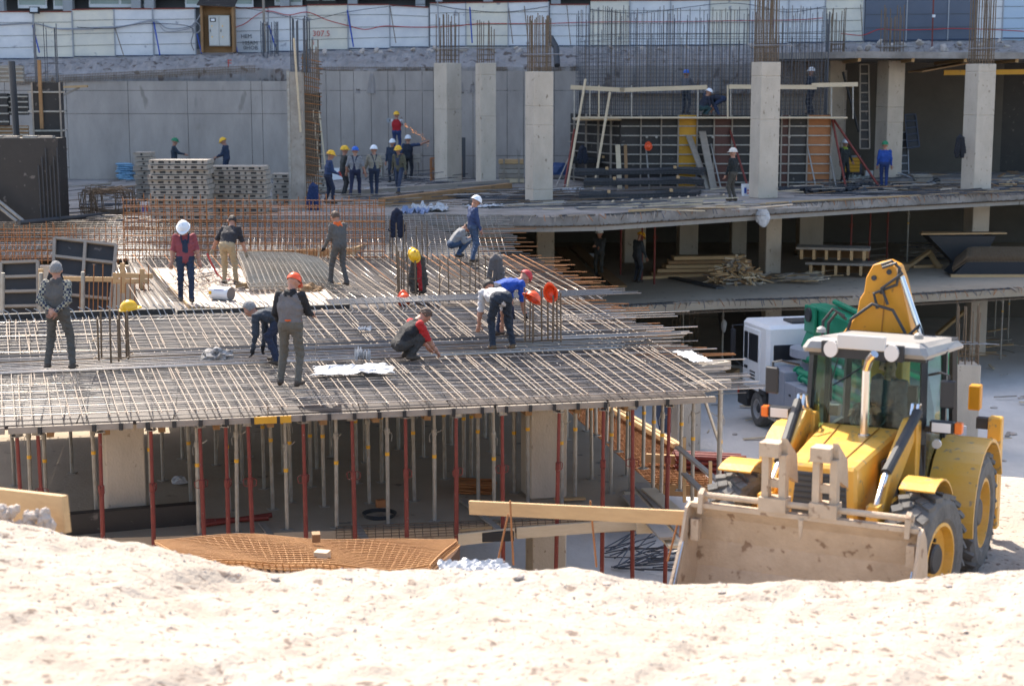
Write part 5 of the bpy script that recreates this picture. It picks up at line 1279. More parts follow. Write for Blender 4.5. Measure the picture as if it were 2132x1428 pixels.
debris('timber offcuts on the floor of the shaded room', 1905,1990,305,320, 22, [timber,timberbrown], (.5,1.6), z=UZ+.2, kind='m')
single(block('dark_block', up(1763,350)+V(0,1.2,.3), (1.6,.8,.6), hoard_b), 'low dark blue container behind the two men at right', 'container')
single(block('white_pail', up(1808,372)+V(0,0,.2), (.32,.3,.4), white), 'white box on the floor between the two men at right', 'box')
wb = thing('wheelbarrow', 'upturned pale wheelbarrow on the litter before the rightmost column', 'wheelbarrow', up(1918,386))
b = MB(); b.add([(-.42,-.28,.42),(.42,-.24,.42),(.42,.24,.42),(-.42,.28,.42),(-.25,-.16,.15),(.2,-.14,.15),(.2,.14,.15),(-.25,.16,.15)],((0,1,5,4),(1,2,6,5),(2,3,7,6),(3,0,4,7),(4,5,6,7))); b.build('tray', panelwhite, wb)
for y in (-.2,.2): b = MB(); b.path([(-.9,y,.5),(-.3,y*.8,.25),(.55,y*.3,.1)],.02,5); b.build('handle', greywire, wb)
b = MB(); b.lathe([(.05,-.04),(.16,-.04),(.16,.04),(.05,.04)], c=(.6,0,.14), axis='y', n=12); b.build('wheel', black, wb)
single(bar('drain_hose', atY(1755,150,66), atY(1788,275,66), .05, black), 'black hose hanging behind the yellow crate', 'hose')
single(plank('roof_panel', atY(1905,150,66), atY(2000,133,66.5), 1.2,.05, timberbrown), 'brown plywood sheet under the roof slab at right', 'panel')
single(plank('yellow_beam', atY(1965,152,67), atY(2140,150,67), .1,.2, plyyellow), 'yellow formwork girder under the roof slab at right', 'girder')

# ================================================================== MIDDLE STOREY at right
def mid(px,py,dz=0.): return at(px,py,MZ)+V(0,0,dz)
ls = thing('lumber_stack', 'stack of fresh sawn boards before the inner columns', 'lumber', mid(1460,575))
for r_ in range(5):
    for c_ in range(3):
        a = mid(1362+10*r_+rg.uniform(-6,6),577)+V(0,.25*c_,.08+.15*r_); plank('board', a, a+V(3.3-.15*r_+rg.uniform(-.3,.3),.35,0), .22,.12, timber if (r_+c_)%3 else timberbrown, ls)
plank('board', mid(1335,582,.06), mid(1480,575,.06), .2,.1, timber, ls)
wp = thing('wood_pile', 'heap of scrap wood offcuts around the column base', 'wood pile', mid(1535,595))
for i in range(230):
    rr_ = rg.random()**.7; a = rg.uniform(0,6.28); c = mid(1535,590)+V(math.cos(a)*rr_*1.0,math.sin(a)*rr_*.7+.2,.05+(1-rr_)*.85*rg.uniform(.8,1)); b_ = rg.uniform(0,6.28); L = rg.uniform(.2,.7)
    plank('offcut', c, c+V(math.cos(b_)*L,math.sin(b_)*L*.7,rg.uniform(-.25,.15)), rg.uniform(.04,.1), rg.uniform(.025,.06), rg.choice([timber,timberpale,timbergrey,timberbrown,timber]), wp)
debris('flat wood offcuts right of the scrap wood pile', 1605,1690,575,592, 40, [timber,timbergrey,timberpale], (.4,1.3), z=MZ, kind='m', hmax=.15)
single(plank('rubber_mat', mid(1400,580,.04), mid(1500,602,.04), .35,.05, darkgrey), 'dark board lying on the floor before the wood pile', 'board')
for i,(a,c) in enumerate([((1165,545),(1245,598)),((1195,542),(1292,600))]):
    pa = mid(*a); pa.z += .55; single(plank('timber_board', pa, mid(*c,.05), .45,.06, timberbrown), f"{['left','right'][i]} slanted brown board sliding onto the middle floor", 'board')
for i in range(2):
    tf_ = thing('timber_form', f"{['lower','upper'][i]} ribbed timber form box stacked on the middle floor", 'formwork', mid(1755,575)+V(-.35*i,.1,.05+.55*i), R(-14))
    b = MB(); b.box((0,0,.42),(2.6,1.1,.08)); b.build('lid', timbergrey, tf_)
    for k in range(6): b = MB(); b.box((-1.1+k*.44,-.2,.2),(.1,.7,.34)); b.build('rib', timber, tf_)
    b = MB(); b.box((0,.4,.2),(2.5,.06,.36)); b.build('back', timberbrown, tf_)
single(plank('timber_board', mid(1835,565,.35), mid(1880,570,.2), .7,.25, timberbrown), 'thick timber block right of the ribbed form boxes', 'timber')
hp = thing('hopper', 'dark tipping hopper with timber on its rim in the middle storey', 'hopper', mid(1990,560))
b = MB(); s_ = 1.25; b.add([(-s_,-.7,1.3),(s_,-.7,1.3),(s_,.7,1.3),(-s_,.7,1.3),(-.1,-.35,.2),(.8,-.35,.2),(.8,.35,.2),(-.1,.35,.2)],((0,1,5,4),(1,2,6,5),(2,3,7,6),(3,0,4,7),(4,5,6,7))); b.build('bin', darkgrey, hp)
for x,y in ((-.1,-.4),(.85,-.4),(-.1,.4),(.85,.4)): b = MB(); b.box((x,y,.3),(.07,.07,.6)); b.build('leg', darkgrey, hp)
plank('board', (-1.5,-.5,1.36), (1.7,-.4,1.38), .25,.05, timber, hp, world=False); plank('board', (-1.3,.2,1.36), (1.7,.1,1.36), .25,.05, timberbrown, hp, world=False)
for i,(a,c) in enumerate([((1890,558),(1935,525)),((1935,530),(1955,560)),((1900,558),(1960,556))]):
    pa, pc_ = mid(a[0],max(a[1],556)), mid(c[0],max(c[1],556)); pa.z = atY(*a,pa.y).z+.05; pc_.z = atY(*c,pc_.y).z+.05
    single(plank('timber_board', pa, pc_, .2,.1, timber), f'timber of the small trestle before the hopper, {ORD[i]} piece', 'timber')
ry = mid(2060,575); q4 = [ry+V(-1.4,-.3,.55),ry+V(2.6,-.3,.55),ry+V(2.6,1.2,.75),ry+V(-.9,1.2,.75)]
wavy_mesh('mesh_stack', 'dark bent mesh sheets stacked at the right edge of the middle floor', q4, 30, 14, .012, brownbar, 4, .06, lambda u,v: -.5*max(0,.12-u)*6)
b = MB(); b.extr([q4[0]+V(0,0,-.5),q4[1]+V(0,0,-.5),q4[1],q4[0]+V(.5,0,0)],(0,1.3,.05)); single(b.build('mesh_core', mat('gap_shade',(.03,.03,.032),.9)), 'solid filler coloured as the shade under the bent sheets at the right edge', 'rebar mesh')  # solid filler whose dark colour stands for shade under the mesh
single(plank('timber_beam', ry+V(-1.5,-.35,.05), ry+V(2.6,-.35,.05), .12,.1, timber), 'timber runner under the bent mesh sheets', 'timber')
bk = thing('bucket', 'grey bucket on the middle floor behind the standing man', 'bucket', mid(1227,550)); b = MB(); b.lathe([(.14,0),(.19,.42)],n=12); b.build('body', greywire, bk)
debris('dim piles of boards deep in the middle storey', 1650,1790,530,545, 26, [timbergrey,timberbrown], (.8,2.4), z=MZ, kind='m', hmax=.5)
debris('pale boards stacked in the dark at right of the middle storey', 1860,1960,528,540, 16, [bluesteel,timbergrey], (1,2.6), z=MZ, kind='m', hmax=.6)
# lowest storey
single(plank('dark_board', at(1555,760,0), at(1535,742,0)+V(0,0,1.9), 1.6,.06, plydark), 'large dark board leaning behind the white truck', 'board')
debris('loose timbers on the pit ground at far right', 1985,2060,715,745, 14, [timber,timbergrey], (.6,2.2), z=0, kind='m', hmax=.5)
single(plank('timber_beam', at(1950,712,0)+V(0,0,.3), at(2005,700,0)+V(0,0,1.0), .15,.12, timber), 'slanted timber behind the bare starter bars at right', 'timber')
# litter on the pit ground
debris('boards and bars littering the pit ground before the truck', 1470,1560,770,960, 8, [timbergrey,timberpale], (.3,.9), z=0, kind='m', hmax=.06)
debris('scraps on the pit ground at the right edge', 2040,2140,770,960, 7, [timbergrey,timberpale], (.3,.9), z=0, kind='m', hmax=.06)
for i,(px,py,s) in enumerate([(1490,830,.12),(1530,905,.1),(1512,960,.14),(2070,850,.13),(2110,905,.15),(2090,960,.1),(2125,830,.12),(1545,800,.09)]):
    o = mobj('stone', rockmesh[i%4]); o.location = at(px,py,0)+V(0,0,s*.2); o.scale = (s,s*.8,s*.5); o.rotation_euler = (0,0,i*1.1)
    tag(o, f"pale stone on the pit ground {'left of the loader' if px < 1800 else 'right of the loader'}, {ORD[[0,2,1,0,2,1,3,3][i]]} from the left", 'stone', 'stones on the pit ground')
# ================================================================== PEOPLE
def surface_nets(F, o, h):
    S = F < 0; nx,ny,nz = F.shape
    acc = np.zeros((nx-1,ny-1,nz-1,3)); cnt = np.zeros((nx-1,ny-1,nz-1))
    cor = [(0,0,0),(1,0,0),(0,1,0),(1,1,0),(0,0,1),(1,0,1),(0,1,1),(1,1,1)]
    def sub(A,c): return A[c[0]:nx-1+c[0], c[1]:ny-1+c[1], c[2]:nz-1+c[2]]
    for i in range(8):
        for j in range(i+1,8):
            d = [cor[j][k]-cor[i][k] for k in range(3)]
            if sum(abs(x) for x in d) != 1: continue
            fa, fb = sub(F,cor[i]), sub(F,cor[j]); m = (fa<0) != (fb<0)
            t = np.where(m, fa/np.where(m, fa-fb, 1), 0)
            for k in range(3): acc[...,k] += np.where(m, cor[i][k]+t*d[k], 0)
            cnt += m
    act = cnt > 0; idx = -np.ones(act.shape, int); idx[act] = np.arange(act.sum())
    g = np.argwhere(act); v = (g + acc[act]/cnt[act][:,None])*h + o
    faces = []
    for ax in range(3):
        A_ = S[tuple(slice(0,-1) if k==ax else slice(None) for k in range(3))]; B_ = S[tuple(slice(1,None) if k==ax else slice(None) for k in range(3))]
        e = np.argwhere(A_ != B_); u, w_ = [k for k in range(3) if k != ax]
        for p in e:
            if p[u]<1 or p[w_]<1 or p[u]>=F.shape[u]-1 or p[w_]>=F.shape[w_]-1: continue
            q = []
            for du,dw in ((-1,-1),(0,-1),(0,0),(-1,0)):
                c = p.copy(); c[u]+=du; c[w_]+=dw; q.append(int(idx[tuple(c)]))
            if min(q) >= 0: faces.append(q if (bool(A_[tuple(p)]) == (ax != 1)) else q[::-1])
    return v, faces
def sdf_mesh(prims, h=.024, k=.03, wrinkle=.010):
    pts = np.array([p[0] for p in prims]+[p[1] for p in prims]); rm = max(max(p[2],p[3]) for p in prims)
    lo = pts.min(0)-rm-.05; hi = pts.max(0)+rm+.05; n_ = np.ceil((hi-lo)/h).astype(int)+1
    X = np.stack(np.meshgrid(*[lo[i]+h*np.arange(n_[i]) for i in range(3)], indexing='ij'), -1)
    def dist(X, p):
        a,b_ = np.array(p[0],float), np.array(p[1],float); ab = b_-a; L = (ab@ab) or 1e-9
        t = np.clip(((X-a)@ab)/L, 0, 1); return np.linalg.norm(X-a-t[...,None]*ab, axis=-1) - (p[2]+(p[3]-p[2])*t)
    F = None
    for p in prims:
        d = dist(X,p)
        if F is None: F = d
        else:
            hh = np.clip(.5+.5*(F-d)/k,0,1); F = F*(1-hh)+d*hh - k*hh*(1-hh)
    if wrinkle: F = F + wrinkle*(np.sin(X[...,0]*31+X[...,2]*23)*np.sin(X[...,1]*27-X[...,2]*37)+.6*np.sin(X[...,2]*61+X[...,0]*40))
    v, f = surface_nets(F, lo, h)
    fc = np.array([v[q].mean(0) for q in f]); D = np.stack([dist(fc,p) for p in prims]); lab = D.argmin(0)
    return v, f, [prims[i][4] for i in lab]
def ik(a, c, l1, l2, pole):
    a, c = Vector(a), Vector(c); d = c-a; L = min(d.length, (l1+l2)*.995); d.normalize(); c = a+d*L
    x = (l1*l1-l2*l2+L*L)/(2*L); hh = math.sqrt(max(0,l1*l1-x*x)); p = Vector(pole); p = (p-d*p.dot(d))
    p = p.normalized() if p.length > 1e-6 else d.orthogonal().normalized()
    return a+d*x+p*hh, c
CL = {}
def cloth(rgb):
    k = 'cloth_%d_%d_%d' % tuple(int(c*999) for c in rgb)
    return mat(k, rgb, .85, c2=tuple(c*.72 for c in rgb), sc=9, amt=.7, bump=.8, bsc=22)
SKIN = mat('skin', (.42,.22,.145), .6, c2=(.36,.17,.11), sc=12); DARKHAIR = mat('hair_dark', (.025,.018,.014), .7); GREYHAIR = mat('hair_grey', (.17,.165,.16), .85, c2=(.34,.33,.32), sc=45, amt=.6, bump=.8, bsc=90); BROWNHAIR = mat('hair_brown', (.09,.055,.035), .7)
BOOT = mat('boots', (.07,.05,.035), .8); EYE = mat('eye', (.02,.015,.012), .4); LIP = mat('lip', (.3,.1,.08), .6)
PLAID = mat('plaid', (.35,.34,.27), .9)
def _plaid():
    t = PLAID.node_tree; b = t.nodes['Principled BSDF']; g = t.nodes.new('ShaderNodeTexCoord')
    ck = t.nodes.new('ShaderNodeTexChecker'); ck.inputs['Scale'].default_value = 24; ck.inputs['Color1'].default_value = (.02,.026,.05,1); ck.inputs['Color2'].default_value = (.3,.28,.21,1)
    t.links.new(g.outputs['Object'], ck.inputs['Vector']); t.links.new(ck.outputs[0], b.inputs['Base Color'])
_plaid()
HELM = {}
def helmet_mesh(m):
    if m.name in HELM: return HELM[m.name]
    b = MB(); prof = [(.128*math.cos(a),.135*math.sin(a)) for a in [R(x) for x in (0,15,30,45,60,72,82,89)]]
    n = 20; vs = []
    for r_,h_ in prof:
        for i in range(n): a = 2*math.pi*i/n; vs.append((r_*math.cos(a), r_*math.sin(a)*1.17, h_))
    b.add(vs, [(j*n+i,j*n+(i+1)%n,(j+1)*n+(i+1)%n,(j+1)*n+i) for j in range(len(prof)-1) for i in range(n)]+[tuple(range((len(prof)-1)*n,len(prof)*n))])
    vs = []                                            # brim, longer at the front (+Y)
    for r_,h_ in ((.122,.004),(.15,-.008),(.15,-.016),(.12,-.012)):
        for i in range(n):
            a = 2*math.pi*i/n; f = 1.17 + (.28*max(0,math.sin(a))**3 if r_ > .13 else 0); vs.append((r_*math.cos(a), r_*math.sin(a)*f, h_-(.02*max(0,math.sin(a))**2 if r_>.13 else 0)))
    b.add(vs, [(j*n+i,j*n+(i+1)%n,((j+1)%4)*n+(i+1)%n,((j+1)%4)*n+i) for j in range(4) for i in range(n)])
    b.beam((0,-.13,.05),(0,-.06,.122),.03,.014); b.beam((0,-.06,.126),(0,.06,.126),.03,.014); b.beam((0,.06,.122),(0,.13,.05),.03,.014)
    me = b.mesh('helmet', m); me.polygons.foreach_set('use_smooth',[True]*len(me.polygons)); HELM[m.name] = me; return me
def cap_mesh(m, visor=True, bill=.1):
    b = MB(); n = 18; vs = []; prof = [(.112*math.cos(a),.12*math.sin(a)) for a in [R(x) for x in (-8,15,35,55,72,88)]]
    for r_,h_ in prof:
        for i in range(n): a = 2*math.pi*i/n; vs.append((r_*math.cos(a), r_*math.sin(a)*1.15, h_))
    b.add(vs, [(j*n+i,j*n+(i+1)%n,(j+1)*n+(i+1)%n,(j+1)*n+i) for j in range(len(prof)-1) for i in range(n)]+[tuple(range((len(prof)-1)*n,len(prof)*n))])
    if visor:
        vs = []
        for k in range(9): a = R(20+17.5*k); vs += [(.11*math.cos(a),.12*math.sin(a),.01),(.105*math.cos(a),.12*math.sin(a)+bill*max(0,math.sin(a))**.7,-.02)]
        o = len(vs); vs += [(x,y,z-.012) for x,y,z in vs]
        b.add(vs, [(2*k,2*k+2,2*k+3,2*k+1) for k in range(8)]+[(o+2*k,o+2*k+1,o+2*k+3,o+2*k+2) for k in range(8)]+[(2*k+1,2*k+3,o+2*k+3,o+2*k+1) for k in range(8)])
    me = b.mesh('cap', m); me.polygons.foreach_set('use_smooth',[True]*len(me.polygons)); return me
def hair_mesh(m):
    b = MB(); n = 16; vs = []; prof = [(-28,1.0),(-5,1.06),(18,1.06),(40,1.05),(62,1.05),(80,1.05),(89,1.05)]
    for d,s_ in prof:
        for i in range(n):
            a = 2*math.pi*i/n; el = R(d if math.sin(a) < .35 else max(d, 22+16*max(0,math.sin(a))))
            wob = 1+.05*math.sin(i*2.7+d); vs.append((.098*s_*wob*math.cos(a)*math.cos(el), .116*s_*wob*math.sin(a)*math.cos(el)-.008, .125*s_*math.sin(el)))
    b.add(vs, [(j*n+i,j*n+(i+1)%n,(j+1)*n+(i+1)%n,(j+1)*n+i) for j in range(len(prof)-1) for i in range(n)]+[tuple(range((len(prof)-1)*n,len(prof)*n))])
    me = b.mesh('hair', m); return me
def person(label, loc, rz, H=1.75, torso=(.05,.05,.06), sleeve=None, fore='sleeve', hand='skin', pants=(.05,.05,.06), shoe=None, gear=None, gearm=None, hairm=DARKHAIR,
           pelvis=(0,0,.93), lean=0., side=0., twist=0., feet=((-.12,0),(.12,0)), hands=((-.27,.06,.80),(.27,.06,.80)), head=(0.,0.), elbow=(0,-1,-.3), toes=(0,0), knee=(0,1,0), bib=False, collar=None, stripe=None, footz=(0,0), group='workers on the site'):
    s = H/1.75; t = thing('person', label, 'person', loc, rz, group)
    P = Vector(pelvis); l, sd = R(lean), R(side)
    d = Vector((math.sin(sd)*math.cos(l), math.sin(l), math.cos(l)*math.cos(sd))).normalized()
    rt = Vector((math.cos(R(twist)), math.sin(R(twist)), 0)); rt = (rt-d*rt.dot(d)).normalized(); fw = d.cross(rt)*-1
    fw = rt.cross(d)*-1 if False else d.cross(rt)*-1
    if fw.dot(Vector((0,1,0))) < 0 and abs(lean) < 60: fw = -fw
    if abs(lean) >= 60: fw = Vector((0,-math.cos(l)*-1, -math.sin(l))) if False else (Vector((0,0,-1)) - d*Vector((0,0,-1)).dot(d)).normalized()
    C = P+d*.27; N = P+d*.50; Sh = [N-d*.045-rt*.185, N-d*.045+rt*.185]; Hp = [P-rt*.095, P+rt*.095]
    up_ = Vector((0,0,1)); hd = (d*.75+up_*.25)
    hd = (d if lean < 25 else hd).normalized()
    hp, hy = R(head[0]), R(head[1])
    hf = (fw - hd*fw.dot(hd)).normalized(); hr = hf.cross(hd)
    hf2 = hf*math.cos(hy)+hr*math.sin(hy); hr2 = hf2.cross(hd)
    hu = hd*math.cos(hp)+hf2*math.sin(hp); hf3 = hf2*math.cos(hp)-hd*math.sin(hp)
    NB = N+d*.035; HC = NB + hu*.135 + hf3*.02
    L = []                                              # (a, b, ra, rb, label)
    q = lambda a,b_,ra,rb,lab: L.append((tuple(a),tuple(b_),ra,rb,lab))
    q(P-rt*.075, P+rt*.075, .118,.118,'pants')
    for sgn in (-1,1): q(P+rt*.065*sgn+d*.06, C+rt*.085*sgn, .112,.118,'torso'); q(C+rt*.085*sgn, N-d*.09+rt*.10*sgn, .118,.085,'torso')
    q(C, N-d*.05, .12,.085,'torso'); q(P+fw*.02, C, .115,.12,'torso')
    if bib:
        q(C+fw*.055-d*.1, C+fw*.055+d*.06, .085,.078,'pants'); q(P+d*.02, P+d*.12, .128,.12,'pants')
    q(N-d*.05, NB+hu*.05, .066,.056,'skin')
    if collar: q(N-d*.03-rt*.03, N-d*.03+rt*.03, .085,.085,'collar')
    # head: skull, jaw, nose, ears
    q(HC-hf3*.02+hu*.02, HC+hf3*.015+hu*.02, .09,.088,'skin'); q(HC+hf3*.025-hu*.03, HC+hf3*.045-hu*.075, .07,.047,'skin')
    q(HC+hf3*.095+hu*.01, HC+hf3*.118-hu*.025, .011,.016,'skin')
    for sgn in (-1,1): q(HC+hr2*.09*sgn-hf3*.005, HC+hr2*.094*sgn-hf3*.01-hu*.03, .016,.013,'skin')
    A_ = []
    for i,sgn in enumerate((-1,1)):
        F_ = Vector((feet[i][0],feet[i][1],.085+footz[i])); K, F_ = ik(Hp[i], F_, .44, .43, Vector(knee)+Vector((sgn*.12,0,0)))
        q(Hp[i]+V(0,0,-.01), K, .098,.066,'pants'); q(K, F_+V(0,0,.02), .066,.054,'pants')
        ta = R(toes[i])+sgn*R(-8); tv = Vector((math.sin(-ta),math.cos(ta),0))
        q(F_-tv*.05-V(0,0,.035), F_+tv*.13-V(0,0,.045), .045,.038,'shoe'); q(F_, F_-V(0,0,.03), .05,.05,'shoe')
        hnd = Vector(hands[i]); E, hnd = ik(Sh[i], hnd, .29, .27, Vector(elbow)+Vector((sgn*.35,0,0)))
        q(Sh[i], E, .072,.056,'sleeve'); q(E, E+(hnd-E)*.92, .053,.037,'fore')
        fd = (hnd-E).normalized(); q(hnd, hnd+fd*.07, .034,.032,'hand'); A_.append((hnd, fd, sgn))
    v, f, lab = sdf_mesh(L)
    sl = sleeve if sleeve is not None else torso
    def cm(x): return x if not isinstance(x, tuple) else cloth(x)
    MT = {'torso':cm(torso),'sleeve':cm(sl),'fore':SKIN if fore=='skin' else (cm(sl) if fore=='sleeve' else cm(fore)),'hand':SKIN if hand=='skin' else cm(hand),'pants':cm(pants),'shoe':BOOT if shoe is None else cm(shoe),'skin':SKIN,'collar':cm(collar) if collar else SKIN,'eye':EYE,'lip':LIP}
    names = list(MT); b = MB(); b.v = [tuple(x*s) for x in v]; b.f = [tuple(x) for x in f]; b.mats = [MT[n_] for n_ in names]; b.mi = [names.index(x) for x in lab]
    # fingers and thumb, joined into the same body
    b.cur = names.index('hand')
    for hnd, fd, sgn in A_:
        sidev = fd.cross(Vector((0,1,0)));  sidev = sidev.normalized() if sidev.length > .1 else Vector((1,0,0)); nn = fd.cross(sidev)
        for k,(o_,ln) in enumerate(((-.03,.075),(-.01,.088),(.01,.082),(.03,.065))):
            p0 = hnd+fd*.085+sidev*o_; p1 = p0+(fd*.8+nn*.25*sgn)*ln*.55; p2 = p1+(fd*.45+nn*.7*sgn)*ln*.5
            b.path([p*s for p in (p0-fd*.03,p0,p1,p2)], .0095*s, 5)
        p0 = hnd+fd*.03+sidev*.032; b.path([p*s for p in (p0, p0+(fd*.5+sidev*.8)*.035, p0+(fd*.9+sidev*.6)*.07)], .0105*s, 5)
    b.cur = names.index('eye')
    for sgn in (-1,1): c = HC+hr2*.034*sgn+hf3*.092+hu*.015; b.lathe([(.004,-.009),(.013,0),(.004,.009)], c=tuple(c*s), n=6); c2 = c+hu*.022+hf3*.003; b.tube((c2-hr2*.017)*s,(c2+hr2*.017)*s,.005*s,n=4)
    b.cur = names.index('lip'); c = HC+hf3*.092-hu*.052; b.tube((c-hr2*.022)*s,(c+hr2*.022)*s,.006*s,n=5)
    o = b.build('body', None, t); o.data.polygons.foreach_set('use_smooth',[True]*len(o.data.polygons))
    Mh = Matrix((hr2*-1 if hr2.cross(hf3).dot(hu) < 0 else hr2, hf3, hu)).transposed().to_4x4()
    def put(me, name, off):
        h_ = mobj(name, me, t); h_.matrix_local = Matrix.Translation((HC+off)*s) @ Mh @ Matrix.Scale(s,4)
    hm_ = {'dark':DARKHAIR}.get('dark') if hairm is None else hairm
    if gear == 'helmet': put(helmet_mesh(gearm), 'helmet', hu*.055-hf3*.005)
    if gear == 'cap': put(cap_mesh(gearm), 'cap', hu*.045)
    if gear == 'bandana': put(cap_mesh(gearm, False), 'headscarf', hu*.03-hf3*.01)
    if hairm is not None and gear != 'bandana': put(hair_mesh(hairm), 'hair', hu*(.02 if gear is None else -.005)) if gear is None else None
    if bib:
        st = MB()
        for sgn in (-1,1):
            st.path([p*s for p in (C+fw*.135+rt*.06*sgn+d*.05, N+fw*.06+rt*.09*sgn+d*.03, N-fw*.07+rt*.08*sgn, C-fw*.115+rt*.02*sgn+d*.02, P-fw*.13+d*.12)], .016*s, 5)
        st.build('braces', cm(pants), t)
    if stripe:
        st = MB(); st.path([p*s for p in (P+rt*.18+d*.08, P-fw*.14+d*.075, P-rt*.18+d*.08)], .014*s, 5); st.build('stripe', cloth(stripe), t)
    return t
NAVY=(.022,.03,.06); JEAN=(.05,.085,.15); GREY=(.115,.107,.098); OLIVE=(.13,.115,.07); BLACKC=(.014,.013,.014)
D2 = DZ+.16
person('man with grey hair in grey vest and plaid sleeves, hands clasped behind him', at(125,769,D2), R(-8), 1.76, GREY, PLAID, 'sleeve','skin',(.105,.095,.08), hairm=GREYHAIR, hands=((-.04,-.2,.98),(.05,-.22,.96)), feet=((-.21,0),(.2,.02)), elbow=(0,-.4,-1), head=(4,-18), collar=(.08,.075,.07))
person('man in orange cap and grey vest with black sleeves standing on the front bars', at(607,801,D2), R(-14), 1.74, (.17,.155,.15), BLACKC, 'sleeve','skin',(.13,.115,.09), gear='cap', gearm=orangeplastic, lean=4, head=(28,12), hands=((-.24,.2,.9),(.22,.36,1.06)), feet=((-.16,-.06),(.15,-.1)), stripe=(.8,.12,.02), collar=BLACKC)
person('grey haired man in dark jacket bent double beside the man in the orange cap', at(578,757,D2), R(76), 1.72, (.04,.05,.065), None,'sleeve',BLACKC,NAVY, hairm=GREYHAIR, pelvis=(0,-.16,.83), lean=92, hands=((-.2,.36,.2),(.2,.34,.22)), feet=((-.14,-.05),(.16,.1)), head=(-35,0))
person('dark haired man in black and red shirt crouching to tie bars', at(848,748,D2), R(-62), 1.72, BLACKC, (.5,.02,.018), 'skin','skin',(.05,.045,.04), hairm=BROWNHAIR, pelvis=(0,-.14,.27), lean=42, hands=((-.15,.52,.06),(.16,.5,.08)), feet=((-.15,.05),(.16,.0)), head=(25,-10), elbow=(0,.0,-1), knee=(0,1,.6))
person('man in white shirt and navy overalls bent over with his back turned', at(1040,729,D2), R(20), 1.78, (.62,.58,.56), None,'skin','skin',(.022,.03,.045), hairm=DARKHAIR, pelvis=(0,-.1,.9), lean=84, hands=((-.24,.4,.34),(.2,.42,.3)), feet=((-.12,0),(.24,.02)), head=(-10,0), bib=False, shoe=(.16,.1,.05))
person('man in blue jacket and red cap bent over behind the white shirted man', at(1046,702,D2), R(-58), 1.76, (.012,.07,.38), None,'skin',BLACKC,NAVY, gear='bandana', gearm=mat('red_cap',(.42,.03,.035),.7), pelvis=(0,-.15,.88), lean=78, hands=((-.2,.34,.3),(.2,.38,.22)), feet=((-.16,0),(.16,.05)), head=(-8,0))
person('man in white helmet, red shirt and navy dungarees walking on the platform', at(388,628,pz+.03), R(196), 1.76, (.30,.065,.075), None,'skin','skin',(.022,.036,.07), gear='helmet', gearm=whiteplastic2, head=(38,14), hands=((-.3,.1,.78),(.3,.02,.74)), feet=((-.1,.16),(.1,-.12)), bib=True)
person('man in dark shirt and beige trousers leaning forward with a red hose', at(478,594,pz+.03), R(-14), 1.74, (.03,.027,.03), None,'skin',(.3,.26,.2),(.42,.31,.175), hairm=DARKHAIR, pelvis=(0,-.1,.93), lean=34, hands=((-.5,.1,.72),(.38,.3,.5)), feet=((-.13,0),(.14,.06)), head=(15,-30))
person('man in grey overalls with orange collar walking left before the orange grid', at(708,594,D2), R(48), 1.74, GREY, None,'sleeve',BLACKC,(.1,.092,.083), hairm=BROWNHAIR, head=(18,10), hands=((-.24,.26,.88),(.26,.2,.74)), feet=((-.1,.22),(.1,-.12)), lean=7, collar=(.85,.14,.02), knee=(0,1,0))
person('man in white helmet and blue work suit standing at the back of the deck', at(985,545,D2), R(-66), 1.74, (.035,.06,.15), None,'sleeve','skin',(.055,.09,.16), gear='helmet', gearm=whiteplastic2, head=(30,0), feet=((-.09,.02),(.1,-.06)), hands=((-.22,.1,.82),(.26,.12,.8)))
person('man in grey shirt and jeans squatting beside the man in blue', at(952,535,D2), R(-74), 1.72, (.27,.27,.27), None,'sleeve','skin',(.04,.075,.14), hairm=DARKHAIR, pelvis=(0,-.16,.36), lean=38, hands=((-.14,.36,.5),(.14,.38,.5)), feet=((-.14,.08),(.14,.0)), head=(38,0), knee=(0,1,.7))
UF = UZ+.03
person('worker in yellow helmet and blue jacket leaning at left of the group', at(684,425,UF), R(-70), 1.74, (.035,.06,.14), None,'sleeve',(.4,.03,.02),NAVY, gear='helmet', gearm=yellowplastic, lean=6, hands=((-.12,.32,1.0),(.14,.34,.98)), feet=((-.1,-.08),(.1,.12)), head=(6,0))
person('worker in yellow helmet and dark green jacket behind the blue helmeted man', at(716,410,UF), R(-72), 1.76, (.05,.052,.047), None,'sleeve','skin',(.03,.033,.035), gear='helmet', gearm=yellowplastic, lean=4, hands=((-.2,.2,.9),(.2,.28,.85)), head=(-5,0))
person('worker in blue helmet, grey t-shirt and navy dungarees seen from behind', at(740,412,UF), R(-8), 1.75, (.26,.25,.25), None,'skin','skin',(.022,.025,.06), gear='helmet', gearm=blueplastic, bib=True, hands=((-.34,.1,.86),(.34,.08,.84)), feet=((-.12,-.22),(.12,.1)), lean=4)
person('worker in white helmet, beige shirt and navy dungarees with red gloves', at(780,410,UF), R(14), 1.78, (.32,.28,.21), None,'sleeve',(.42,.05,.03),(.028,.04,.075), gear='helmet', gearm=whiteplastic2, bib=True, hands=((-.3,.26,.86),(.2,.2,.92)), feet=((-.08,0),(.08,.03)), lean=3)
person('worker in white helmet and navy jacket facing the camera below the man in red', up(818,380), R(172), 1.75, (.022,.035,.065), None,'sleeve','skin',(.03,.04,.06), gear='helmet', gearm=whiteplastic2)
person('worker in white helmet and lettered navy vest pointing to the right', up(850,376), R(-18), 1.86, (.015,.02,.035), (.03,.05,.11),'skin','skin',(.018,.022,.03), gear='helmet', gearm=whiteplastic2, hands=((-.22,.05,.85),(.68,.22,1.5)), elbow=(0,-.3,-1))
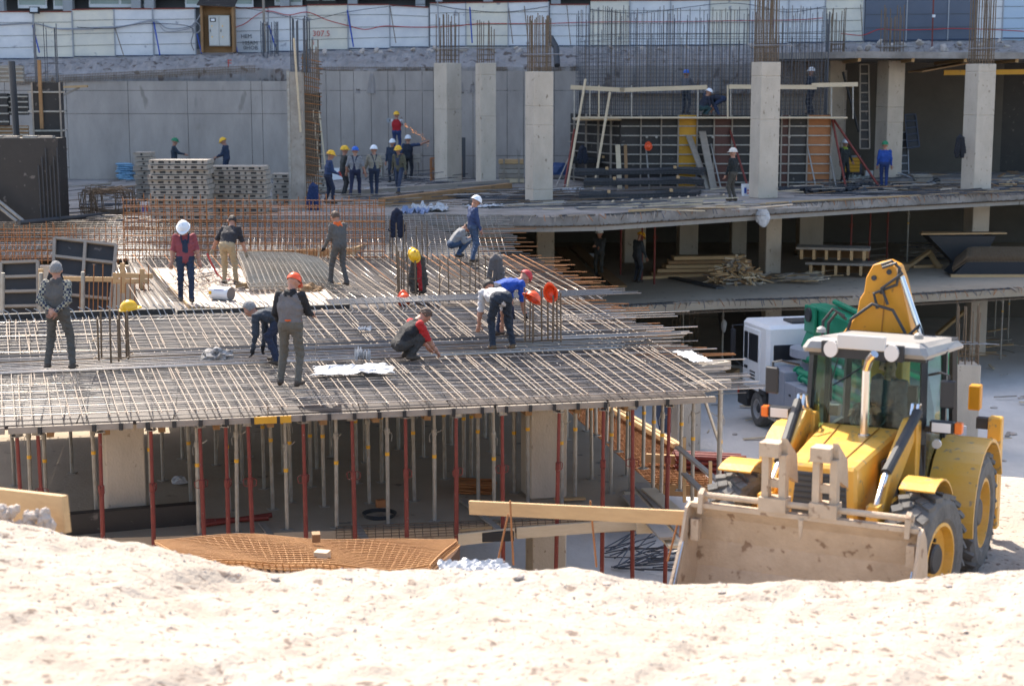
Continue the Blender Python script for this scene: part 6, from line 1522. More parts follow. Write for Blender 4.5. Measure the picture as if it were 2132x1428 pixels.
person('worker in yellow helmet and olive shirt striding towards the camera', at(832,404,UF), R(158), 1.72, OLIVE, None,'sleeve',(.2,.13,.09),(.05,.065,.11), gear='helmet', gearm=yellowplastic, bib=True, hands=((-.32,.14,.82),(.34,-.1,.8)), feet=((-.1,.3),(.12,-.16)), lean=6, knee=(0,1,0))
yT = up(833,362).y
person('worker in red and white jacket and yellow helmet grinding the wall', Vector((atY(826,300,yT).x, yT, UZ+1.1)), R(-6), 1.74, (.40,.012,.018), (.62,.6,.6),'sleeve',(.3,.25,.2),(.03,.055,.16), gear='helmet', gearm=yellowplastic, hands=((-.16,.42,1.36),(.16,.42,1.4)), elbow=(0,-.2,-1))
person('man in green helmet and dark jacket reading by the left wall', at(364,377,UF), R(-80), 1.75, (.03,.042,.06), None,'sleeve','skin',(.025,.03,.04), gear='helmet', gearm=greenplastic, hands=((-.12,.42,1.08),(.14,.44,1.1)), head=(12,0))
person('man in yellow helmet and navy overalls facing left by the left wall', at(473,379,UF), R(82), 1.8, (.028,.045,.085), None,'sleeve','skin',(.025,.04,.08), gear='helmet', gearm=yellowplastic, hands=((-.14,.36,1.0),(.14,.34,1.0)), head=(22,0), lean=4)
person('man in white helmet and black sweater watching before the shaft formwork', at(1525,419,UF), R(58), 1.76, (.012,.014,.014), None,'sleeve','skin',(.075,.065,.05), gear='helmet', gearm=mat('helmet_cream',(.62,.55,.47),.4), hands=((-.22,.2,.78),(.25,.0,.8)), feet=((-.09,.04),(.09,-.05)))
person('man in white helmet and dark jacket standing by the red slanted brace', at(1757,383,UF), R(205), 1.75, (.03,.035,.034), None,'sleeve','skin',(.03,.032,.034), gear='helmet', gearm=whiteplastic2, hands=((-.3,.12,.88),(.28,.1,.82)), collar=(.3,.38,.05))
person('man in green helmet and bright blue jacket walking away', at(1840,391,UF), R(-6), 1.76, (.018,.07,.32), None,'sleeve','skin',(.022,.045,.15), gear='helmet', gearm=greenplastic, feet=((-.07,.1),(.07,-.06)))
person('man in white helmet standing with folded arms in the shaded middle storey', at(1248,580,MZ), R(150), 1.75, (.05,.055,.06), None,'sleeve','skin',(.06,.058,.05), gear='helmet', gearm=whiteplastic2, hands=((.05,.24,1.16),(-.06,.24,1.12)))
person('man in yellow helmet and dark jacket among the red props of the middle storey', at(1326,588,MZ), R(-58), 1.78, (.04,.048,.058), None,'sleeve','skin',(.04,.045,.055), gear='helmet', gearm=yellowplastic, head=(30,0), lean=5, hands=((-.2,.2,.86),(.22,.24,.82)))
person('worker in blue helmet and grey shirt inside the shaft rebar cage', Vector((atY(1428,190,Ys+1.6).x, Ys+1.6, zt)), R(-40), 1.72, (.17,.17,.19), None,'sleeve','skin',(.05,.06,.08), gear='helmet', gearm=blueplastic, hands=((-.2,.4,1.0),(.24,.42,1.02)))
person('worker in white helmet crouching on the shaft platform', Vector((atY(1466,235,Ys-.35).x, Ys-.35, zt-.05)), R(-70), 1.7, (.02,.025,.045), None,'skin','skin',(.025,.06,.065), gear='helmet', gearm=whiteplastic2, pelvis=(0,-.15,.34), lean=30, hands=((-.16,.36,.3),(.16,.36,.3)), feet=((-.14,.06),(.14,0)), knee=(0,1,.7))
person('worker in navy overalls bending on the shaft platform beside the crouching one', Vector((atY(1498,235,Ys-.35).x, Ys-.35, zt-.05)), R(70), 1.68, (.015,.02,.035), None,'sleeve','skin',(.02,.035,.08), gear='helmet', gearm=mat('helmet_navy',(.02,.03,.06),.4), pelvis=(0,-.15,.7), lean=82, hands=((-.2,.34,.25),(.2,.34,.25)), feet=((-.14,0),(.14,.05)))
person('worker in white helmet and navy clothes standing at the right end of the shaft cage', Vector((atY(1688,230,Ys+.75).x, Ys+.75, zt)), R(50), 1.8, (.022,.03,.05), None,'sleeve','skin',(.02,.028,.05), gear='helmet', gearm=whiteplastic2, hands=((-.18,.3,1.05),(.2,.28,1.0)))
# tools in hands
gd = thing('angle_grinder', 'grey angle grinder throwing sparks against the wall', 'grinder', Vector((atY(813,223,yT+.45).x, yT+.5, UZ+1.1+1.38)))
b = MB(); b.tube((-.05,0,0),(.25,-.03,.02),.035,n=8); b.build('body', darkgrey, gd); b = MB(); b.lathe([(.1,-.004),(.1,.004)],c=(-.08,.02,0),axis='y',n=14); b.build('disc', greywire, gd)
sp = MB(); a0 = gd.location+V(.5,-.2,-.1)
rgs = random.Random(2)
for k in range(42):
    f = rgs.random()**1.2; p = a0+V(1.15*f,-.25*f,-.78*f-.1*f*f)+V(rgs.gauss(0,.02+.05*f),rgs.gauss(0,.05),rgs.gauss(0,.02+.05*f)); sp.tube(p, p+V(.03,0,-.02), .0035, n=3)
tag(sp.build('sparks', mat('sparks',(1,.4,.08),.5,emit=((1,.35,.06),1.2))), 'spray of orange sparks from the grinder', 'sparks', None, 'stuff')
hs_ = MB(); hs_.path([at(436,524,pz+.03)*0+atY(431,528,at(478,594,pz).y+.1)+V(0,0,0), atY(440,548,at(478,594,pz).y), atY(452,570,at(478,594,pz).y-.1), at(462,580,pz+.03), at(478,582,pz+.03)], .022, 6)
single(hs_.build('red_hose', redwire), 'red hose held by the man in beige trousers', 'hose')
single(plank('marker', atY(500,592,at(478,594,pz).y-.1)+V(0,0,.0), atY(518,586,at(478,594,pz).y-.1), .03,.03, white), 'white torch tip on the platform by the beige trousers', 'tool')
wr = MB(); wb_ = at(650,760,D2); wr.path([wb_+V(.02,.0,.62),wb_+V(.08,0,.45),wb_+V(.05,.02,.2),wb_+V(.15,.05,.02)], .008, 5)
single(wr.build('tie_wire', steel), 'bundle of tie wire hanging from the hand of the man in the orange cap', 'wire')

# helmets laid or hung up
def loose_helmet(label, p, m, rot):
    o = mobj('helmet', helmet_mesh(m)); o.location = p; o.rotation_euler = tuple(R(x) for x in rot); return tag(o, label, 'helmet')
loose_helmet('yellow helmet hung on the starter bars of the front deck', atY(268,641,27.05), yellowplastic, (10,8,-70))
loose_helmet('yellow helmet hung beside the jacket in mid deck', atY(863,532,35.6), yellowplastic, (60,0,30))
loose_helmet('orange helmet lying against the mid deck starter bars', atY(841,624,35.2), orangeplastic, (80,0,20))
loose_helmet('orange helmet on the left of the starter bars by the bending men', atY(1109,622,28.4), orangeplastic, (40,10,120))
loose_helmet('orange helmet on the right of the starter bars by the bending men', atY(1147,611,28.8), orangeplastic, (82,0,150))
loose_helmet('orange helmet hung on the dark shaft formwork', atY(1350,305,Ys-.3), orangeplastic, (70,0,0))
loose_helmet('yellow helmet resting on the table between the two men by the wall', up(386,350)+V(0,1.1,1.05), yellowplastic, (0,0,40))
def jacket(label, p, m, h=.75, lining=None, rz=0.):
    t = thing('jacket', label, 'jacket', p, rz); L = []
    q = lambda a,b_,ra,rb,lab: L.append((a,b_,ra,rb,lab))
    q((0,0,-.03),(0,0,-.12),.04,.09,'m')
    for s_ in (-1,1): q((s_*.03,0,-.08),(s_*.1,.02,-h*.95),.06,.085,'m'); q((s_*.1,0,-.13),(s_*.19,-.03,-h*.8),.05,.045,'m')
    if lining: q((.02,-.05,-.15),(.05,-.06,-h*.9),.04,.045,'l')
    v,f,lab = sdf_mesh(L, .022, .03, .012); b = MB(); b.v = [tuple(x) for x in v]; b.f = [tuple(x) for x in f]; b.mats = [m, cloth(lining) if lining else m]; b.mi = [0 if x=='m' else 1 for x in lab]
    o = b.build('cloth', None, t, smooth=True)
jacket('dark navy jacket hung on bars at the back of the deck', atY(826,432,43.6), cloth((.012,.017,.04)), .78)
jacket('grey brown jacket with red lining hung on the mid deck bars', atY(870,526,35.8), cloth((.07,.06,.05)), .88, (.4,.02,.02))
jacket('grey jacket hung on thin bars left of the bending men', atY(1032,528,37.2), cloth((.13,.115,.11)), .85)
jacket('blue and grey jacket hung at the foot of the rusty wall mesh', atY(652,380,pz0-.25), cloth((.02,.04,.12)), .85)
jacket('dark jacket hung on the side of the shaft formwork', atY(1213,302,Ys+.1), cloth((.012,.016,.03)), .7)
jacket('black jacket hung on the rightmost column', atY(2000,280,at(2006,398,UZ).y-.15), cloth((.012,.013,.018)), .85)
jacket('black jacket hung on the panel behind the man in the plaid shirt', atY(114,556,37), cloth((.012,.014,.018)), .5)
# ================================================================== VEHICLES
ypaint = mat('loader_yellow', (.74,.36,.012), .42, c2=(.62,.36,.1), sc=2.5, amt=.7, spots=((.36,.24,.11), 11, .61), detail=10, bump=.1, bsc=30)
ydark = mat('boom_yellow', (.66,.28,.006), .45, c2=(.56,.23,.01), sc=4, spots=((.2,.08,.015), 6, .68))
cabgrey = mat('cab_grey', (.33,.31,.285), .45, c2=(.25,.235,.215), sc=4); tyre = mat('tyre', (.05,.048,.045), .85, c2=(.19,.18,.165), sc=5, amt=.7, bump=.3)
buck = mat('bucket_steel', (.58,.44,.31), .7, .05, c2=(.38,.275,.18), sc=4, amt=.7, bump=.35, bsc=30, spots=((.26,.165,.1), 7, .63), detail=9)
chrome = mat('chrome', (.7,.68,.65), .2, .9); blk = mat('cab_black', (.015,.017,.022), .4); lampm = mat('lamp_lens', (.7,.66,.62), .15); amber = mat('amber', (.8,.16,.01), .3)
glass = bpy.data.materials.new('glass'); glass.use_nodes = True
_g = glass.node_tree; _b = _g.nodes['Principled BSDF']; _b.inputs['Base Color'].default_value = (.55,.76,.70,1); _b.inputs['Roughness'].default_value = .03; _b.inputs['Transmission Weight'].default_value = 1; _b.inputs['IOR'].default_value = 1.45
greenp = mat('pump_green', (.008,.23,.125), .4, c2=(.01,.17,.09), sc=3, spots=((.05,.12,.08), 9, .68)); truckw = mat('truck_white', (.80,.80,.79), .35, c2=(.70,.70,.69), sc=2); truckg = mat('truck_grey', (.27,.29,.34), .45, c2=(.22,.24,.28), sc=2); plast = mat('black_plastic', (.025,.025,.027), .6, c2=(.05,.05,.05), sc=6)
def wheel(parent, c, r, w_, rimr, rimm, steer=0., lugs=22, name='wheel'):
    M3 = Matrix.Rotation(steer, 3, 'Z'); c = Vector(c); side = 1 if c.x > 0 else -1
    b = MB(); b.lathe([(rimr,-w_*.42),(rimr*1.15,-w_*.5),(r*.86,-w_*.5),(r*.955,-w_*.42),(r*.965,0),(r*.955,w_*.42),(r*.86,w_*.5),(rimr*1.15,w_*.5),(rimr,w_*.42)], c=c, axis='x', n=36, M=M3, cap=False)
    wh = b.build(name, tyre, parent, smooth=False)
    if lugs:
        b = MB()
        for k in range(lugs):
            for s_ in (-1,1):
                a = 2*math.pi*(k+.5*(s_>0))/lugs
                for j,(x0,x1) in enumerate(((.03,.24),(.24,.47))):
                    a2 = a + (.13 if j else .04); xm = s_*w_*(x0+x1)/2; rr_ = r*(.985 if j == 0 else .972)
                    Mx = M3 @ Matrix.Rotation(a2, 3, 'X') @ Matrix.Rotation(s_*.45, 3, 'Z')
                    b.box(c + M3 @ (Matrix.Rotation(a2,3,'X') @ Vector((xm,rr_,0))), (w_*(x1-x0)*1.12, r*.07, r*.13), M=Matrix(M3 @ Matrix.Rotation(a2,3,'X') @ Matrix.Rotation(-s_*.5,3,'Y')))
        b.build('tread', tyre, wh)
    o_ = side*w_
    b = MB(); b.lathe([(rimr*1.02,-.40*o_),(rimr*1.04,.45*o_),(rimr*.94,.46*o_),(rimr*.88,.25*o_),(rimr*.62,.12*o_),(.02,.12*o_)], c=c, axis='x', n=28, M=M3); b.build('rim', rimm, wh)
    b = MB(); b.lathe([(rimr*.42,.1*o_),(rimr*.42,.34*o_),(rimr*.36,.38*o_),(.01,.38*o_)], c=c, axis='x', n=18, M=M3)
    for k in range(8): a = k*math.pi/4; b.lathe([(.022,.1*o_),(.022,.18*o_)], c=c+M3@Vector((0,rimr*.58*math.cos(a),rimr*.58*math.sin(a))), axis='x', n=6, M=M3)
    b.build('hub', plast, wh)
    return wh
LZ = 4.32; LL = Vector((3.33,16.64,LZ)); LR = R(-27)
bh = thing('backhoe_loader', 'yellow backhoe loader facing the camera with a dusty front bucket', 'loader', LL, LR)
def pt(name, m, parent=bh, bevel=0., smooth=False): 
    b = MB(); b._n = (name, m, parent, bevel, smooth); return b
def fin(b): n_,m,p,bv,sm = b._n; return b.build(n_, m, p, bevel=bv, smooth=sm)
SW = R(-9)
wheel(bh, (.98,0,.67), .67,.42,.37, ypaint, SW); wheel(bh, (-.98,0,.67), .67,.42,.37, ypaint, SW); wheel(bh, (.98,2.05,.68), .68,.46,.38, ypaint); wheel(bh, (-.98,2.05,.68), .68,.46,.38, ypaint)
b = pt('chassis', plast); b.bbox(-.4,.4,-.4,3.2,.55,1.0); b.bbox(-.8,.8,-.08,.08,.58,.76); b.bbox(-.8,.8,2.1,2.3,.58,.78); fin(b)
# hood, grille, badge
b = pt('hood', ypaint, bevel=.03); b.add([(-.40,-.42,.95),(.40,-.42,.95),(.46,1.15,.95),(-.46,1.15,.95),(-.36,-.36,1.60),(.36,-.36,1.60),(.44,1.15,1.74),(-.44,1.15,1.74)],((0,3,2,1),(4,5,6,7),(0,1,5,4),(1,2,6,5),(2,3,7,6),(3,0,4,7))); hd_ = fin(b)
b = pt('grille', mat('grille',(.06,.065,.07),.5), hd_, .02); b.add([(-.30,-.435,.98),(.30,-.435,.98),(.27,-.375,1.53),(-.27,-.375,1.53),(-.30,-.40,.98),(.30,-.40,.98),(.27,-.34,1.53),(-.27,-.34,1.53)],((0,1,2,3),(4,7,6,5),(0,4,5,1),(2,6,7,3),(1,5,6,2),(0,3,7,4))); fin(b)
for k in range(9): z = 1.02+k*.058; y = -.442+(z-.98)*.109; b = pt('grille_slat', plast, hd_); b.bbox(-.285+.003*k,.285-.003*k,y-.008,y+.004,z-.008,z+.008); fin(b)
b = pt('badge', chrome, hd_); b.lathe([(.03,-.01),(.03,.01)],c=(0,-.395,1.46),axis='y',n=14); fin(b)
for x in (-.2,.2): b = pt('hood_seam', mat('seam',(.3,.13,.01),.6), hd_); b.beam((x*.8,-.3,1.612),(x*1.1,1.1,1.745),.008,.01); fin(b)
b = pt('side_cover', plast, hd_); b.bbox(.445,.47,.3,1.1,1.05,1.55); b.bbox(-.47,-.445,.3,1.1,1.05,1.55); fin(b)
b = pt('side_lettering', redwire, hd_)
for k in range(5): b.bbox(.472,.478,.4+k*.13,.49+k*.13,1.4,1.5)
fin(b)
# exhaust stack
b = pt('exhaust', chrome); b.path([(.13,.78,1.68),(.13,.79,2.42),(.17,.75,2.54),(.24,.69,2.62)], .045, 10); b.path([(.13,.78,1.66),(.13,.78,1.72)], .07, 10); fin(b)
# loader arms, cylinders, hoses
for s_ in (-1,1):
    b = pt('loader_arm', ypaint, bevel=.015); b.extr([(s_*.52,-.70,.85),(s_*.52,-.64,.68),(s_*.52,.1,1.2),(s_*.52,1.05,1.68),(s_*.52,1.05,1.9),(s_*.52,.85,1.92),(s_*.52,0,1.48)], (s_*.11,0,0)); arm = fin(b)
    b = pt('lift_cylinder', plast, arm); b.tube((s_*.57,.02,1.5),(s_*.66,.95,1.98),.055,n=12); fin(b); b = pt('cylinder_rod', chrome, arm); b.tube((s_*.57,-.42,1.2),(s_*.57,.05,1.51),.032,n=10); fin(b)
    b = pt('arm_bracket', ypaint, arm); b.bbox(s_*.57-.06,s_*.57+.06,-.5,-.34,1.08,1.26); fin(b)
    for k in range(2): b = pt('hydraulic_line', chrome, arm); b.path([(s_*(.6+.06*k),.9,1.95),(s_*(.6+.06*k),.95,2.06),(s_*(.6+.06*k),1.05,2.05),(s_*(.6+.06*k),1.12,1.9)], .018, 6); fin(b)
    b = pt('loader_tower', ypaint, bevel=.015); b.bbox(min(s_*.48,s_*.66),max(s_*.48,s_*.66),.98,1.16,1.0,1.86); fin(b)
# bucket (raised a little off the ground)
BK = -.31
PR = [(-1.72,.50),(-1.05,.52),(-.86,.62),(-.78,.82),(-.78,1.1),(-.86,1.36),(-.98,1.5)]
b = pt('bucket', buck); n_ = len(PR); PR = [(y,z+BK) for y,z in PR]; vs = [(-1.17,y,z) for y,z in PR]+[(1.17,y,z) for y,z in PR]; off = [(0,-.0),(0,-.035),(.03,-.03),(.04,0),(.04,0),(.03,.02),(.0,.03)]
vs += [(-1.17,y+o[0],z+o[1]) for (y,z),o in zip(PR,off)]+[(1.17,y+o[0],z+o[1]) for (y,z),o in zip(PR,off)]
b.add(vs, [(i,i+1,n_+i+1,n_+i) for i in range(n_-1)]+[(2*n_+i,3*n_+i,3*n_+i+1,2*n_+i+1) for i in range(n_-1)]+[(n_-1,2*n_-1,4*n_-1,3*n_-1),(0,n_,3*n_,2*n_)])
bu = fin(b)
def finb(b):
    b.v = [(x,y,z+BK) for x,y,z in b.v]; return fin(b)
for s_ in (-1,1):
    b = pt('side_plate', buck, bu); b.extr([(s_*1.17,-1.74,.49),(s_*1.17,-1.05,.49),(s_*1.17,-.8,.6),(s_*1.17,-.74,.85),(s_*1.17,-.74,1.12),(s_*1.17,-.84,1.4),(s_*1.17,-.98,1.54),(s_*1.17,-1.1,1.5),(s_*1.17,-1.22,1.2)], (s_*.03,0,0)); finb(b)
    b = pt('wear_plate', chrome, bu); b.extr([(s_*1.165,-1.74,.5),(s_*1.165,-1.6,.62),(s_*1.165,-1.24,1.18),(s_*1.165,-1.2,1.16),(s_*1.165,-1.55,.5)], (-s_*.012,0,0)); finb(b)
    b = pt('shaft_bracket', buck, bu); b.extr([(s_*1.08,-1.06,1.44),(s_*1.08,-.88,1.44),(s_*1.08,-.9,1.64),(s_*1.08,-.97,1.69),(s_*1.08,-1.04,1.64)], (-s_*.05,0,0)); finb(b)
    b = pt('lug', buck, bu); b.bbox(min(s_*1.06,s_*1.14),max(s_*1.06,s_*1.14),-1.08,-.98,1.16,1.38); finb(b)
b = pt('top_lip', buck, bu); b.bbox(-1.165,1.165,-1.03,-.93,1.495,1.54); finb(b)
b = pt('cutting_edge', chrome, bu); b.bbox(-1.18,1.18,-1.82,-1.7,.485,.51); finb(b)
b = pt('fork_shaft', buck, bu); b.tube((-1.1,-.97,1.62),(1.1,-.97,1.62),.032,n=10); finb(b)
for x in (-.3,.22):                                     # folded pallet forks standing above the bucket
    f_ = pt('fork_carrier', buck, bu); f_.bbox(x-.12,x-.05,-1.02,-.9,1.55,2.12); f_.bbox(x+.05,x+.12,-1.0,-.88,1.55,2.12); f_.bbox(x-.05,x+.05,-.98,-.9,1.78,1.86); f_.bbox(x-.14,x+.14,-1.05,-.86,1.54,1.68); f_.bbox(x-.14,x+.06,-1.06,-.84,2.1,2.24)
    f_.extr([(x+.055,-.95,2.28),(x+.055,-.6,2.05),(x+.055,-.55,1.75),(x+.055,-.9,1.9)],(.06,0,0)); finb(f_)
b = pt('hook', buck, bu); b.extr([(-.02,-1.06,1.5),(.03,-1.06,1.5),(.02,-1.06,1.36),(0,-1.06,1.28)],(0,.02,0)); finb(b)
# cab
cab = pt('cab', blk); z0_,z1_ = 1.15,2.46
for (x,y,x2,y2) in ((-.72,1.16,-.68,1.24),(.72,1.16,.68,1.24),(-.76,2.0,-.74,2.0),(.76,2.0,.74,2.0),(-.72,2.75,-.68,2.7),(.72,2.75,.68,2.7)):
    cab.beam((x,y,z0_),(x2,y2,z1_),.075,.075)
cab.bbox(-.75,.75,1.14,1.22,1.1,1.58); cab.bbox(-.72,.72,1.16,2.8,2.42,2.48); cab.bbox(-.76,.76,1.2,2.78,1.0,1.12); cab.bbox(-.74,.74,2.72,2.78,1.1,1.45)
for s_ in (-1,1): cab.bbox(min(s_*.72,s_*.78),max(s_*.72,s_*.78),2.0,2.75,1.1,1.5)
def fin(b):
    n_,m,p_,bv,sm = b._n; b.v = [(x*.9+.03,y,z if z < 1.5 else 1.5+(z-1.5)*1.07) for x,y,z in b.v]; return b.build(n_, m, p_, bevel=bv, smooth=sm)
cb = fin(cab)
b = pt('windscreen', glass, cb); b.extr([(-.70,1.165,1.58),(.70,1.165,1.58),(.67,1.235,2.42),(-.67,1.235,2.42)],(0,.012,.0)); fin(b)
for s_ in (-1,1): b = pt('side_window', glass, cb); b.extr([(s_*.735,1.24,1.2),(s_*.755,1.98,1.2),(s_*.73,1.98,2.42),(s_*.69,1.27,2.42)],(s_*.01,0,0)); fin(b)
b = pt('rear_window', glass, cb); b.extr([(-.68,2.74,1.45),(.68,2.74,1.45),(.66,2.70,2.42),(-.66,2.70,2.42)],(0,.01,0)); fin(b)
b = pt('roof', cabgrey, cb, .05); b.add([(-.8,1.0,2.47),(.8,1.0,2.47),(.84,2.85,2.36),(-.84,2.85,2.36),(-.70,1.08,2.62),(.70,1.08,2.62),(.70,2.75,2.48),(-.70,2.75,2.48)],((0,3,2,1),(4,5,6,7),(0,1,5,4),(1,2,6,5),(2,3,7,6),(3,0,4,7))); rf = fin(b)
b = pt('light_recess', blk, rf); b.bbox(-.5,.5,.955,1.02,2.44,2.6); fin(b)
for x in (-.37,.37): b = pt('work_light', lampm, rf); b.lathe([(.085,-.03),(.085,.02),(.06,.04)],c=(x,.935,2.53),axis='y',n=16); fin(b)
b = pt('name_plate', mat('plate_grey',(.60,.57,.53),.6), rf, .01); b.bbox(-.3,.3,.915,.945,2.54,2.69); fin(b)
for x in (-.6,.6): b = pt('beacon_cap', cabgrey, rf); b.lathe([(.06,0),(.055,.04),(.02,.06)],c=(x,1.25,2.65),n=12); fin(b)
b = pt('wiper', blk, cb); b.tube((-.42,1.13,2.15),(-.36,1.19,2.4),.008,n=5); b.tube((-.42,1.14,1.95),(-.42,1.13,2.3),.011,n=5); b.tube((-.4,1.13,2.12),(.1,1.2,2.42),.009,n=5); fin(b)
b = pt('steering_wheel', plast, cb); Mt = Matrix.Rotation(R(30),3,'X'); b.path([Vector((-.05,1.6,1.72))+Mt@Vector((.19*math.cos(a*.3927),.19*math.sin(a*.3927),0)) for a in range(17)],.016,6); b.tube((-.05,1.6,1.72),(-.05,1.4,1.3),.03,n=8); fin(b)
b = pt('seat', plast, cb); b.bbox(-.18,.38,2.05,2.5,1.4,1.54); b.bbox(-.1,.3,2.45,2.56,1.5,1.95); fin(b)
b = pt('dashboard', plast, cb); b.bbox(-.3,.2,1.25,1.42,1.2,1.66); fin(b)
def fin(b): n_,m,p_,bv,sm = b._n; return b.build(n_, m, p_, bevel=bv, smooth=sm)
for s_ in (-1,1):
    b = pt('mirror_arm', blk, cb); b.path([(s_*.72,1.15,2.36),(s_*.88,1.0,2.42),(s_*.97,.98,2.4),(s_*.97,.98,2.1)],.014,6); fin(b)
    b = pt('mirror', blk, cb, .015); b.box((s_*.97,.96,2.2),(.16,.05,.3),rz=s_*.2); mi_ = fin(b)
    b = pt('lamp_arm', blk, cb); b.bbox(min(s_*.7,s_*.92),max(s_*.7,s_*.92),1.12,1.18,1.74,1.80); fin(b)
    b = pt('headlamp', blk, cb, .01); b.box((s_*.9,1.08,1.82),(.26,.1,.13)); hl = fin(b); b = pt('lens', lampm, hl); b.box((s_*.9,1.025,1.82),(.2,.02,.1)); fin(b)
    b = pt('indicator', amber, cb, .01); b.box((s_*1.075,1.08,1.82),(.08,.1,.12)); fin(b)
    # fenders
    b = pt('front_fender', ypaint); prof = [(R(a)) for a in range(68,143,10)]; vs = []
    for a in prof:
        for r_ in (.77,.79):
            for x in (.78,1.14): vs.append((s_*x, -math.cos(a)*r_, .70+math.sin(a)*r_))
    b.add(vs, sum([[(4*i,4*i+1,4*i+5,4*i+4),(4*i+2,4*i+6,4*i+7,4*i+3),(4*i,4*i+4,4*i+6,4*i+2),(4*i+1,4*i+3,4*i+7,4*i+5)] for i in range(len(prof)-1)],[])+[(0,2,3,1),(len(vs)-4,len(vs)-3,len(vs)-1,len(vs)-2)]); fin(b)
    b = pt('rear_fender', ypaint); prof = [R(a) for a in range(-8,171,12)]; vs = []
    for a in prof:
        for r_ in (.80,.84):
            for x in (.72,1.24): vs.append((s_*(x if x<1 else x), 2.05-math.cos(a)*r_, .70+math.sin(a)*r_*.98))
    b.add(vs, sum([[(4*i,4*i+1,4*i+5,4*i+4),(4*i+2,4*i+6,4*i+7,4*i+3),(4*i,4*i+4,4*i+6,4*i+2),(4*i+1,4*i+3,4*i+7,4*i+5)] for i in range(len(prof)-1)],[])+[(0,2,3,1),(len(vs)-4,len(vs)-3,len(vs)-1,len(vs)-2)]); fin(b)
    b = pt('fender_side', ypaint); b.extr([(s_*.74,1.45,.7),(s_*.74,1.62,1.25),(s_*.74,2.2,1.53),(s_*.74,2.9,1.3),(s_*.74,3.1,.9)],(s_*.03,0,0)); fin(b)
    b = pt('stabiliser', ypaint, bevel=.012); b.bbox(min(s_*.98,s_*1.14),max(s_*.98,s_*1.14),3.2,3.36,.2,1.55); st_ = fin(b)
    b = pt('stabiliser_rod', chrome, st_); b.tube((s_*1.06,3.28,.0),(s_*1.06,3.28,.25),.035,n=8); fin(b); b = pt('stabiliser_head', plast, st_); b.bbox(min(s_*.84,s_*.975),max(s_*.84,s_*.975),3.22,3.34,1.4,1.53); fin(b)
b = pt('round_lamp', lampm, cb); b.lathe([(.05,-.02),(.05,.02)],c=(.8,1.3,1.58),axis='y',n=12); fin(b)
b = pt('rear_frame', ypaint); b.bbox(-1.15,1.15,3.0,3.12,.5,1.1); fin(b)
# hoe: boom and dipper folded up behind the cab
BX = -.28
b = pt('boom', ydark, bevel=.012); b.extr([(BX-.62,3.05,2.28),(BX+.42,3.05,2.28),(BX+.30,3.05,2.75),(BX+.20,3.05,3.12),(BX+.13,3.05,3.30),(BX+.0,3.05,3.36),(BX-.14,3.05,3.32),(BX-.22,3.05,3.16),(BX-.24,3.05,2.98),(BX-.29,3.05,2.9),(BX-.32,3.05,2.7)],(0,.4,0)); bo = fin(b)
b = pt('boom_foot', ydark, bevel=.012); b.bbox(BX-.25,BX+.25,3.1,3.5,.7,2.3); fin(b)
b = pt('boom_seam', mat('seam2',(.35,.14,.01),.6), bo); b.beam((BX-.02,3.045,2.3),(BX+.02,3.045,3.0),.012,.012); fin(b)
for x,z in ((BX-.12,3.16),(BX+.06,3.24),(BX-.02,3.0)): b = pt('pin', plast, bo); b.lathe([(.032,-.02),(.032,.03)],c=(x,3.05,z),axis='y',n=10); fin(b)
b = pt('boom_cylinder', chrome, bo); b.tube((BX+.22,3.0,3.2),(BX+.52,2.95,2.45),.035,n=10); fin(b); b = pt('cylinder_sleeve', plast, bo); b.tube((BX+.52,2.95,2.45),(BX+.62,2.93,2.2),.05,n=10); fin(b)
for k,pp in enumerate([[(-.02,3.33),(.1,3.38),(.2,3.3),(.17,3.1),(-.1,2.98),(-.05,2.8)],[(.0,3.3),(.16,3.36),(.24,3.24),(.0,3.05),(.08,2.86)],[(-.45,2.3),(-.35,2.66),(-.1,2.86),(.15,2.8),(.3,2.55),(.36,2.3)],[(-.62,2.3),(-.62,2.6),(-.52,2.74),(-.4,2.66)],[(-.68,2.3),(-.68,2.62),(-.56,2.78),(-.42,2.7)],[(.25,2.4),(.5,2.66),(.56,2.5),(.5,2.3)]]):
    b = pt('hose', plast, bo); b.path([(BX+x,2.98-.03*k,z) for x,z in pp], .02, 6); fin(b)
b = pt('dipper', ydark, bevel=.012); b.bbox(BX+1.0,BX+1.14,3.3,3.45,1.6,1.9); fin(b)
# driver
def lw(x,y,z): c,s_ = math.cos(LR), math.sin(LR); return LL+Vector((x*c-y*s_, x*s_+y*c, z))
person('driver in dark clothes seated in the loader cab looking aside', lw(.14,2.0,1.30), LR+R(150), 1.74, (.06,.07,.1), None,'sleeve','skin',(.04,.045,.055), hairm=DARKHAIR, pelvis=(0,0,.36), lean=8, hands=((-.18,.42,.55),(.18,.42,.5)), feet=((-.12,.5),(.12,.5)), head=(14,-40), knee=(0,.6,1))

# ---- concrete pump truck
TL = Vector((8.3,47.2,0)); TR = R(13)
tk = thing('pump_truck', 'white concrete pump truck with folded green boom seen from behind', 'truck', TL, TR)
b = pt('cab', truckw, tk, .1); b.bbox(-1.18,1.18,-.72,1.25,1.0,3.05); tc_ = fin(b)
b = pt('rear_window', blk, tc_, .02); b.bbox(-.98,.2,-.745,-.70,2.05,2.5); fin(b)
for k in range(3): b = pt('wall_rib', truckg, tc_); b.bbox(-1.0,.9,-.735,-.715,1.5+.14*k,1.53+.14*k); fin(b)
b = pt('door', truckw, tc_, .02); b.bbox(-1.21,-1.16,-.2,1.05,1.05,2.85); dr_ = fin(b)
b = pt('door_window', blk, dr_, .01); b.bbox(-1.225,-1.2,-.1,.62,1.9,2.7); b.bbox(-1.225,-1.2,.7,.98,1.9,2.7); fin(b)
b = pt('handle', blk, dr_); b.bbox(-1.25,-1.21,.7,.9,1.62,1.7); fin(b)
b = pt('door_lettering', blk, dr_)
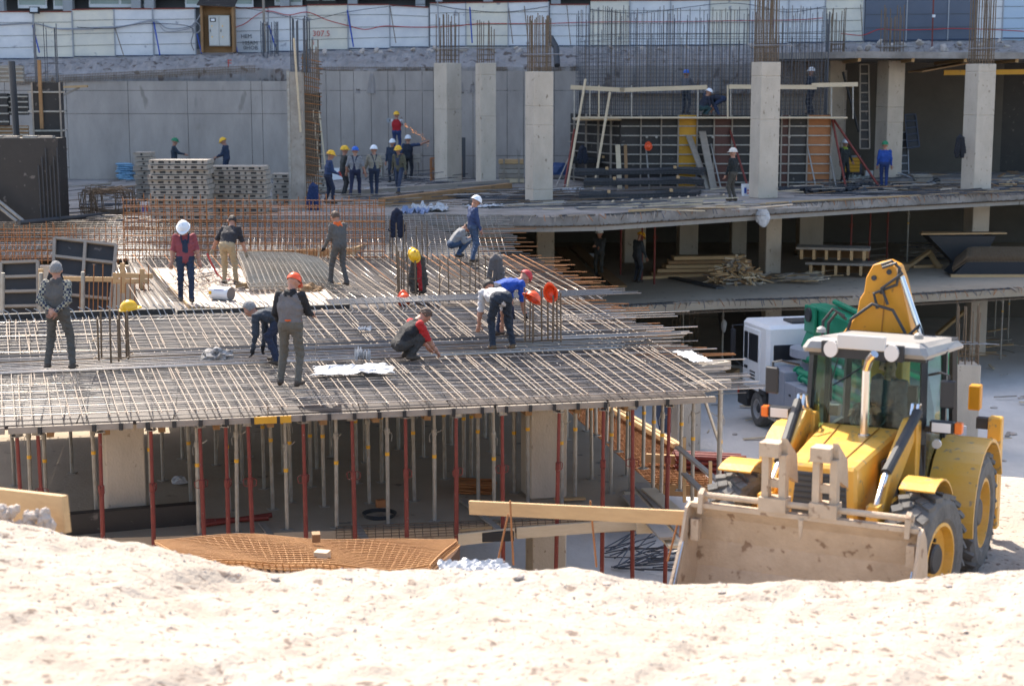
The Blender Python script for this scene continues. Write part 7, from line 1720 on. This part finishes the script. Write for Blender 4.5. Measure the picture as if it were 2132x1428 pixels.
for k in range(3): b.bbox(-1.222,-1.212,.1,.5,1.36+.1*k,1.4+.1*k)
fin(b)
b = pt('roof_hatch', plast, tc_, .02); b.bbox(-.3,.7,-.4,.3,3.05,3.13); fin(b)
b = pt('mirror', blk, tc_, .02); b.bbox(-1.62,-1.48,1.0,1.1,2.0,2.75); fin(b); b = pt('mirror_arm', blk, tc_); b.path([(-1.2,1.1,2.85),(-1.55,1.1,2.85),(-1.55,1.1,1.9),(-1.2,1.1,1.6)],.025,6); fin(b)
b = pt('bumper', plast, tk, .03); b.bbox(-1.22,1.22,.75,1.45,.45,1.0); fin(b); b = pt('wheel_arch', plast, tk); b.bbox(-1.2,-.75,-.75,-.58,.7,1.15); b.bbox(-1.2,-.75,-.75,.75,1.02,1.15); b.bbox(-1.2,-.75,.6,.75,.7,1.15); fin(b)
b = pt('bumper_light', redwire, tk); b.bbox(-1.24,-1.2,1.3,1.4,.75,.95); fin(b)
for y in (0,-4.6,-5.9):
    for x in (-1.02,1.02): wheel(tk, (x,y,.52), .52,.32,.28, mat('truck_rim',(.35,.34,.33),.5), 0, 0)
b = pt('chassis', plast, tk); b.bbox(-.45,.45,-8,1.2,.6,1.0); b.bbox(-1.1,-.7,-3.8,-1.0,.35,.6); fin(b)
for k,(y0_,y1_) in enumerate([(-2.1,-.95),(-2.9,-2.12),(-4.6,-2.92)]):
    b = pt('side_box', truckg, tk, .02); b.bbox(-1.2,-.2,y0_,y1_,.85,1.95 if k == 0 else 1.7); bx_ = fin(b); b = pt('latch', blk, bx_); b.bbox(-1.215,-1.19,(y0_+y1_)/2-.06,(y0_+y1_)/2+.06,1.35,1.4); fin(b)
b = pt('side_guard', galv, tk); b.bbox(-1.2,-1.14,-4.2,-.95,.42,.5); b.bbox(-1.2,-1.14,-1.0,-.95,.42,.9); fin(b)
b = pt('bed', truckg, tk); b.bbox(-.2,1.2,-8,-.95,1.0,1.5); fin(b)
b = pt('pedestal', truckg, tk); b.lathe([(.55,1.5),(.5,2.3),(.85,2.32),(.85,2.55),(.6,2.56)],c=(.0,-1.75,0),n=20); fin(b)
b = pt('turret', greenp, tk, .02); b.add([(-.45,-2.1,2.56),(.45,-2.1,2.56),(.45,-1.4,2.56),(-.45,-1.4,2.56),(-.3,-2.0,3.1),(.3,-2.0,3.1),(.3,-1.5,3.1),(-.3,-1.5,3.1)],((0,3,2,1),(4,5,6,7),(0,1,5,4),(1,2,6,5),(2,3,7,6),(3,0,4,7))); b.bbox(-.36,-.26,-2.1,-1.4,3.0,3.75); b.bbox(.26,.36,-2.1,-1.4,3.0,3.75); tu = fin(b)
b = pt('pivot', plast, tu); b.lathe([(.2,-.42),(.2,.42)],c=(0,-1.75,3.5),axis='x',n=16); fin(b)
b = pt('boom', greenp, tk, .02); b.beam((0,-1.5,3.5),(.1,-9,3.15),.48,.58); bo = fin(b)
b = pt('boom_flange', greenp, bo); b.beam((-.28,-1.6,3.2),(-.2,-8.8,2.75),.06,.08); b.beam((-.28,-1.6,3.74),(-.2,-8.8,3.3),.06,.06); fin(b)
b = pt('boom_pipe', greenp, bo); b.tube((.2,-2.2,3.9),(.2,-9,3.45),.08,n=10); fin(b)
for k,(x,y0_,z0q,z1q,r_) in enumerate([(-.55,-2.1,2.35,2.1,.11),(-.75,-2.0,1.95,1.75,.11),(-.35,-2.6,2.1,1.9,.09),(-.9,-2.6,1.85,1.45,.08),(-.15,-2.4,2.45,2.3,.1)]):
    b = pt('delivery_pipe', greenp, tk); b.tube((x,y0_,z0q),(x+.2,-8,z1q),r_,n=10); b.tube((x,y0_-.05,z0q),(x,y0_+.05,z0q),r_*1.4,n=10); fin(b)
b = pt('pipe_elbow', greenp, tk); b.path([(-.55,-3.2,2.3),(-.55,-3.3,2.6),(-.35,-3.3,2.9)],.1,8); fin(b)
